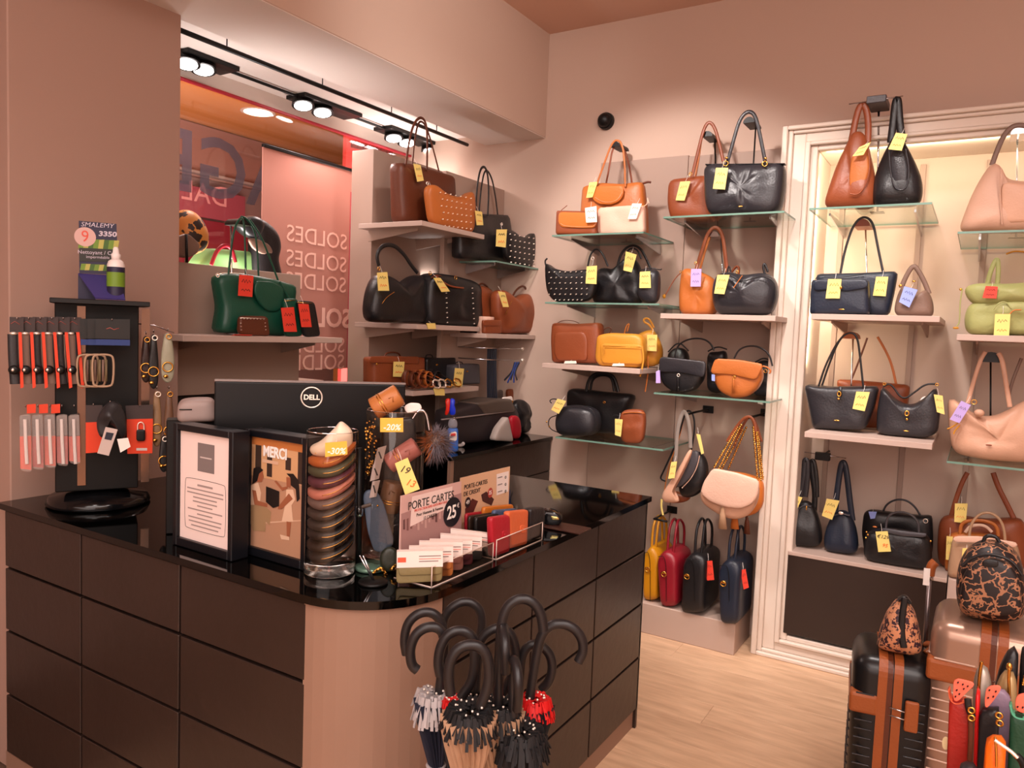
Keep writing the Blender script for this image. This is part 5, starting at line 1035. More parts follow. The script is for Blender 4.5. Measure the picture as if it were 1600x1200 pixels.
# photo frames
for k in (0, 1):
    wa, A = along(*(((269, 850), (361, 878)) if k == 0 else ((379, 864), (477, 893))), T)
    f = Item('picture_frame', ('black deep picture frame with a white printed notice' if k == 0 else 'black deep picture frame with a poster of a woman and a girl'), 'picture frame', wa, A, ((269, 850) if k == 0 else (379, 864)), T, 'frames on the counter')
    q = [(272, 664), (364, 673), (361, 878), (269, 850)] if k == 0 else [(376, 672), (478, 682), (477, 893), (379, 864)]
    P = [f.L(*p) for p in q]; x0, x1 = 0, (P[1].x + P[2].x) / 2; z1 = (P[0].z + P[1].z) / 2; dpt = 0.055
    fw = 0.018
    FR = mat('frame_black', '0e0f14', 0.35, spec=0.4)
    box('frame_side', 0, fw, 0, dpt, 0, z1, FR, f.root, 0.002); box('frame_side', x1 - fw, x1, 0, dpt, 0, z1, FR, f.root, 0.002)
    box('frame_top', fw, x1 - fw, 0, dpt, z1 - fw, z1, FR, f.root, 0.002); box('frame_bottom', fw, x1 - fw, 0, dpt, 0, fw * 1.3, FR, f.root, 0.002); box('backing', fw, x1 - fw, dpt - 0.01, dpt - 0.002, fw, z1 - fw, BLKM, f.root, 0)
    iw = x1 - 2 * fw; ih = z1 - 2.3 * fw; zc = fw * 1.3 + ih / 2; xc = x1 / 2; yf = 0.012
    def flat(nm, pts, mt_, y_, par):
        return mesh_obj(nm, [Vector((xc + u * iw / 2, y_, zc + v * ih / 2)) for u, v in pts], [tuple(range(len(pts)))], mt_, par, False)
    def rect(nm, u0, v0, u1, v1, mt_, y_, par): return flat(nm, [(u0, v0), (u1, v0), (u1, v1), (u0, v1)], mt_, y_, par)
    if k == 0:
        pp = box('notice_sheet', fw, x1 - fw, yf, yf + 0.003, fw * 1.3, z1 - fw, mat('white_notice', 'ecd6d0', 0.6), f.root, 0, label='white notice with a grey logo block and small print')
        rect('logo_block', -0.3, 0.3, 0.35, 0.82, mat('grey_print', '7c706e', 0.6), yf - 0.0006, pp)
        tube('print_border', [Vector((xc + u * iw / 2, yf - 0.0008, zc + v * ih / 2)) for u, v in ((-0.8, 0.1), (-0.7, 0.15), (0.7, 0.15), (0.8, 0.1), (0.8, -0.75), (0.7, -0.8), (-0.7, -0.8), (-0.8, -0.75))], 0.0006, 0.0003, INK, pp, k=2, closed=True)
        rr = random.Random(2)
        for i in range(11):
            hw = rr.uniform(0.45, 0.72) if i not in (0, 5, 7) else 0.3
            rect('print_line', -hw, 0.02 - i * 0.075, hw, 0.045 - i * 0.075 + (0.012 if i == 0 else 0), mat('soft_print', 'a08e8a', 0.7), yf - 0.0008, pp)
        rect('logo_line', -0.2, 0.55, 0.25, 0.575, mat('pale_print', 'c8bab6', 0.7), yf - 0.001, pp)
    else:
        pp = box('poster', fw, x1 - fw, yf, yf + 0.003, fw * 1.3, z1 - fw, mat('poster_floor', 'b08468', 0.5), f.root, 0, label='poster of a kneeling woman and a girl holding a black bag')
        L_ = lambda i: yf - 0.0005 - 0.0003 * i
        rect('poster_wall', -1, 0.28, 1, 1, mat('poster_wall', 'c89a70', 0.5), L_(0), pp); rect('poster_roof', -1, 0.85, 1, 1, mat('poster_orange', 'b8703a', 0.5), L_(1), pp)
        for (a_, b_, c_, d_) in ((-0.85, 0.3, -0.62, 0.85), (-0.4, 0.32, -0.2, 0.7), (0.3, 0.5, 0.5, 0.72), (0.75, 0.3, 0.98, 0.85)): rect('poster_opening', a_, b_, c_, d_, mat('poster_dark', '3a2a22', 0.5), L_(1), pp)
        flat('poster_line', [(-1, -0.62), (1, -0.32), (1, -0.30), (-1, -0.59)], mat('poster_pale', 'cfa88c', 0.5), L_(1), pp)
        SK = mat('poster_skin', '96583c', 0.5); CL = mat('poster_cream', 'd8b498', 0.5); HR = mat('poster_hair', '1c1412', 0.5)
        flat('woman_trousers', [(-1, -0.25), (-0.55, -0.2), (-0.2, -0.3), (-0.25, -0.55), (-0.4, -0.5), (-0.42, -0.68), (-0.9, -0.72), (-1, -0.6)], mat('poster_khaki', '9c7c5a', 0.5), L_(2), pp)
        flat('woman_top', [(-1, 0.1), (-0.72, 0.18), (-0.6, 0.0), (-0.65, -0.22), (-1, -0.26)], CL, L_(3), pp)
        flat('woman_arm', [(-0.95, 0.02), (-0.8, 0.02), (-0.72, -0.15), (-0.35, -0.17), (-0.35, -0.23), (-0.85, -0.24)], SK, L_(4), pp)
        flat('woman_face', [(-0.75, 0.38), (-0.55, 0.4), (-0.5, 0.3), (-0.58, 0.2), (-0.75, 0.18)], SK, L_(4), pp); flat('woman_hair', [(-0.9, 0.42), (-0.7, 0.47), (-0.52, 0.42), (-0.68, 0.34), (-0.75, 0.2), (-0.95, 0.12)], HR, L_(5), pp)
        flat('girl_dress', [(0.35, 0.16), (0.6, 0.18), (0.68, 0.02), (0.55, -0.1), (0.62, -0.38), (0.2, -0.42), (0.32, -0.1)], CL, L_(2), pp)
        flat('girl_leg', [(0.38, -0.4), (0.55, -0.4), (0.5, -0.68), (0.4, -0.68)], SK, L_(3), pp); flat('girl_shoe', [(0.15, -0.66), (0.5, -0.66), (0.5, -0.72), (0.2, -0.74)], CL, L_(4), pp)
        flat('girl_arm', [(0.45, 0.1), (0.6, 0.02), (0.2, -0.2), (0.05, -0.22), (0.08, -0.16)], SK, L_(4), pp); flat('girl_arm', [(0.4, 0.18), (0.2, 0.12), (-0.1, 0.26), (-0.02, 0.28), (0.2, 0.18), (0.4, 0.22)], SK, L_(4), pp)
        flat('girl_face', [(0.35, 0.38), (0.55, 0.38), (0.5, 0.2), (0.36, 0.22)], SK, L_(4), pp); flat('girl_hair', [(0.35, 0.44), (0.6, 0.46), (0.8, 0.36), (0.85, 0.05), (0.75, -0.02), (0.7, 0.2), (0.52, 0.25), (0.5, 0.38)], HR, L_(5), pp)
        flat('printed_bag', [(-0.4, 0.14), (0.1, 0.1), (0.1, -0.16), (-0.12, -0.22), (-0.4, -0.14)], HR, L_(6), pp)
        text_obj('MERCI', ih * 0.13, mat('white_print', 'f4ece8', 0.6), pp, (xc - iw * 0.04, L_(7), zc + ih * 0.38), FRONT, bold=0.0012, xs=0.85)
        rect('poster_small_print', -0.55, 0.56, 0.05, 0.62, mat('poster_pale', 'cfa88c', 0.5), L_(7), pp)
# glass cylinder with pouches
def lathe(name, prof, mt_, parent, c=(0, 0, 0), n=40, smooth=True, label=None, sq=0):
    caps = name not in ('glass_wall', 'bottle_label', 'label_band')
    V = []; F = []
    for r, z in prof:
        for j in range(n):
            a = 2 * PI * j / n; V.append(Vector((c[0] + math.cos(a) * r, c[1] + math.sin(a) * r, c[2] + z)))
    for i in range(len(prof) - 1):
        for j in range(n): F.append((i * n + j, i * n + (j + 1) % n, (i + 1) * n + (j + 1) % n, (i + 1) * n + j))
    if caps: F.append(tuple(range(n))[::-1]); F.append(tuple((len(prof) - 1) * n + j for j in range(n)))
    return mesh_obj(name, V, F, mt_, parent, smooth, label)
THICK = mat('thick_glass', 'ffffff', 0.02, trans=1.0, ior=1.45)
p1 = hit(515, 892, z=T); jar = empty('glass_cylinder', p1, 0, 'tall clear glass cylinder filled with folded leather pouches', 'vase')
zt = Item('tmp', '', '', 'B', p1.y, (515, 892), T); jh = zt.L(515, 672).z; bpy.data.objects.remove(zt.root)
jr = 0.066
lathe('glass_wall', [(jr, 0), (jr, jh)], ACR, jar)
lathe('glass_base', [(jr - 0.002, 0.0005), (jr - 0.001, 0.004), (jr - 0.001, 0.024), (jr - 0.005, 0.0255)], THICK, jar)
tube('glass_rim', [(math.cos(a * PI / 16) * (jr - .002), math.sin(a * PI / 16) * (jr - .002), jh) for a in range(32)], 0.0011, 0.0011, THICK, jar, (0, 0, 1), 6, True, None, 0)
wj = math.atan2(-p1.x, p1.y)
pc = [('black pouch at the bottom of the glass cylinder', '171516'), ('dark brown pouch, second from the bottom of the cylinder', '241a16'), ('black pouch with gold zip, third from the bottom of the cylinder', '1a1718'), ('charcoal pouch, fourth from the bottom of the cylinder', '2c2624'), ('dark taupe pouch, fifth from the bottom of the cylinder', '3a302c'), ('taupe grey pouch under the pink one in the cylinder', '6a5650'), ('rose pink folded pouch in the middle of the cylinder', 'c07868'), ('plum purple pouch with gold zip in the cylinder', '5a2c3a'), ('olive green pouch with gold zip in the cylinder', '4a4a36'), ('tan brown pouch just below the cream one', 'b4602c')]
z = 0.036; hh = (jh * 0.74) / len(pc)
for i, (lb, col) in enumerate(pc):
    r = empty('folded_pouch', (p1.x, p1.y, T + z), wj, lb, 'pouch', 'folded pouches in the glass cylinder')
    V = []; F = []; n = 40; rings = 7; tl = 0.42 + 0.07 * math.sin(i * 2.3)
    for side in (1, 0):
        for q in range(rings + 1):
            rr_ = (jr - 0.0065) * min(1, q / rings * 1.0)
            for j in range(n):
                a = 2 * PI * j / n; x = math.cos(a) * rr_; y = math.sin(a) * rr_; sag = 0.42 * (x * x) / jr + tl * x + 0.10 * math.sin(a * 3 + i) * rr_ * 0.3
                th = hh * 0.99 * (1 - 0.15 * (q / rings) ** 4) * (0.5 if side else -0.5) * (0.55 if q == rings else 1)
                V.append(Vector((x, y, hh / 2 + sag * 0.7 + th + 0.002)))
    def idx(s_, q, j): return (0 if s_ else (rings + 1) * n) + q * n + j % n
    for q in range(rings):
        for j in range(n): F.append((idx(1, q, j), idx(1, q, j + 1), idx(1, q + 1, j + 1), idx(1, q + 1, j))); F.append((idx(0, q, j), idx(0, q + 1, j), idx(0, q + 1, j + 1), idx(0, q, j + 1)))
    for j in range(n): F.append((idx(1, rings, j), idx(1, rings, j + 1), idx(0, rings, j + 1), idx(0, rings, j)))
    mesh_obj('pouch_body', V, F, leather(col), r)
    P = []
    for j in range(14):
        a = -PI * 0.62 + j * 0.095 * PI * 0.62; rr_ = jr - 0.0065; x = math.cos(a) * rr_; y = math.sin(a) * rr_
        P.append(Vector((x, y, hh / 2 + 0.7 * (0.42 * x * x / jr + tl * x + 0.10 * math.sin(a * 3 + i) * rr_ * 0.3) + 0.003)))
    tube('zip', P, 0.0011, 0.0011, GOLD, r, (0, 0, 1), 5, False, None, 1)
    z += hh
cw = Item('folded_pouch', 'cream white folded pouch peaking out of the top of the cylinder', 'pouch', wj, p1, (515, 720), None, 'folded pouches in the glass cylinder')
cw.body([(484, 697), (498, 692), (512, 680), (524, 668), (532, 657), (540, 662), (551, 672), (552, 690), (545, 708), (520, 716), (492, 712), (484, 706)], 0.085, mat('cream_leather', 'f0dcc4', 0.5), 2.6, snap=False, wob=0.006)
cw.strap([(492, 708), (515, 708), (545, 700)], 0.002, 0.002, GOLD, 'zip', off=0.03)
def pct(item, quad, txt, off):
    tg = item.tag(quad, 'o', off, False); c = item.L(sum(p[0] for p in quad) / 4, sum(p[1] for p in quad) / 4 + 4, off + 0.0015)
    text_obj(txt, 0.022, WINK, tg, c, FRONT, 'lettering', 0.0004, bold=0.0004, shear=0.2)
st = Item('discount_label', 'orange -30% label on the front of the glass cylinder', 'label', wj, p1, (525, 702), None); pct(st, [(508, 692), (542, 689), (543, 710), (508, 714)], '-30%', jr + 0.002)
# second glass with cylinder cases
p2 = hit(612, 876, z=T); w2 = math.atan2(-p2.x, p2.y)
gj = Item('glass_vase', 'wide clear glass vase holding leather cases and key rings', 'vase', w2, p2, (612, 876), T); gh = gj.L(612, 640).z; gr = 0.079
lathe('glass_wall', [(gr, 0), (gr, gh)], ACR, gj.root)
lathe('glass_base', [(gr - 0.001, 0.0005), (gr - 0.001, 0.012), (gr - 0.004, 0.0135)], THICK, gj.root)
tube('glass_rim', [(math.cos(a * PI / 16) * (gr - .002), math.sin(a * PI / 16) * (gr - .002), gh) for a in range(32)], 0.0011, 0.0011, THICK, gj.root, (0, 0, 1), 6, True, None, 0)
def roll(label, p0, p1_, r, col, off=0.0, band=GOLD):
    it = Item('cylinder_case', label, 'case', w2, p2, p0, None, 'leather cases in the vase'); A = it.L(*p0, off); B = it.L(*p1_, off); m_ = leather(col)
    ax = (B - A); ln = ax.length; P = [A.lerp(B, t) for t in (0, 0.02, 0.05, 0.5, 0.95, 0.98, 1)]; ks = [0.7, 0.93, 1, 1, 1, 0.93, 0.7]
    V, F = [], []; ref = Vector((0, 1, 0)); t_ = ax.normalized(); a_ = t_.cross(ref).normalized(); b_ = a_.cross(t_); n = 24
    for p_, k_ in zip(P, ks):
        for j in range(n): V.append(p_ + a_ * (math.cos(2 * PI * j / n) * r * k_) + b_ * (math.sin(2 * PI * j / n) * r * k_))
    for i in range(6):
        for j in range(n): F.append((i * n + j, i * n + (j + 1) % n, (i + 1) * n + (j + 1) % n, (i + 1) * n + j))
    F.append(tuple(range(n))); F.append(tuple(6 * n + j for j in range(n)))
    mesh_obj('case_body', V, F, m_, it.root)
    for t2 in (0.32, 0.40):
        c_ = A.lerp(B, t2); tube('gold_band', [c_ + a_ * (math.cos(2 * PI * j / 20) * (r + .0005)) + b_ * (math.sin(2 * PI * j / 20) * (r + .0005)) for j in range(20)], 0.0014, 0.0014, band, it.root, t_, 5, True, None, 0)
    c_ = A.lerp(B, 0.7) - Vector((0, r, 0)); tube('press_tab', [c_ + a_ * -0.006, c_ + a_ * 0.006 + t_ * 0.006, c_ + a_ * 0.008 - t_ * 0.006], 0.002, 0.001, m_, it.root, (0, 1, 0), 5, False, None, 0)
    return it
roll('tan cylindrical leather case sticking out of the vase', (583, 640), (625, 616), 0.031, 'b8703a', 0.01)
roll('dusty pink cylindrical leather case inside the vase', (606, 726), (652, 696), 0.027, 'b87068', 0.02)
roll('olive brown cylindrical leather case low in the vase', (606, 800), (616, 752), 0.029, '6e4c34', 0.0)
bk = Item('black_case', 'flat black case standing in the back of the vase', 'case', w2, p2, (625, 760), None, 'leather cases in the vase'); bk.body([(598, 656), (648, 650), (652, 700), (640, 860), (600, 860)], 0.03, BLK, 8, snap=False, off=-0.03)
bk.root.name = 'flat_case'
bw = Item('card_wallet', 'slate blue card wallet leaning inside the vase', 'wallet', w2, p2, (590, 868), None, 'leather cases in the vase'); bw.body([(566, 768), (586, 762), (600, 786), (618, 852), (586, 866), (574, 830)], 0.014, leather('4a5668'), 6, snap=False, off=0.045, wob=0.002); bw.ell(590, 790, 0.003, 0.003, 0.003, GOLD, 'press_stud', 0.054); bw.strap([(566, 792), (580, 788)], 0.01, 0.003, leather('4a3a30'), 'strap', off=0.055)
kc_ = Item('key_chains', 'tangle of gold key chains along the left side of the vase', 'key chain', w2, p2, (578, 740), None); bm = bmesh.new(); rr = random.Random(5)
for i in range(70):
    c = kc_.L(rr.uniform(571, 588), rr.uniform(655, 745), rr.uniform(0.0, 0.05)); r_ = bmesh.ops.create_icosphere(bm, subdivisions=1, radius=rr.uniform(0.002, 0.0045))
    for v in r_['verts']: v.co += c
bm_obj('chain', bm, GOLD, kc_.root, True, None, 'stuff')
for k, q in enumerate([[(590, 700), (604, 696), (598, 722), (584, 726)], [(583, 726), (597, 722), (592, 748), (578, 752)], [(582, 752), (594, 750), (588, 776), (577, 778)]]):
    s_ = Item('swing_label', ['upper', 'middle', 'lower'][k] + ' grey printed label hanging inside the vase', 'label', w2, p2, q[0], None, 'grey labels in the vase'); s_.d = 0; P = [s_.L(x, y, 0.06) for x, y in q]; V, F = slabpoly(P, -0.061, -0.06); c_ = mesh_obj('card', V, F, mat('grey_card', '9a8880', 0.6), s_.root, False)
    tube('print_mark', [Vector((P[0].lerp(P[2], t).x, -0.0615, P[0].lerp(P[2], t).z)) for t in (0.25, 0.4, 0.6, 0.75)], 0.002, 0.0003, INK, c_, k=0)
st = Item('discount_label', 'orange -20% label on the front of the glass vase', 'label', w2, p2, (612, 665), None); pct(st, [(594, 653), (630, 653), (630, 675), (594, 675)], '-20%', gr + 0.002)
st = Item('price_card', 'yellow price tag handwritten 19 and 13 hanging on the vase', 'tag', w2, p2, (637, 745), None); st.d = 0; t = st.tag([(617, 724), (637, 715), (656, 764), (633, 773)], 'y', gr + 0.004, False)
q = st.L(632, 734, gr + 0.0065); text_obj('19', 0.026, INK, t, q, (PI / 2, 0.32, 0), 'handwriting', 0.0003, shear=0.25); q = st.L(641, 755, gr + 0.0065); text_obj('13', 0.026, OINK, t, q, (PI / 2, 0.32, 0), 'handwriting', 0.0003, shear=0.25)
pw = Item('paper_label', 'white folded paper label on the rim of the vase', 'label', w2, p2, (643, 640), None); pw.body([(630, 636), (640, 629), (657, 630), (660, 640), (636, 646)], 0.01, mat('white_paper', 'f0e4dc'), 6, snap=False, off=-0.01, wob=0.002)
# fur pompom bag
fp = Item('fur_pompom', 'grey and brown fur pompom charm hanging beside the vase', 'pompom', *facing_d(680, 690, 2.02), (682, 690), None); lc = fp.L(682, 692); bm = bmesh.new(); rr = random.Random(9)
bmesh.ops.create_icosphere(bm, subdivisions=3, radius=0.030)
bm_obj('pompom_core', bm, leather('5a3a28'), fp.root, True)
for nm, col, n_, side in (('grey_fur', '6a6066', 900, 1), ('brown_fur', '8a4a22', 420, -1)):
    V = []; F = []
    for i in range(n_):
        d = Vector((rr.gauss(0, 1), rr.gauss(0, 1), rr.gauss(0, 1))).normalized()
        if side * (d.x + 0.35) < rr.uniform(-.15, .15): continue
        p = d * 0.028; tip = d * rr.uniform(0.040, 0.062) + Vector((rr.uniform(-.01, .014), 0, rr.uniform(-.02, .004))); s_ = d.cross(Vector((0.3, 0.2, 1))).normalized() * 0.0014; s2 = d.cross(s_).normalized() * 0.0014
        k = len(V); V += [p + s_, p - s_, p + s2, tip]; F += [(k, k + 1, k + 3), (k + 1, k + 2, k + 3), (k + 2, k, k + 3)]
    mesh_obj(nm, V, F, mat(nm, col, 0.7), fp.root, False, None, 'stuff')
tube('hanging_ring', [(-0.02, 0, 0.03), (-0.03, 0, 0.08), (-0.05, 0.0, 0.085), (-0.065, 0, 0.06)], 0.003, 0.003, CHROME, fp.root)
# small black round stand and chrome stick
cs = empty('card_stand', hit(583, 911, z=T), 0, 'small round black stand with a leaning chrome stick on the counter', 'stand'); lathe('base_disc', [(0.036, 0), (0.037, 0.003), (0.035, 0.007), (0.004, 0.008)], BLKM, cs); 
ci = Item('tmp', '', '', *facing(583, 911, T), (583, 911), T); a = ci.L(562, 868); bpy.data.objects.remove(ci.root)
wv = Matrix.Rotation(math.atan2(-cs.location.x, cs.location.y), 4, 'Z'); tube('chrome_stick', [Vector((0, 0, 0.006)), wv @ Vector((a.x, 0.0, a.z))], 0.002, 0.002, CHROME, cs, k=0); tube('chrome_stick', [Vector((0.004, 0, 0.006)), wv @ Vector((a.x + 0.008, 0.0, a.z))], 0.002, 0.002, CHROME, cs, k=0)
ps = Item('display_post', 'black post with a clear clip between the two glass vessels', 'post', *facing(560, 885, T), (560, 885), T); ps.strap([(560, 885), (561, 700)], 0.018, 0.018, BLKM, 'post', k=0); ps.strap([(561, 790), (561, 806)], 0.024, 0.026, THICK, 'clip', k=0)
# round coin purse with chain
cp = Item('coin_purse', 'round green black coin purse with gold chain at the foot of the vase', 'purse', *facing(604, 893, T), (604, 893), T)
cp.body([(592, 872), (598, 858), (610, 853), (622, 860), (624, 878), (612, 890), (598, 888)], 0.03, leather('26281c'), 3, snap=True); bm = bmesh.new(); rr = random.Random(8)
for i in range(26):
    r_ = bmesh.ops.create_icosphere(bm, subdivisions=1, radius=0.0035)
    for v in r_['verts']: v.co += Vector((-0.03 + i * 0.002 + rr.uniform(-.005, .005), -0.022 + rr.uniform(-.004, .004), 0.004 + 0.012 * math.sin(i * 0.25) + (0.02 if i > 20 else 0)))
bm_obj('chain', bm, GOLD, cp.root, True, None, 'stuff')
tn = empty('round_tin', hit(584, 890, z=T), 0, 'flat round mint and black tin lying beside the vase', 'tin'); lathe('tin_body', [(0.04, 0), (0.042, 0.002), (0.042, 0.009), (0.038, 0.011)], mat('mint_tin', '6a8a78', 0.25, 0.5), tn)
tn.location.x += -0.01
# card holder displays
def sign(label, q, c, col, dz=0):
    s_ = Item('card_sign', label, 'sign', 'W', c, q[3], T, 'signs behind the card holders'); s_.d = 0
    P = [s_.L(*p) for p in q]; P[3].z = P[2].z = 0.0 if dz == 0 else 0.0; P[2].x = P[1].x; P[3].x = P[0].x
    V, F = slabpoly(P, 0, 0.003); m_ = mesh_obj('sign_board', V, F, mat(col[0], col[1], 0.5), s_.root, False); return s_, m_
s1, b1 = sign('pale sign reading PORTE CARTES with a round 25 euro price', [(627, 775), (721, 752), (721, 830), (627, 870)], -1.235, ('sign_grey_pink', 'd4aca4'))
def spoly(s_, pts, off, col, nm, par): P = [s_.L(x, y, off) for x, y in pts]; V, F = slabpoly(P, -off, -off + 0.0004); return mesh_obj(nm, V, F, mat('p_' + col, col, 0.6), par, False)
spoly(s1, [(627, 803), (721, 770), (721, 840), (627, 880)], 0.0008, 'a8807c', 'printed_crowd', b1)
rr = random.Random(4)
for i in range(16):
    x = 630 + i * 5.6; y = 812 - i * 1.7; h_ = rr.uniform(12, 26); spoly(s1, [(x, y + rr.uniform(0, 8)), (x + 3, y - 1), (x + 3, y + h_), (x, y + h_)], 0.0014, rr.choice(['7c5450', '8c6460', 'c09a92', '6a4644']), 'printed_figure', b1)
spoly(s1, [(644, 776), (707, 760), (705, 791), (641, 823)], 0.0018, 'ecd2ca', 'text_panel', b1)
def stext(s_, txt, px, py, size, m_, par, off, xs=1.0, bold=0): text_obj(txt, size, m_, par, s_.L(px, py, off), FRONT, 'lettering', 0.0003, 'CENTER', xs, 0, bold)
stext(s1, 'PORTE CARTES', 675, 782, 0.031, INK, b1, 0.0028, 0.95)
stext(s1, 'PROTECTION RFID ANTI-PIRATAGE', 674, 791, 0.0095, mat('red_ink', 'd85a4a', 0.7), b1, 0.0028, 0.95)
stext(s1, 'Pour Homme & Femme', 672, 799, 0.012, INK, b1, 0.0028); stext(s1, '12 CARTES', 672, 807, 0.012, INK, b1, 0.0028)
P = [s1.L(707, 800, 0.003) + Vector((math.cos(a) * 0.042, 0, math.sin(a) * 0.042)) for a in [2 * PI * i / 28 for i in range(28)]]; V, F = slabpoly(P, -0.0034, -0.0030); mesh_obj('price_disc', V, F, mat('disc_black', '17141c', 0.6), b1, False)
stext(s1, '25', 706, 801, 0.052, WINK, b1, 0.004, 0.85, 0.001); stext(s1, '€', 716, 790, 0.018, WINK, b1, 0.004)
s2, b2 = sign('peach sign reading PORTE-CARTES DE CREDIT with two small pictures', [(720, 747), (797, 729), (797, 800), (725, 840)], -1.27, ('sign_peach', 'dcb08c'))
stext(s2, 'PORTE-CARTES', 744, 757, 0.019, INK, b2, 0.002, 0.95); stext(s2, 'DE CREDIT', 738, 769, 0.019, INK, b2, 0.002, 0.95)
spoly(s2, [(776, 741), (795, 736), (794, 768), (776, 774)], 0.001, 'f0e0d8', 'white_panel', b2)
for i in range(3): stext(s2, 'o', 790, 745 + i * 11, 0.02, INK, b2, 0.002); spoly(s2, [(778, 746 + i * 11), (785, 744 + i * 11), (785, 745.5 + i * 11), (778, 747.5 + i * 11)], 0.002, '8a7c78', 'print_line', b2)
spoly(s2, [(727, 795), (738, 779), (747, 783), (740, 800), (727, 806)], 0.001, '5a2420', 'printed_wallet', b2); spoly(s2, [(752, 773), (760, 768), (772, 780), (768, 790), (754, 783)], 0.001, '4a2420', 'printed_wallet', b2)
for (x, y, c_) in ((731, 785, '2a1418'), (766, 770, 'b04438')):
    P = [s2.L(x, y, 0.002) + Vector((math.cos(a) * 0.014, 0, math.sin(a) * 0.016)) for a in [2 * PI * i / 20 for i in range(20)]]; V, F = slabpoly(P, -0.0025, -0.0021); mesh_obj('price_disc', V, F, mat('p_' + c_, c_, 0.6), b2, False)
stext(s2, '49', 731, 785, 0.018, WINK, b2, 0.003); stext(s2, '35', 766, 770, 0.018, WINK, b2, 0.003)
def tray(label, xf, y0, y1, xb, h):
    r = empty('acrylic_tray', ((xf + xb) / 2, (y0 + y1) / 2, T), 0, label, 'display tray', 'clear trays'); hx = (xf - xb) / 2; hy = (y1 - y0) / 2; t_ = 0.003
    box('tray_bottom', -hx, hx, -hy, hy, 0, t_, ACR, r, 0); box('tray_front', hx - t_, hx, -hy, hy, t_, h, ACR, r, 0); box('tray_side', -hx, hx - t_, -hy, -hy + t_, t_, h * 0.12, ACR, r, 0); box('tray_side', -hx, hx - t_, hy - t_, hy, t_, h, ACR, r, 0)
    for (a, b_) in (((hx, -hy, 0), (hx, -hy, h)), ((hx, -hy, h), (hx, hy, h)), ((hx, hy, 0), (hx, hy, h)), ((hx, -hy, 0), (hx, hy, 0)), ((hx, -hy, 0), (-hx, -hy, 0))): tube('tray_edge', [a, b_], 0.0018, 0.0018, ACRE, r, (0.3, 0.2, 0.1), 4, False, None, 0)
a = hit(674, 918, z=T); e = hit(768, 876, z=T); tray('front clear acrylic tray holding the sleeved card holders', a.x, a.y, e.y, a.x - 0.12, 0.052)
a2 = hit(774, 874, z=T); e2 = hit(846, 843, z=T); tray('rear clear acrylic tray holding the coloured wallets', a.x, a2.y, e2.y, a.x - 0.13, 0.055)
HC = [('olive', '8a7850', [(620, 863), (692, 861), (691, 907), (619, 911)]), ('caramel', 'a8622c', [(639, 856), (708, 855), (708, 899), (640, 902)]), ('rose', 'b47c74', [(655, 848), (723, 848), (724, 890), (656, 892)]), ('burgundy', '5a2430', [(671, 845), (738, 846), (739, 882), (672, 884)]), ('charcoal', '2c2a2c', [(688, 836), (753, 841), (754, 874), (689, 876)]), ('black', '1c1a1c', [(704, 828), (768, 836), (768, 868), (705, 868)])]
ybase = [a.y + 0.02 + i * (e.y - a.y - 0.03) / 6 for i in range(6)]
for i, (nm, col, q) in enumerate(HC):
    d0 = 0; wq, A = facing(q[3][0] + 36, q[3][1], T + 0.004)
    k_ = Item('card_holder', nm + ' card holder in a pale printed sleeve, ' + ['frontmost', 'second', 'third', 'fourth', 'fifth', 'rearmost'][i] + ' in its tray', 'card holder', wq, A, ((q[2][0] + q[3][0]) / 2, q[3][1]), T + 0.004, 'card holders in the front tray')
    k_.body(q, 0.012, leather(col), 9, wob=0, it=1)
    h_ = q[3][1] - q[0][1]; ym = lambda f, s_=0: (q[0][1] + h_ * f, q[1][1] + h_ * f)
    k_.piece([(q[0][0] + 1, ym(.45)[0]), (q[1][0] - 1, ym(.45)[1]), (q[1][0] - 2, ym(.74)[1]), (q[0][0] + 4, ym(.76)[0])], leather(col), 'flap', off=0.008, th=0.005, it=1)
    S = [k_.L(q[0][0], q[0][1] - 1, 0.010), k_.L(q[1][0], q[1][1] - 1, 0.010), k_.L(q[1][0], ym(.5)[1], 0.010), k_.L(q[0][0], ym(.5)[0], 0.010)]; V, F = slabpoly(S, -0.0115, 0.007); sl = mesh_obj('paper_sleeve', V, F, mat('sleeve_paper', 'f0dcd2', 0.6), k_.root, False, 'pale printed paper sleeve')
    def on(u, v, o_=0.0118): p = S[0].lerp(S[1], u).lerp(S[3].lerp(S[2], u), v); return Vector((p.x, -o_ - 0.0004, p.z))
    for (u0, v0, u1, v1, c_) in ((0.02, 0.36, 0.2, 0.66, 'f05a3c'), (0.48, 0.28, 0.96, 0.34, '8a7874'), (0.48, 0.46, 0.96, 0.50, 'e87060'), (0.48, 0.6, 0.9, 0.66, '8a7874')):
        mesh_obj('sleeve_print', [on(u0, v0), on(u1, v0), on(u1, v1), on(u0, v1)], [(0, 1, 2, 3)], mat('p_' + c_, c_, 0.6), sl, False)
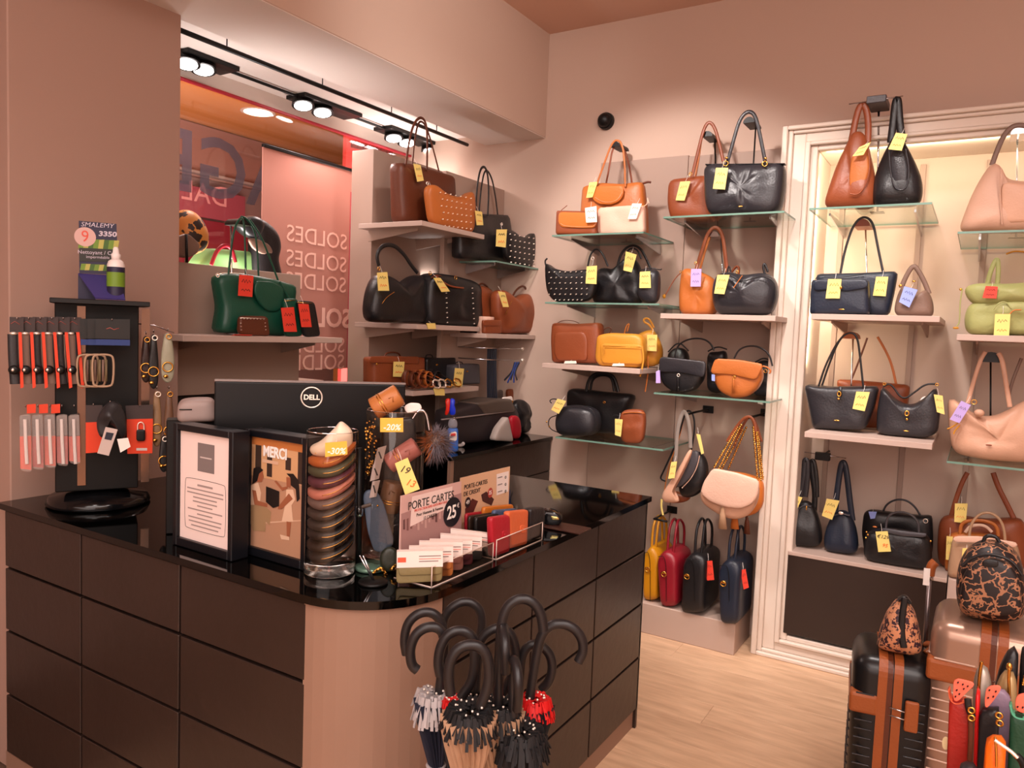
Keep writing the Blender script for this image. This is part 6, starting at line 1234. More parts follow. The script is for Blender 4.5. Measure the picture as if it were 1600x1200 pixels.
WL = [('burgundy red thin wallet at the back left of the rear tray', 'a01828', [(727, 802), (766, 798), (766, 850), (727, 862)], -1.235, 0.012), ('brown black wallet at the back of the rear tray', '2a1a12', [(732, 806), (770, 801), (770, 852), (732, 864)], -1.215, 0.012), ('black wallet in front of the brown one in the rear tray', '141414', [(742, 808), (778, 802), (778, 854), (742, 866)], -1.195, 0.014),
      ('orange wallet with a strap at the back of the rear tray', 'c87020', [(754, 792), (800, 788), (800, 835), (754, 845)], -1.225, 0.016), ('slate blue wallet in the middle of the rear tray', '4a5a78', [(770, 797), (806, 793), (806, 830), (770, 840)], -1.20, 0.016),
      ('bright red wallet with a snap strap at the front of the rear tray', 'b01c2c', [(764, 808), (794, 804), (793, 862), (766, 872)], -1.128, 0.022), ('salmon orange wallet with a snap strap in the rear tray', 'd8683c', [(790, 799), (822, 796), (820, 852), (792, 860)], -1.128, 0.022), ('upright black card box at the right end of the rear tray', '201c1e', [(824, 794), (846, 792), (845, 838), (822, 846)], -1.135, 0.03)]
for (lb, col, q, c_, th) in WL:
    k_ = wbag(lb, c_, ((q[2][0] + q[3][0]) / 2, q[3][1]), T + 0.004, 'wallets in the rear tray', 'wallet', 'wallet'); k_.body(q, th, leather(col), 7, wob=0, it=1)
    if 'snap' in lb: k_.piece([(q[1][0] - 10, q[1][1] + 26), (q[1][0] - 1, q[1][1] + 25), (q[1][0], q[1][1] + 38), (q[1][0] - 9, q[1][1] + 40)], leather(col), 'snap_strap', th=0.006); k_.ell(q[1][0] - 5, q[1][1] + 32, 0.003, 0.003, 0.002, leather(col), 'snap', th / 2 + 0.005)
bc = Item('black_tray', 'black angular pen tray with iridescent foil beside the wallets', 'tray', *facing(862, 820, T), (862, 822), T); bc.root.name = 'pen_tray'
bc.body([(845, 800), (856, 794), (872, 800), (880, 810), (876, 824), (862, 828), (848, 822)], 0.06, mat('gloss_black', '0c0c0e', 0.15), 6, it=1, wob=0.0); bc.piece([(860, 808), (872, 810), (874, 816), (862, 816)], mat('foil', 'c8b878', 0.2, 0.9), 'foil_strip', off=0.03, th=0.004)
fo = box('dark_folder', -0.07, 0.07, -0.045, 0.045, 0, 0.006, leather('3a1c14')); fo.location = hit(885, 826, z=T); tagit(fo, 'thin dark brown folder lying beside the pen tray', 'folder')
# monitor seen from behind
wm, M0 = facing_d(485, 640, 2.32); mo = Item('monitor', 'black computer monitor seen from behind on the counter', 'monitor', wm, M0, (485, 640), None)
P = [mo.L(335, 592), mo.L(634, 599), mo.L(634, 700), mo.L(338, 700)]; zb = T - mo.loc.z
hy = P[0].z * 0.5 + P[1].z * 0.5; box('screen_back', P[0].x, P[1].x, 0, 0.03, hy - 0.33, hy - 0.006, mat('monitor_plastic', '0b090a', 0.4, spec=0.3), mo.root, 0.004, seg=2); box('top_edge', P[0].x, P[1].x, -0.001, 0.02, hy - 0.006, hy, mat('grey_plastic', '8a7c78', 0.4), mo.root, 0.001)
box('monitor_stand', -0.03, 0.03, 0.03, 0.05, zb + 0.01, hy - 0.15, BLKM, mo.root, 0.003); box('monitor_foot', -0.11, 0.11, -0.02, 0.14, zb, zb + 0.012, BLKM, mo.root, 0.004)
for o_ in list(mo.root.children): 
    if o_.name.startswith('screen_back'): sb = o_
lc = mo.L(487, 621); tube('logo_ring', [Vector((lc.x + math.cos(t_) * 0.030, -0.002, lc.z + math.sin(t_) * 0.030)) for t_ in [2 * PI * i / 32 for i in range(32)]], 0.0025, 0.001, SLV, sb, (0, 1, 0), 6, True, None, 0); text_obj('DELL', 0.021, SLV, sb, (lc.x, -0.002, lc.z), FRONT, 'lettering', 0.0005, bold=0.0006)
td = Item('till_printer', 'small rounded grey beige till machine left of the monitor', 'till machine', *facing_d(306, 640, 2.45), (306, 655), None); td.body([(278, 626), (300, 622), (336, 622), (340, 656), (276, 658)], 0.12, mat('beige_plastic', '9a8680', 0.5), 6, snap=False, wob=0); td.strap([(280, 640), (300, 640)], 0.004, 0.002, INK, 'label_print', off=0.061, k=0)
tube('cable', [td.L(282, 660, .02), td.L(300, 656, .04), td.L(330, 658, .03)], 0.004, 0.004, BLKM, td.root); zb2 = T - td.loc.z; box('till_foot', -0.08, 0.08, -0.02, 0.05, zb2, td.L(300, 655).z, BLKM, td.root, 0.003)
# ------------------------------------------------------------------ back cabinet things
ZK = 0.958
def kit(label, name, cat, px, py, group=None): w_, p_ = facing(px, py, ZK); return Item(name, label, cat, w_, p_, (px, py), ZK, group)
sp = Item('spray_bottle', 'clear spray bottle with blue label and red and blue trigger', 'bottle', *facing(708, 706, ZK), (708, 706), ZK)
sp.strap([(708, 648), (709, 660), (709, 672)], 0.032, 0.032, ACR, 'bottle_neck', k=0); sp.body([(699, 668), (716, 668), (716, 708), (700, 708)], 0.04, mat('blue_label', '2a6ac8', 0.4), 4, wob=0, it=1); sp.body([(701, 652), (714, 652), (716, 670), (699, 670)], 0.04, mat('bottle_clear', 'b8b8c4', 0.15, alpha=0.5), 3, name='shoulder', wob=0, snap=False)
sp.piece([(702, 676), (714, 674), (714, 690), (702, 692)], mat('white_paper', 'f0e4dc'), 'label_patch', off=0.021, th=0.004); sp.piece([(704, 678), (712, 677), (712, 682), (704, 683)], mat('red_plastic', 'e02a18', 0.35), 'label_stripe', off=0.024, th=0.004)
sp.body([(695, 621), (704, 619), (704, 634), (700, 648), (694, 648), (697, 636)], 0.03, mat('red_plastic', 'e02a18', 0.35), 3, name='trigger', snap=False, wob=0); sp.body([(703, 619), (712, 621), (710, 632), (712, 636), (712, 648), (702, 648)], 0.03, mat('blue_plastic', '1c3ae0', 0.35), 3, name='spray_head', snap=False, wob=0)
cl = kit('crumpled white cloth beside the spray bottle', 'cleaning_cloth', 'cloth', 718, 698); cl.body([(710, 684), (716, 678), (722, 688), (728, 696), (722, 702), (708, 700)], 0.06, mat('white_cloth', 'e8e0dc', 0.9), 2.2, wob=0.02, wsc=20)
pr = Item('roll_printer', 'long grey and black machine with a lid on the back cabinet', 'printer', 'W', -2.44, (770, 670), ZK)
pr.body([(690, 640), (740, 626), (790, 626), (800, 640), (802, 664), (760, 676), (700, 682), (690, 670)], 0.15, mat('printer_grey', '30282a', 0.5), 6, it=1, wob=0); pr.strap([(690, 652), (802, 639)], 0.008, 0.012, mat('grey_plastic', '8a7c78', 0.4), 'trim', off=0.08, k=0)
pr.body([(728, 628), (760, 622), (784, 622), (790, 638), (740, 644)], 0.17, mat('printer_lid', '54473f', 0.5), 8, name='lid', snap=False, it=1, wob=0)
pb = Item('paper_tent', 'folded pale paper bag standing like a tent on the back cabinet', 'paper', 'W', -2.31, (785, 678), ZK); pb.body([(768, 678), (775, 664), (790, 650), (799, 678)], 0.05, mat('pale_paper', 'a89a92', 0.7), 6, it=1, wob=0)
rc = Item('red_pouch', 'small red patterned pouch at the right of the back cabinet', 'pouch', 'W', -2.34, (804, 674), ZK); rc.body([(795, 650), (808, 648), (812, 660), (812, 675), (798, 676)], 0.05, mat('red_pattern', 'b81428', 0.5, var=0.5), 3, wob=0.004)
dk = Item('dark_bag', 'dark jumble bag with a gold clasp at the corner of the back cabinet', 'bag', 'W', -2.44, (820, 664), ZK); dk.body([(800, 630), (812, 622), (826, 632), (832, 650), (830, 668), (806, 670)], 0.1, BLK, 2.6, wob=0.02, wsc=18); dk.ell(800, 628, 0.012, 0.01, 0.006, GOLD, 'clasp', 0.05); dk.piece([(784, 622), (800, 620), (802, 630), (788, 632)], mat('white_paper', 'f0e4dc'), 'paper_note', off=0.04, th=0.01)
gl = Item('brown_case', 'brown leather case at the back of the corner cabinet', 'case', 'W', -2.55, (810, 655), ZK); gl.body([(792, 608), (826, 606), (830, 660), (796, 662)], 0.04, BRN, 5, wob=0.002)
rd = Item('round_board', 'grey round disc leaning behind the machine in the corner', 'disc', 'W', -2.62, (780, 630), None); rd.body([(766, 632), (770, 614), (782, 608), (792, 616), (794, 634)], 0.02, mat('grey_felt', '6a5c56', 0.8), 4, snap=False)
# ------------------------------------------------------------------ spinner rack beside the column
wr, R0 = facing_d(155, 770, 2.86); R0 = Vector((R0.x, R0.y, 0))
rk = Item('display_rack', 'black spinner display rack for small accessories on the counter by the column', 'display rack', wr, R0, (155, 775), T)
ZR = rk.L(155, 470).z
def rloc(px, py, off=0.0): return rk.L(px, py, off)
x0 = rloc(86, 600).x; x1 = rloc(216, 600).x
box('rack_column', x0, x1, -0.02, 0.16, 0.06, ZR - 0.012, mat('rack_black', '090706', 0.5, spec=0.3), rk.root, 0.003)
bm = bmesh.new(); bx(bm, rloc(80, 470).x, rloc(232, 470).x, -0.10, 0.2, ZR - 0.014, ZR + 0.002, 0.002); bm_obj('rack_top', bm, BLKM, rk.root)
lathe('rack_base', [(0.155, 0), (0.16, 0.006), (0.15, 0.03), (0.05, 0.05), (0.04, 0.06)], mat('gloss_black', '0c0c0e', 0.15), rk.root, (0, 0.07, 0))
for px in (121, 220): box('mirror_strip', rloc(px, 600).x, rloc(px + 13, 600).x, -0.026, -0.0205, 0.08, ZR - 0.02, mat('mirror_strip', '8a7468', 0.15, 0.9), rk.root, 0, label='narrow mirror strip')
def rack_item(name, label, cat, anchor, off, group): 
    i = Item(name, label, cat, wr, R0 - Vector((math.sin(wr), -math.cos(wr), 0)) * 0 + Vector((math.sin(wr), -math.cos(wr), 0)) * off, anchor, None, group); i.d = 0; return i
def hook_on(i, px, py, L=0.08):
    p = i.L(px, py); tube('peg', [p + Vector((0, L, 0)), p, p + Vector((0, -0.012, 0.008))], 0.0018, 0.0018, CHROME, i.root, (1, 0, 0), 5, False, None, 0)
OR_ = mat('orange_card', 'd83c16', 0.55); CLR = mat('clear_plastic', 'e8d8d0', 0.08, alpha=0.14); STR = leather('2a282a'); TP = mat('taupe_strap', '7a6054', 0.6)
def flatcard(i, q, mt_, nm='card', off=0.0, th=0.002, label=None):
    P = [i.L(x, y, off) for x, y in q]; V, F = slabpoly(P, -off - th, -off); return mesh_obj(nm, V, F, mt_, i.root, False, label)
pos = ['leftmost', 'second', 'third', 'fourth', 'fifth', 'rightmost']
for k in range(6):
    x = 17 + k * 18; i = rack_item('luggage_strap', pos[k] + ' luggage strap on a card, upper left row of the rack', 'luggage strap', (x + 8, 497), 0.10 - k * 0.012, 'luggage straps on the rack'); hook_on(i, x + 10, 500)
    flatcard(i, [(x - 2, 495), (x + 20, 496), (x + 20, 520), (x - 2, 519)], mat('dark_card', '3a2c2a', 0.6)); flatcard(i, [(x + 12, 519), (x + 17, 519), (x + 20 + k, 605), (x + 15 + k, 607)], OR_, 'orange_card', 0.022)
    i.strap([(x + 3, 522), (x + 4, 560), (x + 7 + k * .5, 600)], 0.030, 0.012, STR if k % 2 == 0 else TP, 'webbing', off=0.012); i.strap([(x + 10, 523), (x + 11, 560), (x + 12 + k * .5, 598)], 0.014, 0.010, TP if k % 2 == 0 else STR, 'webbing', off=0.010)
    i.ell(x + 5, 578, 0.016, 0.014, 0.008, BLKM, 'buckle', 0.03); i.ell(x + 3, 578, 0.004, 0.005, 0.003, SLV, 'buckle_pin', 0.038); i.ell(x + 4, 521, 0.010, 0.005, 0.006, SLV, 'clasp', 0.018)
    tube('card_mark', [i.L(x, 506, .003), i.L(x + 6, 502, .003), i.L(x + 14, 507, .003)], 0.001, 0.0005, mat('card_red_mark', 'a05048'), i.root.children[1], k=0)
for k in range(5):
    x = 30 + k * 19; i = rack_item('blister_pack', pos[k] + ' clear blister pack, lower left row of the rack', 'blister pack', (x + 10, 633), 0.10 - k * 0.014, 'blister packs on the rack'); hook_on(i, x + 10, 636)
    if k < 3: flatcard(i, [(x + 12, 632), (x + 26, 631), (x + 26, 645), (x + 12, 646)], OR_, 'header_card')
    q = [(x, 648), (x + 18, 646), (x + 20, 738 - k * 3), (x + 2, 736 - k * 3)]
    flatcard(i, [(x + 1, 682), (x + 19, 681), (x + 19, 734 - k * 3), (x + 2, 732 - k * 3)], mat('red_card', 'b02420', 0.55) if k % 2 else OR_); flatcard(i, [(x + 1, 650), (x + 18, 648), (x + 19, 680), (x + 1, 681)], mat('grey_card2', '6a5c58', 0.6), 'upper_card')
    i.body(q, 0.018, CLR, 6, name='blister', snap=False, off=0.012, wob=0.003, it=1); i.strap([(x + 9, 655), (x + 10, 690), (x + 12, 725)], 0.010, 0.004, mat('white_tube', 'd8ccc8', 0.4), 'strap', off=0.012)
for k in range(3):
    i = rack_item('gift_card_pack', ['front', 'middle', 'rear'][k] + ' black and blue card pack in the centre of the rack', 'card pack', (175 - k * 12, 498), 0.12 - k * 0.03, 'card packs on the rack'); dx = -k * 12
    hook_on(i, 175 + dx, 502); flatcard(i, [(149 + dx, 498), (203 + dx, 499), (203 + dx, 530), (149 + dx, 529)], mat('black_card', '14110f', 0.5)); flatcard(i, [(150 + dx, 530), (203 + dx, 531), (203 + dx, 540), (150 + dx, 539)], mat('blue_band', '1c3470', 0.5), 'blue_band')
    if k == 0:
        tube('printed_mark', [i.L(166, 514, .003), i.L(172, 512, .003), i.L(178, 515, .003), i.L(186, 513, .003)], 0.0012, 0.0004, mat('card_red_mark', 'a05048'), i.root.children[1], k=0)
    P = [(143 + dx + 2, 600), (144 + dx, 560), (150 + dx, 554), (172 + dx, 554), (178 + dx, 560), (177 + dx, 600), (170 + dx, 604), (150 + dx, 604)]
    tube('beige_loop', [i.L(x, y, 0.01) for x, y in P], 0.0035, 0.0035, mat('beige_cord', 'a88a70', 0.6), i.root, (0, 1, 0), 8, True, None, 2)
    for j in range(3): i.strap([(156 + dx + j * 5, 562), (156 + dx + j * 5, 596)], 0.007, 0.004, TP if j % 2 else mat('olive_cord', '6c5c40', 0.6), 'cord', off=0.01, k=0)
i = rack_item('luggage_lock', 'small black padlock on an orange card at the right of the rack', 'padlock', (218, 640), 0.10, None); i.root.name = 'padlock_pack'; hook_on(i, 218, 636)
flatcard(i, [(196, 634), (239, 632), (239, 654), (198, 655)], mat('dark_card', '3a2c2a', 0.6)); flatcard(i, [(198, 655), (239, 654), (238, 708), (199, 709)], OR_, 'orange_card'); i.body([(213, 671), (227, 671), (227, 689), (213, 689)], 0.012, BLKM, 6, name='lock_body', snap=False, off=0.008, wob=0, it=1)
i.strap([(215, 672), (215, 662), (220, 659), (225, 662), (225, 672)], 0.004, 0.004, SLV, 'shackle', off=0.008); flatcard(i, [(213, 700), (230, 700), (230, 704), (213, 704)], mat('pale_print', 'c8bab6', 0.7), 'print_bar', 0.003, 0.0004)
i = rack_item('padlock_pack', 'orange and black padlock card half hidden at the centre of the rack', 'padlock', (142, 640), 0.085, None); flatcard(i, [(134, 633), (160, 633), (160, 659), (134, 660)], mat('dark_card', '3a2c2a', 0.6)); flatcard(i, [(134, 660), (160, 659), (160, 706), (134, 708)], OR_, 'orange_card'); hook_on(i, 146, 634)
i = rack_item('neck_strap', 'black crumpled neck strap with two white tags hanging on the rack', 'strap', (172, 632), 0.14, None); hook_on(i, 172, 630, 0.12)
i.body([(150, 670), (152, 650), (166, 628), (184, 626), (194, 640), (200, 672), (192, 690), (182, 668), (168, 660), (160, 690)], 0.05, STR, 2.6, snap=False, wob=0.02, wsc=20, center=(174, 650)); flatcard(i, [(165, 667), (184, 671), (170, 712), (152, 708)], mat('tag_card', 'c4b0a8', 0.6), 'white_tag', 0.035); flatcard(i, [(183, 686), (200, 684), (204, 698), (188, 707)], mat('white_paper', 'f0e4dc'), 'white_tag', 0.035); flatcard(i, [(166, 675), (178, 677), (174, 688), (163, 686)], NAVY, 'tag_print', 0.038, 0.0005)
names = [('dark brown leather key ring at the right side of the rack', '2a1612', 228, 525, 600), ('black key ring with a silver clip at the right side of the rack', '1a1818', 240, 522, 610), ('pale green grey bottle shaped charm at the right side of the rack', '9a9680', 262, 520, 600), ('gold clasp key ring, lower right of the rack', '8a6a4a', 245, 610, 700), ('brown tassel key ring, lower far right of the rack', '6a4a36', 264, 610, 705), ('black key ring hanging lowest at the right of the rack', '1c1a1a', 256, 680, 740)]
for k, (lb, col, px, ya, yb) in enumerate(names):
    i = rack_item('key_ring', lb, 'key ring', (px, ya - 4), 0.04 + 0.012 * k, 'key rings on the rack'); hook_on(i, px, ya - 3, 0.06); w_ = 8 if k != 2 else 11
    i.body([(px - w_ * .5, ya), (px + w_ * .5, ya), (px + w_, (ya + yb) / 2), (px + w_ * .9, yb - 8), (px, yb), (px - w_ * .9, yb - 8), (px - w_, (ya + yb) / 2)], 0.02, leather(col), 3, snap=False, wob=0.004); i.ring(px, (ya + yb * 2) / 3, 0.016, GOLD, 0.014, 0.0025); i.ring(px + 2, ya + 6, 0.008, SLV if k % 2 else GOLD, 0.014, 0.002); i.ell(px - 3, yb - 12, 0.008, 0.006, 0.005, GOLD, 'gold_bead', 0.014)
tube('side_rail', [rloc(216, 506, 0.0), rloc(240, 508, 0.0), rloc(272, 520, 0.0)], 0.002, 0.002, CHROME, rk.root, k=0)
# advertising stand and bottle on top of the rack
wa_ = wr; ad = Item('advert_stand', 'dark blue and green cardboard advert stand on top of the rack', 'advert stand', wr, R0, (160, 470), T + ZR + 0.003); ad.d = 0
NV = mat('card_navy', '211c3a', 0.5); back = flatcard(ad, [(123, 345), (182, 350), (185, 430), (124, 427)], NV, 'back_card', 0.0, 0.003)
P = [ad.L(x, y) for x, y in ((122, 427), (184, 430))]; zz0 = P[0].z
V = [(P[0].x, 0, zz0), (P[1].x, 0, zz0), (P[1].x + 0.02, -0.10, 0.004), (P[0].x + 0.05, -0.10, 0.004)]; V2 = [(x, y + 0.003, z_ - 0.003 if z_ > 0.01 else 0.0) for x, y, z_ in V]
mesh_obj('sloping_card', V + V2, [(0, 1, 2, 3), (7, 6, 5, 4), (0, 4, 5, 1), (1, 5, 6, 2), (2, 6, 7, 3), (3, 7, 4, 0)], mat('card_violet', '3c3470', 0.5), ad.root, False)
box('card_support', P[0].x, P[0].x + 0.05, 0.0, 0.05, 0, zz0, NV, ad.root, 0)
rr = random.Random(12)
for r_ in ((122, 372, 184, 388), (125, 411, 182, 422)):
    for j in range(8):
        xx = r_[0] + (r_[2] - r_[0]) * j / 8; w_ = (r_[2] - r_[0]) / 8; flatcard(ad, [(xx + 2, r_[1] + 1 + j * .4), (xx + w_ + 2.4, r_[1] + 1 + j * .4), (xx + w_, r_[3] + j * .3), (xx, r_[3] + j * .3)], mat('stripe_%d' % (j % 3), ('6a8a24', 'b0a850', '3c6018')[j % 3], 0.5), 'green_stripe', 0.0032, 0.0004)
flatcard(ad, [(124, 387), (184, 390), (184, 410), (124, 408)], mat('dark_green_panel', '24241c', 0.5), 'text_panel', 0.004, 0.0004)
P = [ad.L(133, 370, 0.0045) + Vector((math.cos(a) * 0.031, 0, math.sin(a) * 0.031)) for a in [2 * PI * i_ / 24 for i_ in range(24)]]; V, F = slabpoly(P, -0.0049, -0.0045); mesh_obj('price_disc', V, F, mat('disc_pink', 'd0a8a0', 0.6), ad.root, False)
def atext(s_, px, py, size, m_, xs=1.0, b=0, sh=0): text_obj(s_, size, m_, ad.root, ad.L(px, py, 0.0055), (PI / 2, -0.03, 0), 'lettering', 0.0003, 'CENTER', xs, sh, b)
atext('9', 133, 370, 0.052, mat('red_ink', 'd85a4a', 0.7), 0.9); atext('SMALEMY', 152, 352, 0.020, mat('soft_white', 'c8bcc8', 0.6), 1.1, 0, 0.2); atext('3350', 168, 366, 0.022, mat('soft_white', 'c8bcc8', 0.6), 1.2, 0.0008, 0.1); atext('Nettoyant / Cuir', 153, 395, 0.017, mat('soft_white', 'c8bcc8', 0.6)); atext('imperméable', 153, 402, 0.013, mat('soft_white', 'c8bcc8', 0.6))
bo = Item('spray_can', 'white pump bottle with a blue and green label on the advert stand', 'bottle', wr, R0 + Vector((math.sin(wr), -math.cos(wr), 0)) * 0.06, (181, 462), T + ZR + 0.004)
WP = mat('white_plastic', 'e8dcd8', 0.35); bo.root.name = 'pump_bottle'
hb = bo.L(181, 386).z; rb = 0.026; lathe('bottle_body', [(rb * .9, 0.0), (rb, 0.004), (rb, hb * 0.66), (rb * .85, hb * .73), (rb * .5, hb * .77)], WP, bo.root, n=24); lathe('bottle_label', [(rb + .0006, hb * .04), (rb + .0006, hb * .62)], mat('card_navy', '211c3a', 0.5), bo.root, n=24); lathe('label_band', [(rb + .001, hb * .25), (rb + .001, hb * .52)], mat('stripe_0', '6a8a24', 0.5), bo.root, n=24)
lathe('pump_cap', [(rb * .5, hb * .76), (rb * .55, hb * .86), (rb * .38, hb * .88), (rb * .32, hb * .97), (rb * .2, hb)], WP, bo.root, n=20)
# ------------------------------------------------------------------ umbrellas at the rounded corner
um = empty('umbrella_stand', (0, 0, 0), 0, 'round black umbrella stand on the floor at the rounded counter corner', 'umbrella stand')
uc = hit(752, 1130, z=0.8); wU, UC = facing_d(755, 1130, 1.50); um.location = (UC.x, UC.y, 0); UR = 0.17
lathe('stand_tub', [(UR, 0), (UR, 0.50), (UR - 0.008, 0.50), (UR - 0.008, 0.02), (0.001, 0.02)], BLKM, um)
HND = mat('matt_black_handle', '1c1819', 0.38); RIBT = SLV
def umbrella(label, pts, base, d, bot, wtop, hgt, frill, cloth, wn, flare=1.0, band=None, edge=None, k=2, rad=0.0102):
    """pts: crook path in pixels, shaft end last; base: pixel centre of the folded canopy's open end"""
    w_, p_ = facing_d(base[0], base[1], d)
    u = Item('umbrella', label, 'umbrella', w_, p_, base, None, 'crook handled umbrellas')
    for ch in (): pass
    if edge: P = [u.L(x, y, o_) for x, y, o_ in pts]
    else: P = [u.L(x, y) for x, y in pts]
    tube('crook_handle', P, rad, rad, HND, u.root, (0, 1, 0) if not edge else (1, 0, 0), 12, False, None, 3)
    ft = u.L(*base); bt = Vector((bot[0], 0.0, 0.045 - u.loc.z))
    tube('shaft', [P[-1], ft.lerp(bt, 0.3), bt], 0.005, 0.004, BLKM, u.root, (0, 1, 0), 8, False, None, 0)
    # folded canopy: pleated cone
    n = 48; V = []; F = []; H_ = hgt; ax = (bt - ft).normalized()
    prof = [(0.0, 1.0), (0.12, 0.98), (0.3, 0.82), (0.5, 0.6), (0.66, 0.42), (0.72, 0.36), (0.8, 0.42), (1.0, 0.30)]
    for t, r in prof:
        c = ft + ax * (t * H_)
        for j in range(n):
            a = 2 * PI * j / n; pl = 1 + 0.13 * (1 if j % 2 else -1) * (1 - t * 0.5) + 0.05 * math.sin(5 * a + d * 9); rr_ = wtop / 2 * r * pl; V.append(c + Vector((math.cos(a + t * .6) * rr_, math.sin(a + t * .6) * rr_, 0)))
    for i_ in range(len(prof) - 1):
        for j in range(n): F.append((i_ * n + j, i_ * n + (j + 1) % n, (i_ + 1) * n + (j + 1) % n, (i_ + 1) * n + j))
    F.append(tuple((len(prof) - 1) * n + j for j in range(n)))
    mesh_obj('folded_canopy', V, F, cloth, u.root, False)
    # frill of gathered edge folds
    V = []; F = []; rr = random.Random(int(d * 1000) + len(label)); m_ = 84
    for j in range(m_):
        a = 2 * PI * j / m_ + rr.uniform(-.05, .05); r1 = wtop / 2 * rr.uniform(0.18, 0.5); r2 = wtop / 2 * rr.uniform(0.95, 1.22) * flare; z1 = rr.uniform(0.0, 0.014); z2 = -rr.uniform(0.35, 1.0) * frill[1]
        c_, s_ = math.cos(a), math.sin(a); tx, ty = -s_ * 0.003, c_ * 0.003
        b0 = len(V); mid = (r1 + r2) * .55
        V += [ft + Vector((c_ * r1 - tx, s_ * r1 - ty, z1)), ft + Vector((c_ * r1 + tx, s_ * r1 + ty, z1)), ft + Vector((c_ * mid - tx, s_ * mid - ty, z1 + 0.006)), ft + Vector((c_ * mid + tx, s_ * mid + ty, z1 + 0.006)), ft + Vector((c_ * r2 - tx, s_ * r2 - ty, z2)), ft + Vector((c_ * r2 + tx, s_ * r2 + ty, z2)), ft + Vector((c_ * mid * .9, s_ * mid * .9, z1 - 0.012)), ft + Vector((c_ * r2 * .93, s_ * r2 * .93, z2))]
        F += [(b0, b0 + 1, b0 + 3, b0 + 2), (b0 + 2, b0 + 3, b0 + 5, b0 + 4), (b0, b0 + 2, b0 + 6), (b0 + 1, b0 + 6, b0 + 3), (b0 + 2, b0 + 4, b0 + 7, b0 + 6), (b0 + 3, b0 + 6, b0 + 7, b0 + 5)]
    mesh_obj('canopy_edge', V, F, frill[0], u.root, False, wn + ' gathered canopy edge', 'stuff')
    bm = bmesh.new()
    for j in range(14):
        a = 2 * PI * j / 14; r_ = bmesh.ops.create_icosphere(bm, subdivisions=1, radius=0.0028)
        for v in r_['verts']: v.co += ft + Vector((math.cos(a) * wtop * .27, math.sin(a) * wtop * .27, 0.017 + 0.004 * math.sin(j * 3)))
    bm_obj('rib_tips', bm, SLV, u.root, True, None, 'stuff')
    c = ft + ax * (0.7 * H_); tube('tie_band', [c + Vector((math.cos(2 * PI * j / 16) * wtop * .21, math.sin(2 * PI * j / 16) * wtop * .21, 0)) for j in range(16)], 0.006, 0.002, band or BLKM, u.root, (0, 0, 1), 6, True, None, 0)
    return u
CB = mat('umbrella_black', '17161a', 0.7); CN = mat('umbrella_navy', '14182a', 0.7); CBG = mat('umbrella_beige', 'a88468', 0.75); FR_W = mat('edge_grey', 'a8a0a0', 0.7); FR_R = mat('edge_red', 'c81414', 0.6); FR_B = mat('edge_black', '141214', 0.7)
def bt_(i): return (0.03 * math.cos(i), 0)
umbrella('navy umbrella with pale grey edge, its crook pointing left, behind the leftmost one', [(635, 1022), (631, 1000), (636, 975), (650, 960), (668, 955), (684, 962), (693, 982), (695, 1020), (694, 1086)], (694, 1100), 1.60, (0, 0), 0.055, 0.2, (FR_W, 0.03), CN, 'pale grey')
umbrella('navy umbrella with pale grey edge and the leftmost crook tip', [(652, 1047), (643, 1040), (640, 1015), (648, 992), (664, 980), (682, 979), (694, 990), (694, 1020), (686, 1085)], (678, 1092), 1.50, (0.05, 0), 0.075, 0.20, (FR_W, 0.05), CN, 'pale grey', 1.05, FR_W)
umbrella('black umbrella with the tall narrow crook at the back left', [(692, 985), (694, 965), (706, 948), (727, 938), (746, 946), (754, 966), (750, 1000), (744, 1080)], (742, 1095), 1.66, (0, 0), 0.055, 0.2, (FR_B, 0.03), CB, 'black')
umbrella('dark umbrella with red edge seen between the left handles', [(688, 1055), (684, 1035), (688, 1010), (700, 990), (718, 984), (735, 990), (742, 1005), (741, 1060), (720, 1090)], (708, 1105), 1.47, (0.03, 0), 0.05, 0.2, (FR_R, 0.045), CB, 'red')
umbrella('beige umbrella with black edge and a central crook at the front', [(704, 1085), (700, 1055), (704, 1030), (716, 1012), (738, 1006), (756, 1014), (764, 1034), (764, 1070), (750, 1105)], (733, 1118), 1.38, (0.0, 0), 0.095, 0.2, (FR_B, 0.045), CBG, 'black', 1.05)
umbrella('black umbrella with a crook in the middle of the group', [(750, 1004), (758, 990), (776, 980), (794, 984), (804, 1002), (806, 1030), (800, 1060), (780, 1090)], (768, 1104), 1.56, (0, 0), 0.05, 0.2, (FR_B, 0.03), CB, 'black')
umbrella('beige umbrella with black edge and the tallest crook', [(849, 985), (846, 960), (836, 942), (818, 934), (800, 940), (788, 956), (783, 980), (780, 1030), (778, 1106)], (782, 1112), 1.44, (-.03, 0), 0.085, 0.2, (FR_B, 0.035), CBG, 'black', 1.0)
umbrella('black umbrella whose crook points straight at the viewer beside the tallest one', [(790, 1050, 0.10), (790, 1015, 0.115), (787, 985, 0.08), (786, 976, 0.05), (782, 990, 0.01), (780, 1040, 0.0), (776, 1100, 0.0)], (775, 1108), 1.50, (0, 0), 0.045, 0.2, (FR_B, 0.02), CB, 'black', 1, None, True)
umbrella('black umbrella with red edge and the crook reaching farthest right', [(904, 1034), (912, 1018), (910, 998), (898, 981), (876, 973), (856, 979), (844, 996), (836, 1035), (828, 1090)], (836, 1102), 1.50, (-.05, 0), 0.070, 0.19, (FR_R, 0.028), CB, 'red', 1.0)
umbrella('black umbrella with a small crook behind the red edged one', [(846, 1078), (858, 1066), (864, 1045), (860, 1022), (846, 1008), (830, 1006), (818, 1018), (813, 1040), (811, 1090)], (822, 1108), 1.57, (-.03, 0), 0.05, 0.2, (FR_R, 0.03), CB, 'red')
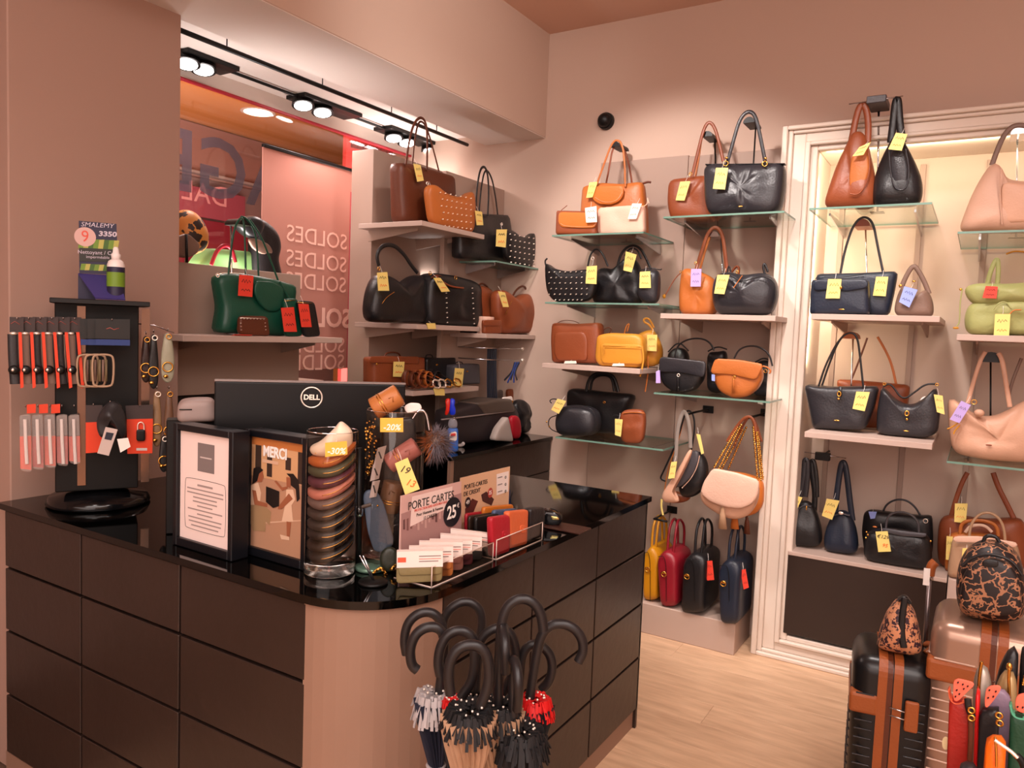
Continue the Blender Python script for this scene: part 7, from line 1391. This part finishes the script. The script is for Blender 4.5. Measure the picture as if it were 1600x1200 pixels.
umbrella('crumpled black umbrella at the lower right of the group with its crook toward the viewer', [(808, 1108, 0.06), (811, 1075, 0.085), (808, 1046, 0.07), (803, 1028, 0.04), (800, 1040, 0.0), (802, 1120, 0.0)], (815, 1150), 1.42, (0, 0), 0.09, 0.15, (FR_B, 0.05), CB, 'black', 1.1, None, True, rad=0.0095)
# ------------------------------------------------------------------ suitcases
def rbox(name, hx, hy, hz, r, mt_, parent, z0=0, seg=4):
    bm = bmesh.new(); bx(bm, -hx, hx, -hy, hy, z0, z0 + hz, r, None, seg); return bm_obj(name, bm, mt_, parent, True)
def strip(name, x0, x1, hy, z0, z1, rad, mt_, parent):
    P = rounded([Vector((-hy, 0, z0)), Vector((hy, 0, z0)), Vector((hy, 0, z1)), Vector((-hy, 0, z1))], rad, 7); n = len(P)
    V = [Vector((x0, q.x, q.z)) for q in P] + [Vector((x1, q.x, q.z)) for q in P]
    return mesh_obj(name, V, [tuple(range(n)), tuple(range(2 * n - 1, n - 1, -1))] + [(i, i + n, (i + 1) % n + n, (i + 1) % n) for i in range(n)], mt_, parent, False)
def suitcase(label, pc, z1, wpx, depth, shell, trim, nm, ribs, rot=0.0, split=0.0, foot=0.06):
    p = hit(*pc, z=z1); w_ = math.atan2(-p.x, p.y) + rot; d = math.hypot(p.x, p.y); hx = wpx / 2 / FPX * d * 1.02
    r = empty('suitcase', (p.x - math.sin(w_) * depth / 2 * -1 * -1, p.y + math.cos(w_) * depth / 2, 0), w_, label, 'suitcase')
    r.location = (p.x - math.sin(w_) * depth / 2, p.y + math.cos(w_) * depth / 2, 0); hy = depth / 2
    b_ = rbox('shell', hx, hy, z1 - foot, 0.055, shell, r, foot, 5)
    sx = split * hx
    bm = bmesh.new()
    for zz_ in [foot + 0.06 + i * ribs for i in range(int((z1 - foot - 0.14) / ribs))]:
        for (a, c) in ((-hx * 0.98, sx - 0.045), (sx + 0.05, hx * 0.8)):
            if c - a > 0.02: bx(bm, a + 0.012 if a < 0 and a < -hx * .9 else a, c, -hy - 0.003, -hy + 0.004, zz_, zz_ + 0.005, 0.0015)
        bx(bm, -hx - 0.003, -hx + 0.004, -hy + 0.04, hy - 0.06, zz_, zz_ + 0.005, 0.0015)
    bm_obj('shell_ribs', bm, mat('copper_rib', 'd0b4a4', 0.3, 0.4) if shell is not BLKS else mat('black_rib', '2c2a2c', 0.25), r, False, None, 'stuff')
    for dx in (-0.024, 0.022):
        strip('trim_strip', sx + dx - 0.013, sx + dx + 0.014, hy + 0.004, foot, z1 + 0.004, 0.056, trim, r)
    strip('zip_channel', sx - 0.010, sx + 0.006, hy + 0.0015, foot, z1 + 0.0015, 0.055, DBR, r)
    box('strap_band', -hx - 0.005, sx - 0.03, -hy - 0.006, hy - 0.02, z1 - 0.19, z1 - 0.12, trim, r, 0.012, seg=3)
    box('side_handle', sx + 0.045, sx + 0.085, -hy - 0.022, -hy - 0.006, z1 - 0.21, z1 - 0.11, trim, r, 0.006, seg=3)
    for zz_ in (z1 - 0.145, z1 - 0.17): tube('latch', [(sx - 0.0, -hy - 0.012, zz_), (sx + 0.055, -hy - 0.018, zz_ - 0.004)], 0.0025, 0.0025, CHROME, r, k=0)
    for ax_ in (-1, 1):
        for ay_ in (-1, 1):
            bm = bmesh.new(); bmesh.ops.create_cone(bm, cap_ends=True, segments=20, radius1=0.028, radius2=0.028, depth=0.02, matrix=Matrix.Translation((ax_ * hx * .7, ay_ * hy * .72, 0.028)) @ Matrix.Rotation(PI / 2, 4, 'Y')); bm_obj('wheel', bm, BLKM, r, False); box('wheel_fork', ax_ * hx * .7 - 0.016, ax_ * hx * .7 + 0.016, ay_ * hy * .72 - 0.01, ay_ * hy * .72 + 0.012, 0.03, foot + 0.004, BLKM, r, 0.002)
    return r, hx, hy
BLKS = mat('black_shell', '121214', 0.3); COPP = mat('copper_shell', 'a88876', 0.28, 0.55); TRIM = leather('9a5024')
s1c, hx1, hy1 = suitcase('black ribbed cabin suitcase with tan leather trim standing on the floor', (1398, 1036), 0.575, 104, 0.30, BLKS, TRIM, 'b', 0.030, 0.07, -0.06)
tube('trolley_pole', [(hx1 * .9, hy1 - 0.02, 0.5), (hx1 * .9, hy1 - 0.0, 0.81)], 0.008, 0.008, mat('grey_pole', '8c8080', 0.3, 0.8), s1c, k=0)
tube('trolley_grip', [(hx1 * .9, hy1, 0.80), (hx1 * .92, hy1, 0.835), (hx1 * 1.02, hy1 + 0.0, 0.85)], 0.016, 0.016, TRIM, s1c); tube('grip_collar', [(hx1 * .9, hy1, 0.785), (hx1 * .9, hy1, 0.81)], 0.014, 0.014, CHROME, s1c, k=0)
tube('top_handle', [(hx1 * .8, -0.02, 0.58), (hx1 * 1.02, 0.0, 0.60), (hx1 * 1.05, 0.06, 0.585), (hx1 * .9, 0.1, 0.57)], 0.008, 0.014, TRIM, s1c)
box('paper_tag', hx1 * .72, hx1 * .88, hy1 - 0.03, hy1 - 0.027, 0.77, 0.83, mat('white_paper', 'f0e4dc'), s1c, 0)
s2c, hx2, hy2 = suitcase('large copper beige ribbed suitcase with tan trim at the right edge', (1556, 990), 0.735, 148, 0.34, COPP, TRIM, 'c', 0.033, 0.03, 0.0)
# leopard pieces
lp = Item('wash_bag', 'small leopard print wash bag on top of the black suitcase', 'wash bag', math.atan2(-s1c.location.x, s1c.location.y), Vector((s1c.location.x, s1c.location.y - 0.05, 0)), (1405, 1018), 0.581)
lp.body([(1370, 1008), (1374, 985), (1386, 955), (1402, 934), (1418, 938), (1430, 958), (1438, 990), (1441, 1022), (1424, 1026), (1384, 1018), (1369, 1012)], 0.15, LEO2, 2.4, cr=0.016, wob=0.01)
lp.strap([(1414, 934), (1410, 960), (1408, 990), (1412, 1016)], 0.022, 0.006, BLK, 'zip_band', off=0.076); lp.strap([(1404, 936), (1414, 930), (1422, 942)], 0.012, 0.04, BLK, 'zip_top', off=0.02)
lb_ = Item('leopard_backpack', 'leopard print mini backpack sitting on the copper suitcase', 'backpack', math.atan2(-s2c.location.x, s2c.location.y), Vector((s2c.location.x, s2c.location.y - 0.04, 0)), (1548, 975), 0.741); lb_.root.name = 'backpack'
lb_.body([(1497, 965), (1492, 930), (1496, 890), (1508, 862), (1530, 846), (1556, 844), (1582, 856), (1598, 885), (1604, 930), (1602, 975), (1580, 985), (1540, 982), (1508, 976)], 0.20, LEO1, 3, wob=0.008)
lb_.piece([(1498, 950), (1504, 905), (1520, 880), (1550, 872), (1580, 884), (1594, 915), (1596, 970), (1560, 978), (1502, 968)], LEO1, 'front_pocket', th=0.05)
lb_.strap([(1502, 890), (1520, 872), (1550, 866), (1582, 878), (1597, 905)], 0.010, 0.008, BLK, 'zip', off=0.108); lb_.piece([(1534, 878), (1560, 878), (1560, 890), (1534, 890)], BLK, 'grab_loop', off=0.128, th=0.008)
lb_.strap([(1536, 848), (1540, 836), (1556, 836), (1562, 848)], 0.012, 0.008, BLK, 'top_loop', off=0.0)
# ------------------------------------------------------------------ small wallets display at the lower right corner
wd_, D0 = facing_d(1545, 1120, 1.62); zt_ = 0.70
tb = Item('display_table', 'low black display table carrying small leather goods at the lower right', 'table', wd_, D0, (1560, 1120), zt_)
box('table_top', -0.12, 0.30, -0.22, 0.12, -0.025, -0.001, BLKM, tb.root, 0.003)
for (a_, b_) in ((-0.1, -0.2), (-0.1, 0.1), (0.28, -0.2), (0.28, 0.1)): box('leg', a_ - 0.015, a_ + 0.015, b_ - 0.015, b_ + 0.015, -zt_, -0.025, BLKM, tb.root, 0.002)
def dit(label, name, cat, q, off, th, mt_, p=5, it=2, wob=0.002, full=True):
    c_ = D0 + Vector((math.sin(wd_), -math.cos(wd_), 0)) * off; i = Item(name, label, cat, wd_, c_, q[0], None, 'small leather goods at the lower right')
    zl = zt_ - i.loc.z
    if full:
        P = [i.L(x, y) for x, y in q]; zlow = min(p_.z for p_ in P); P2 = [Vector((p_.x, 0, zl if p_.z < zlow + 0.03 else p_.z)) for p_ in P]
    else: P2 = [Vector((i.L(x, y).x, 0, i.L(x, y).z)) for x, y in q]
    V, F = pillow(resample(rounded(P2, 0.012), 44), 0, th, p, 7, None, wob); i.d = th; mesh_obj('body', V, F, mt_, i.root); return i
BR2 = leather('9a1c14', 0.4)
i = dit('brick red upright phone pouch at the left of the display table', 'phone_pouch', 'pouch', [(1484, 1082), (1492, 1094), (1516, 1088), (1520, 1200), (1484, 1200)], 0.06, 0.03, BR2, 7); i.strap([(1483, 1076), (1485, 1090), (1494, 1097), (1508, 1093)], 0.004, 0.03, mat('salmon_edge', 'e0603c', 0.5), 'rim', off=0.0)
i = dit('coral red tag with black speckles on the brick red pouch', 'speckled_tag', 'tag', [(1490, 1058), (1527, 1067), (1512, 1080), (1496, 1097), (1489, 1094)], 0.085, 0.004, mat('coral_card', 'f06a52', 0.6), 8, 2, 0, False); i.studs([(1497, 1066, 1512, 1072, 3), (1495, 1078, 1506, 1076, 2), (1493, 1088, 1499, 1084, 2)], BLKM, 0.003, 0.0016)
i = dit('thin bright red wallet standing on edge on the display table', 'thin_wallet', 'wallet', [(1525, 1075), (1532, 1072), (1536, 1200), (1526, 1200)], 0.03, 0.05, mat('bright_red', 'd81818', 0.35), 5)
i = dit('silver grey coin purse standing between the red and black pouches', 'coin_purse', 'purse', [(1521, 1060), (1528, 1040), (1536, 1034), (1544, 1044), (1550, 1068), (1550, 1120), (1524, 1120)], -0.02, 0.05, mat('silver_leather', 'a89c90', 0.35, 0.4), 3); i.strap([(1534, 1034), (1531, 1050), (1529, 1075), (1529, 1100)], 0.006, 0.01, GOLD, 'zip', off=0.026)
i = dit('pale gold coin purse standing behind the lilac strap', 'coin_purse', 'purse', [(1556, 1070), (1566, 1050), (1576, 1044), (1586, 1052), (1590, 1075), (1588, 1120), (1556, 1120)], -0.03, 0.06, mat('gold_leather', 'b09468', 0.35, 0.4), 3); i.strap([(1577, 1044), (1576, 1060), (1577, 1090)], 0.006, 0.01, GOLD, 'zip', off=0.031); i.ell(1577, 1042, 0.005, 0.008, 0.004, GOLD, 'zip_pull', 0.01)
i = dit('black rounded flap pouch rising behind the gold purse', 'flap_pouch', 'pouch', [(1552, 1080), (1562, 1040), (1574, 1016), (1586, 1007), (1592, 1020), (1594, 1100), (1554, 1110)], -0.09, 0.05, BLK, 4)
i = dit('black pouch with a gold chain at the far right edge', 'flap_pouch', 'pouch', [(1594, 1030), (1597, 1006), (1620, 1004), (1630, 1040), (1630, 1110), (1596, 1110)], -0.09, 0.05, BLK, 4); chain(i, (1598, 1070), (1604, 1046), 0.03, 10, 0.003)
i = dit('black phone pouch in the middle of the display table', 'phone_pouch', 'pouch', [(1531, 1104), (1545, 1108), (1562, 1100), (1566, 1200), (1531, 1200)], 0.05, 0.03, BLK, 7); i.strap([(1512, 1092), (1514, 1110), (1520, 1120)], 0.012, 0.006, BLK, 'strap', off=0.03)
for (x, y) in ((1518, 1110), (1518, 1122), (1561, 1118), (1562, 1130)): i.ring(x, y, 0.005, GOLD, 0.035, 0.0018)
i.strap([(1516, 1120), (1517, 1150), (1515, 1190)], 0.008, 0.004, DBR, 'wrist_strap', off=0.03)
i = dit('coral red tag with black speckles on the black phone pouch', 'speckled_tag', 'tag', [(1541, 1071), (1568, 1070), (1556, 1090), (1541, 1108), (1538, 1100)], 0.085, 0.004, mat('coral_card', 'f06a52', 0.6), 8, 2, 0, False); i.studs([(1546, 1078, 1556, 1080, 2), (1544, 1090, 1552, 1088, 2)], BLKM, 0.003, 0.0016)
i = dit('lilac grey phone pouch with a raised edge behind the black one', 'phone_pouch', 'pouch', [(1541, 1078), (1548, 1072), (1574, 1078), (1580, 1090), (1580, 1200), (1568, 1200), (1545, 1120)], 0.02, 0.025, leather('8a7488'), 6)
i = dit('dark green phone pouch with a mint edge at the right of the display table', 'phone_pouch', 'pouch', [(1579, 1102), (1586, 1116), (1604, 1118), (1640, 1110), (1640, 1200), (1580, 1200)], 0.06, 0.03, leather('12402a'), 7); i.strap([(1579, 1100), (1581, 1112), (1590, 1119), (1606, 1120)], 0.005, 0.03, mat('mint_edge', '5ab08c', 0.5), 'rim', off=0.0)
i = dit('coral red tag with black speckles at the far right edge', 'speckled_tag', 'tag', [(1587, 1086), (1602, 1082), (1620, 1084), (1616, 1116), (1586, 1112)], 0.085, 0.004, mat('coral_card', 'f06a52', 0.6), 8, 2, 0, False); i.studs([(1590, 1104, 1606, 1106, 3)], BLKM, 0.003, 0.0016)
i = dit('small bright orange zip case at the front of the display table', 'zip_case', 'case', [(1540, 1156), (1546, 1150), (1566, 1150), (1573, 1160), (1576, 1200), (1538, 1200)], 0.14, 0.05, leather('e86a10', 0.38), 4); i.strap([(1555, 1152), (1557, 1175), (1557, 1198)], 0.004, 0.004, GOLD, 'zip', off=0.026); i.strap([(1554, 1156), (1565, 1164), (1580, 1174), (1590, 1184)], 0.006, 0.006, SLV, 'silver_bar', off=0.035); i.strap([(1588, 1180), (1598, 1190), (1602, 1205)], 0.012, 0.008, BLKM, 'wrist_strap', off=0.03)
i = dit('small cream price label at the left edge of the display table', 'small_label', 'label', [(1472, 1151), (1483, 1151), (1483, 1172), (1472, 1171)], 0.05, 0.003, mat('cream_card', 'ead8a8', 0.6), 8, 1, 0, False)
i = dit('tan and black bumpy pouch at the very bottom of the picture', 'quilted_pouch', 'pouch', [(1490, 1196), (1500, 1190), (1520, 1192), (1528, 1198), (1528, 1215), (1490, 1215)], 0.15, 0.05, leather('2a2628'), 3)
# ------------------------------------------------------------------ lettering to real meshes
bpy.context.view_layer.update()
dg = bpy.context.evaluated_depsgraph_get()
for o in [o for o in COL.objects if o.type == 'FONT']:
    me = bpy.data.meshes.new_from_object(o.evaluated_get(dg)); nm = o.name
    n = bpy.data.objects.new(nm.split('.')[0], me); par = o.parent; mb = o.matrix_basis.copy(); lab = o.get('label')
    bpy.data.objects.remove(o); COL.objects.link(n); n.parent = par; n.matrix_basis = mb
    if lab: n['label'] = lab
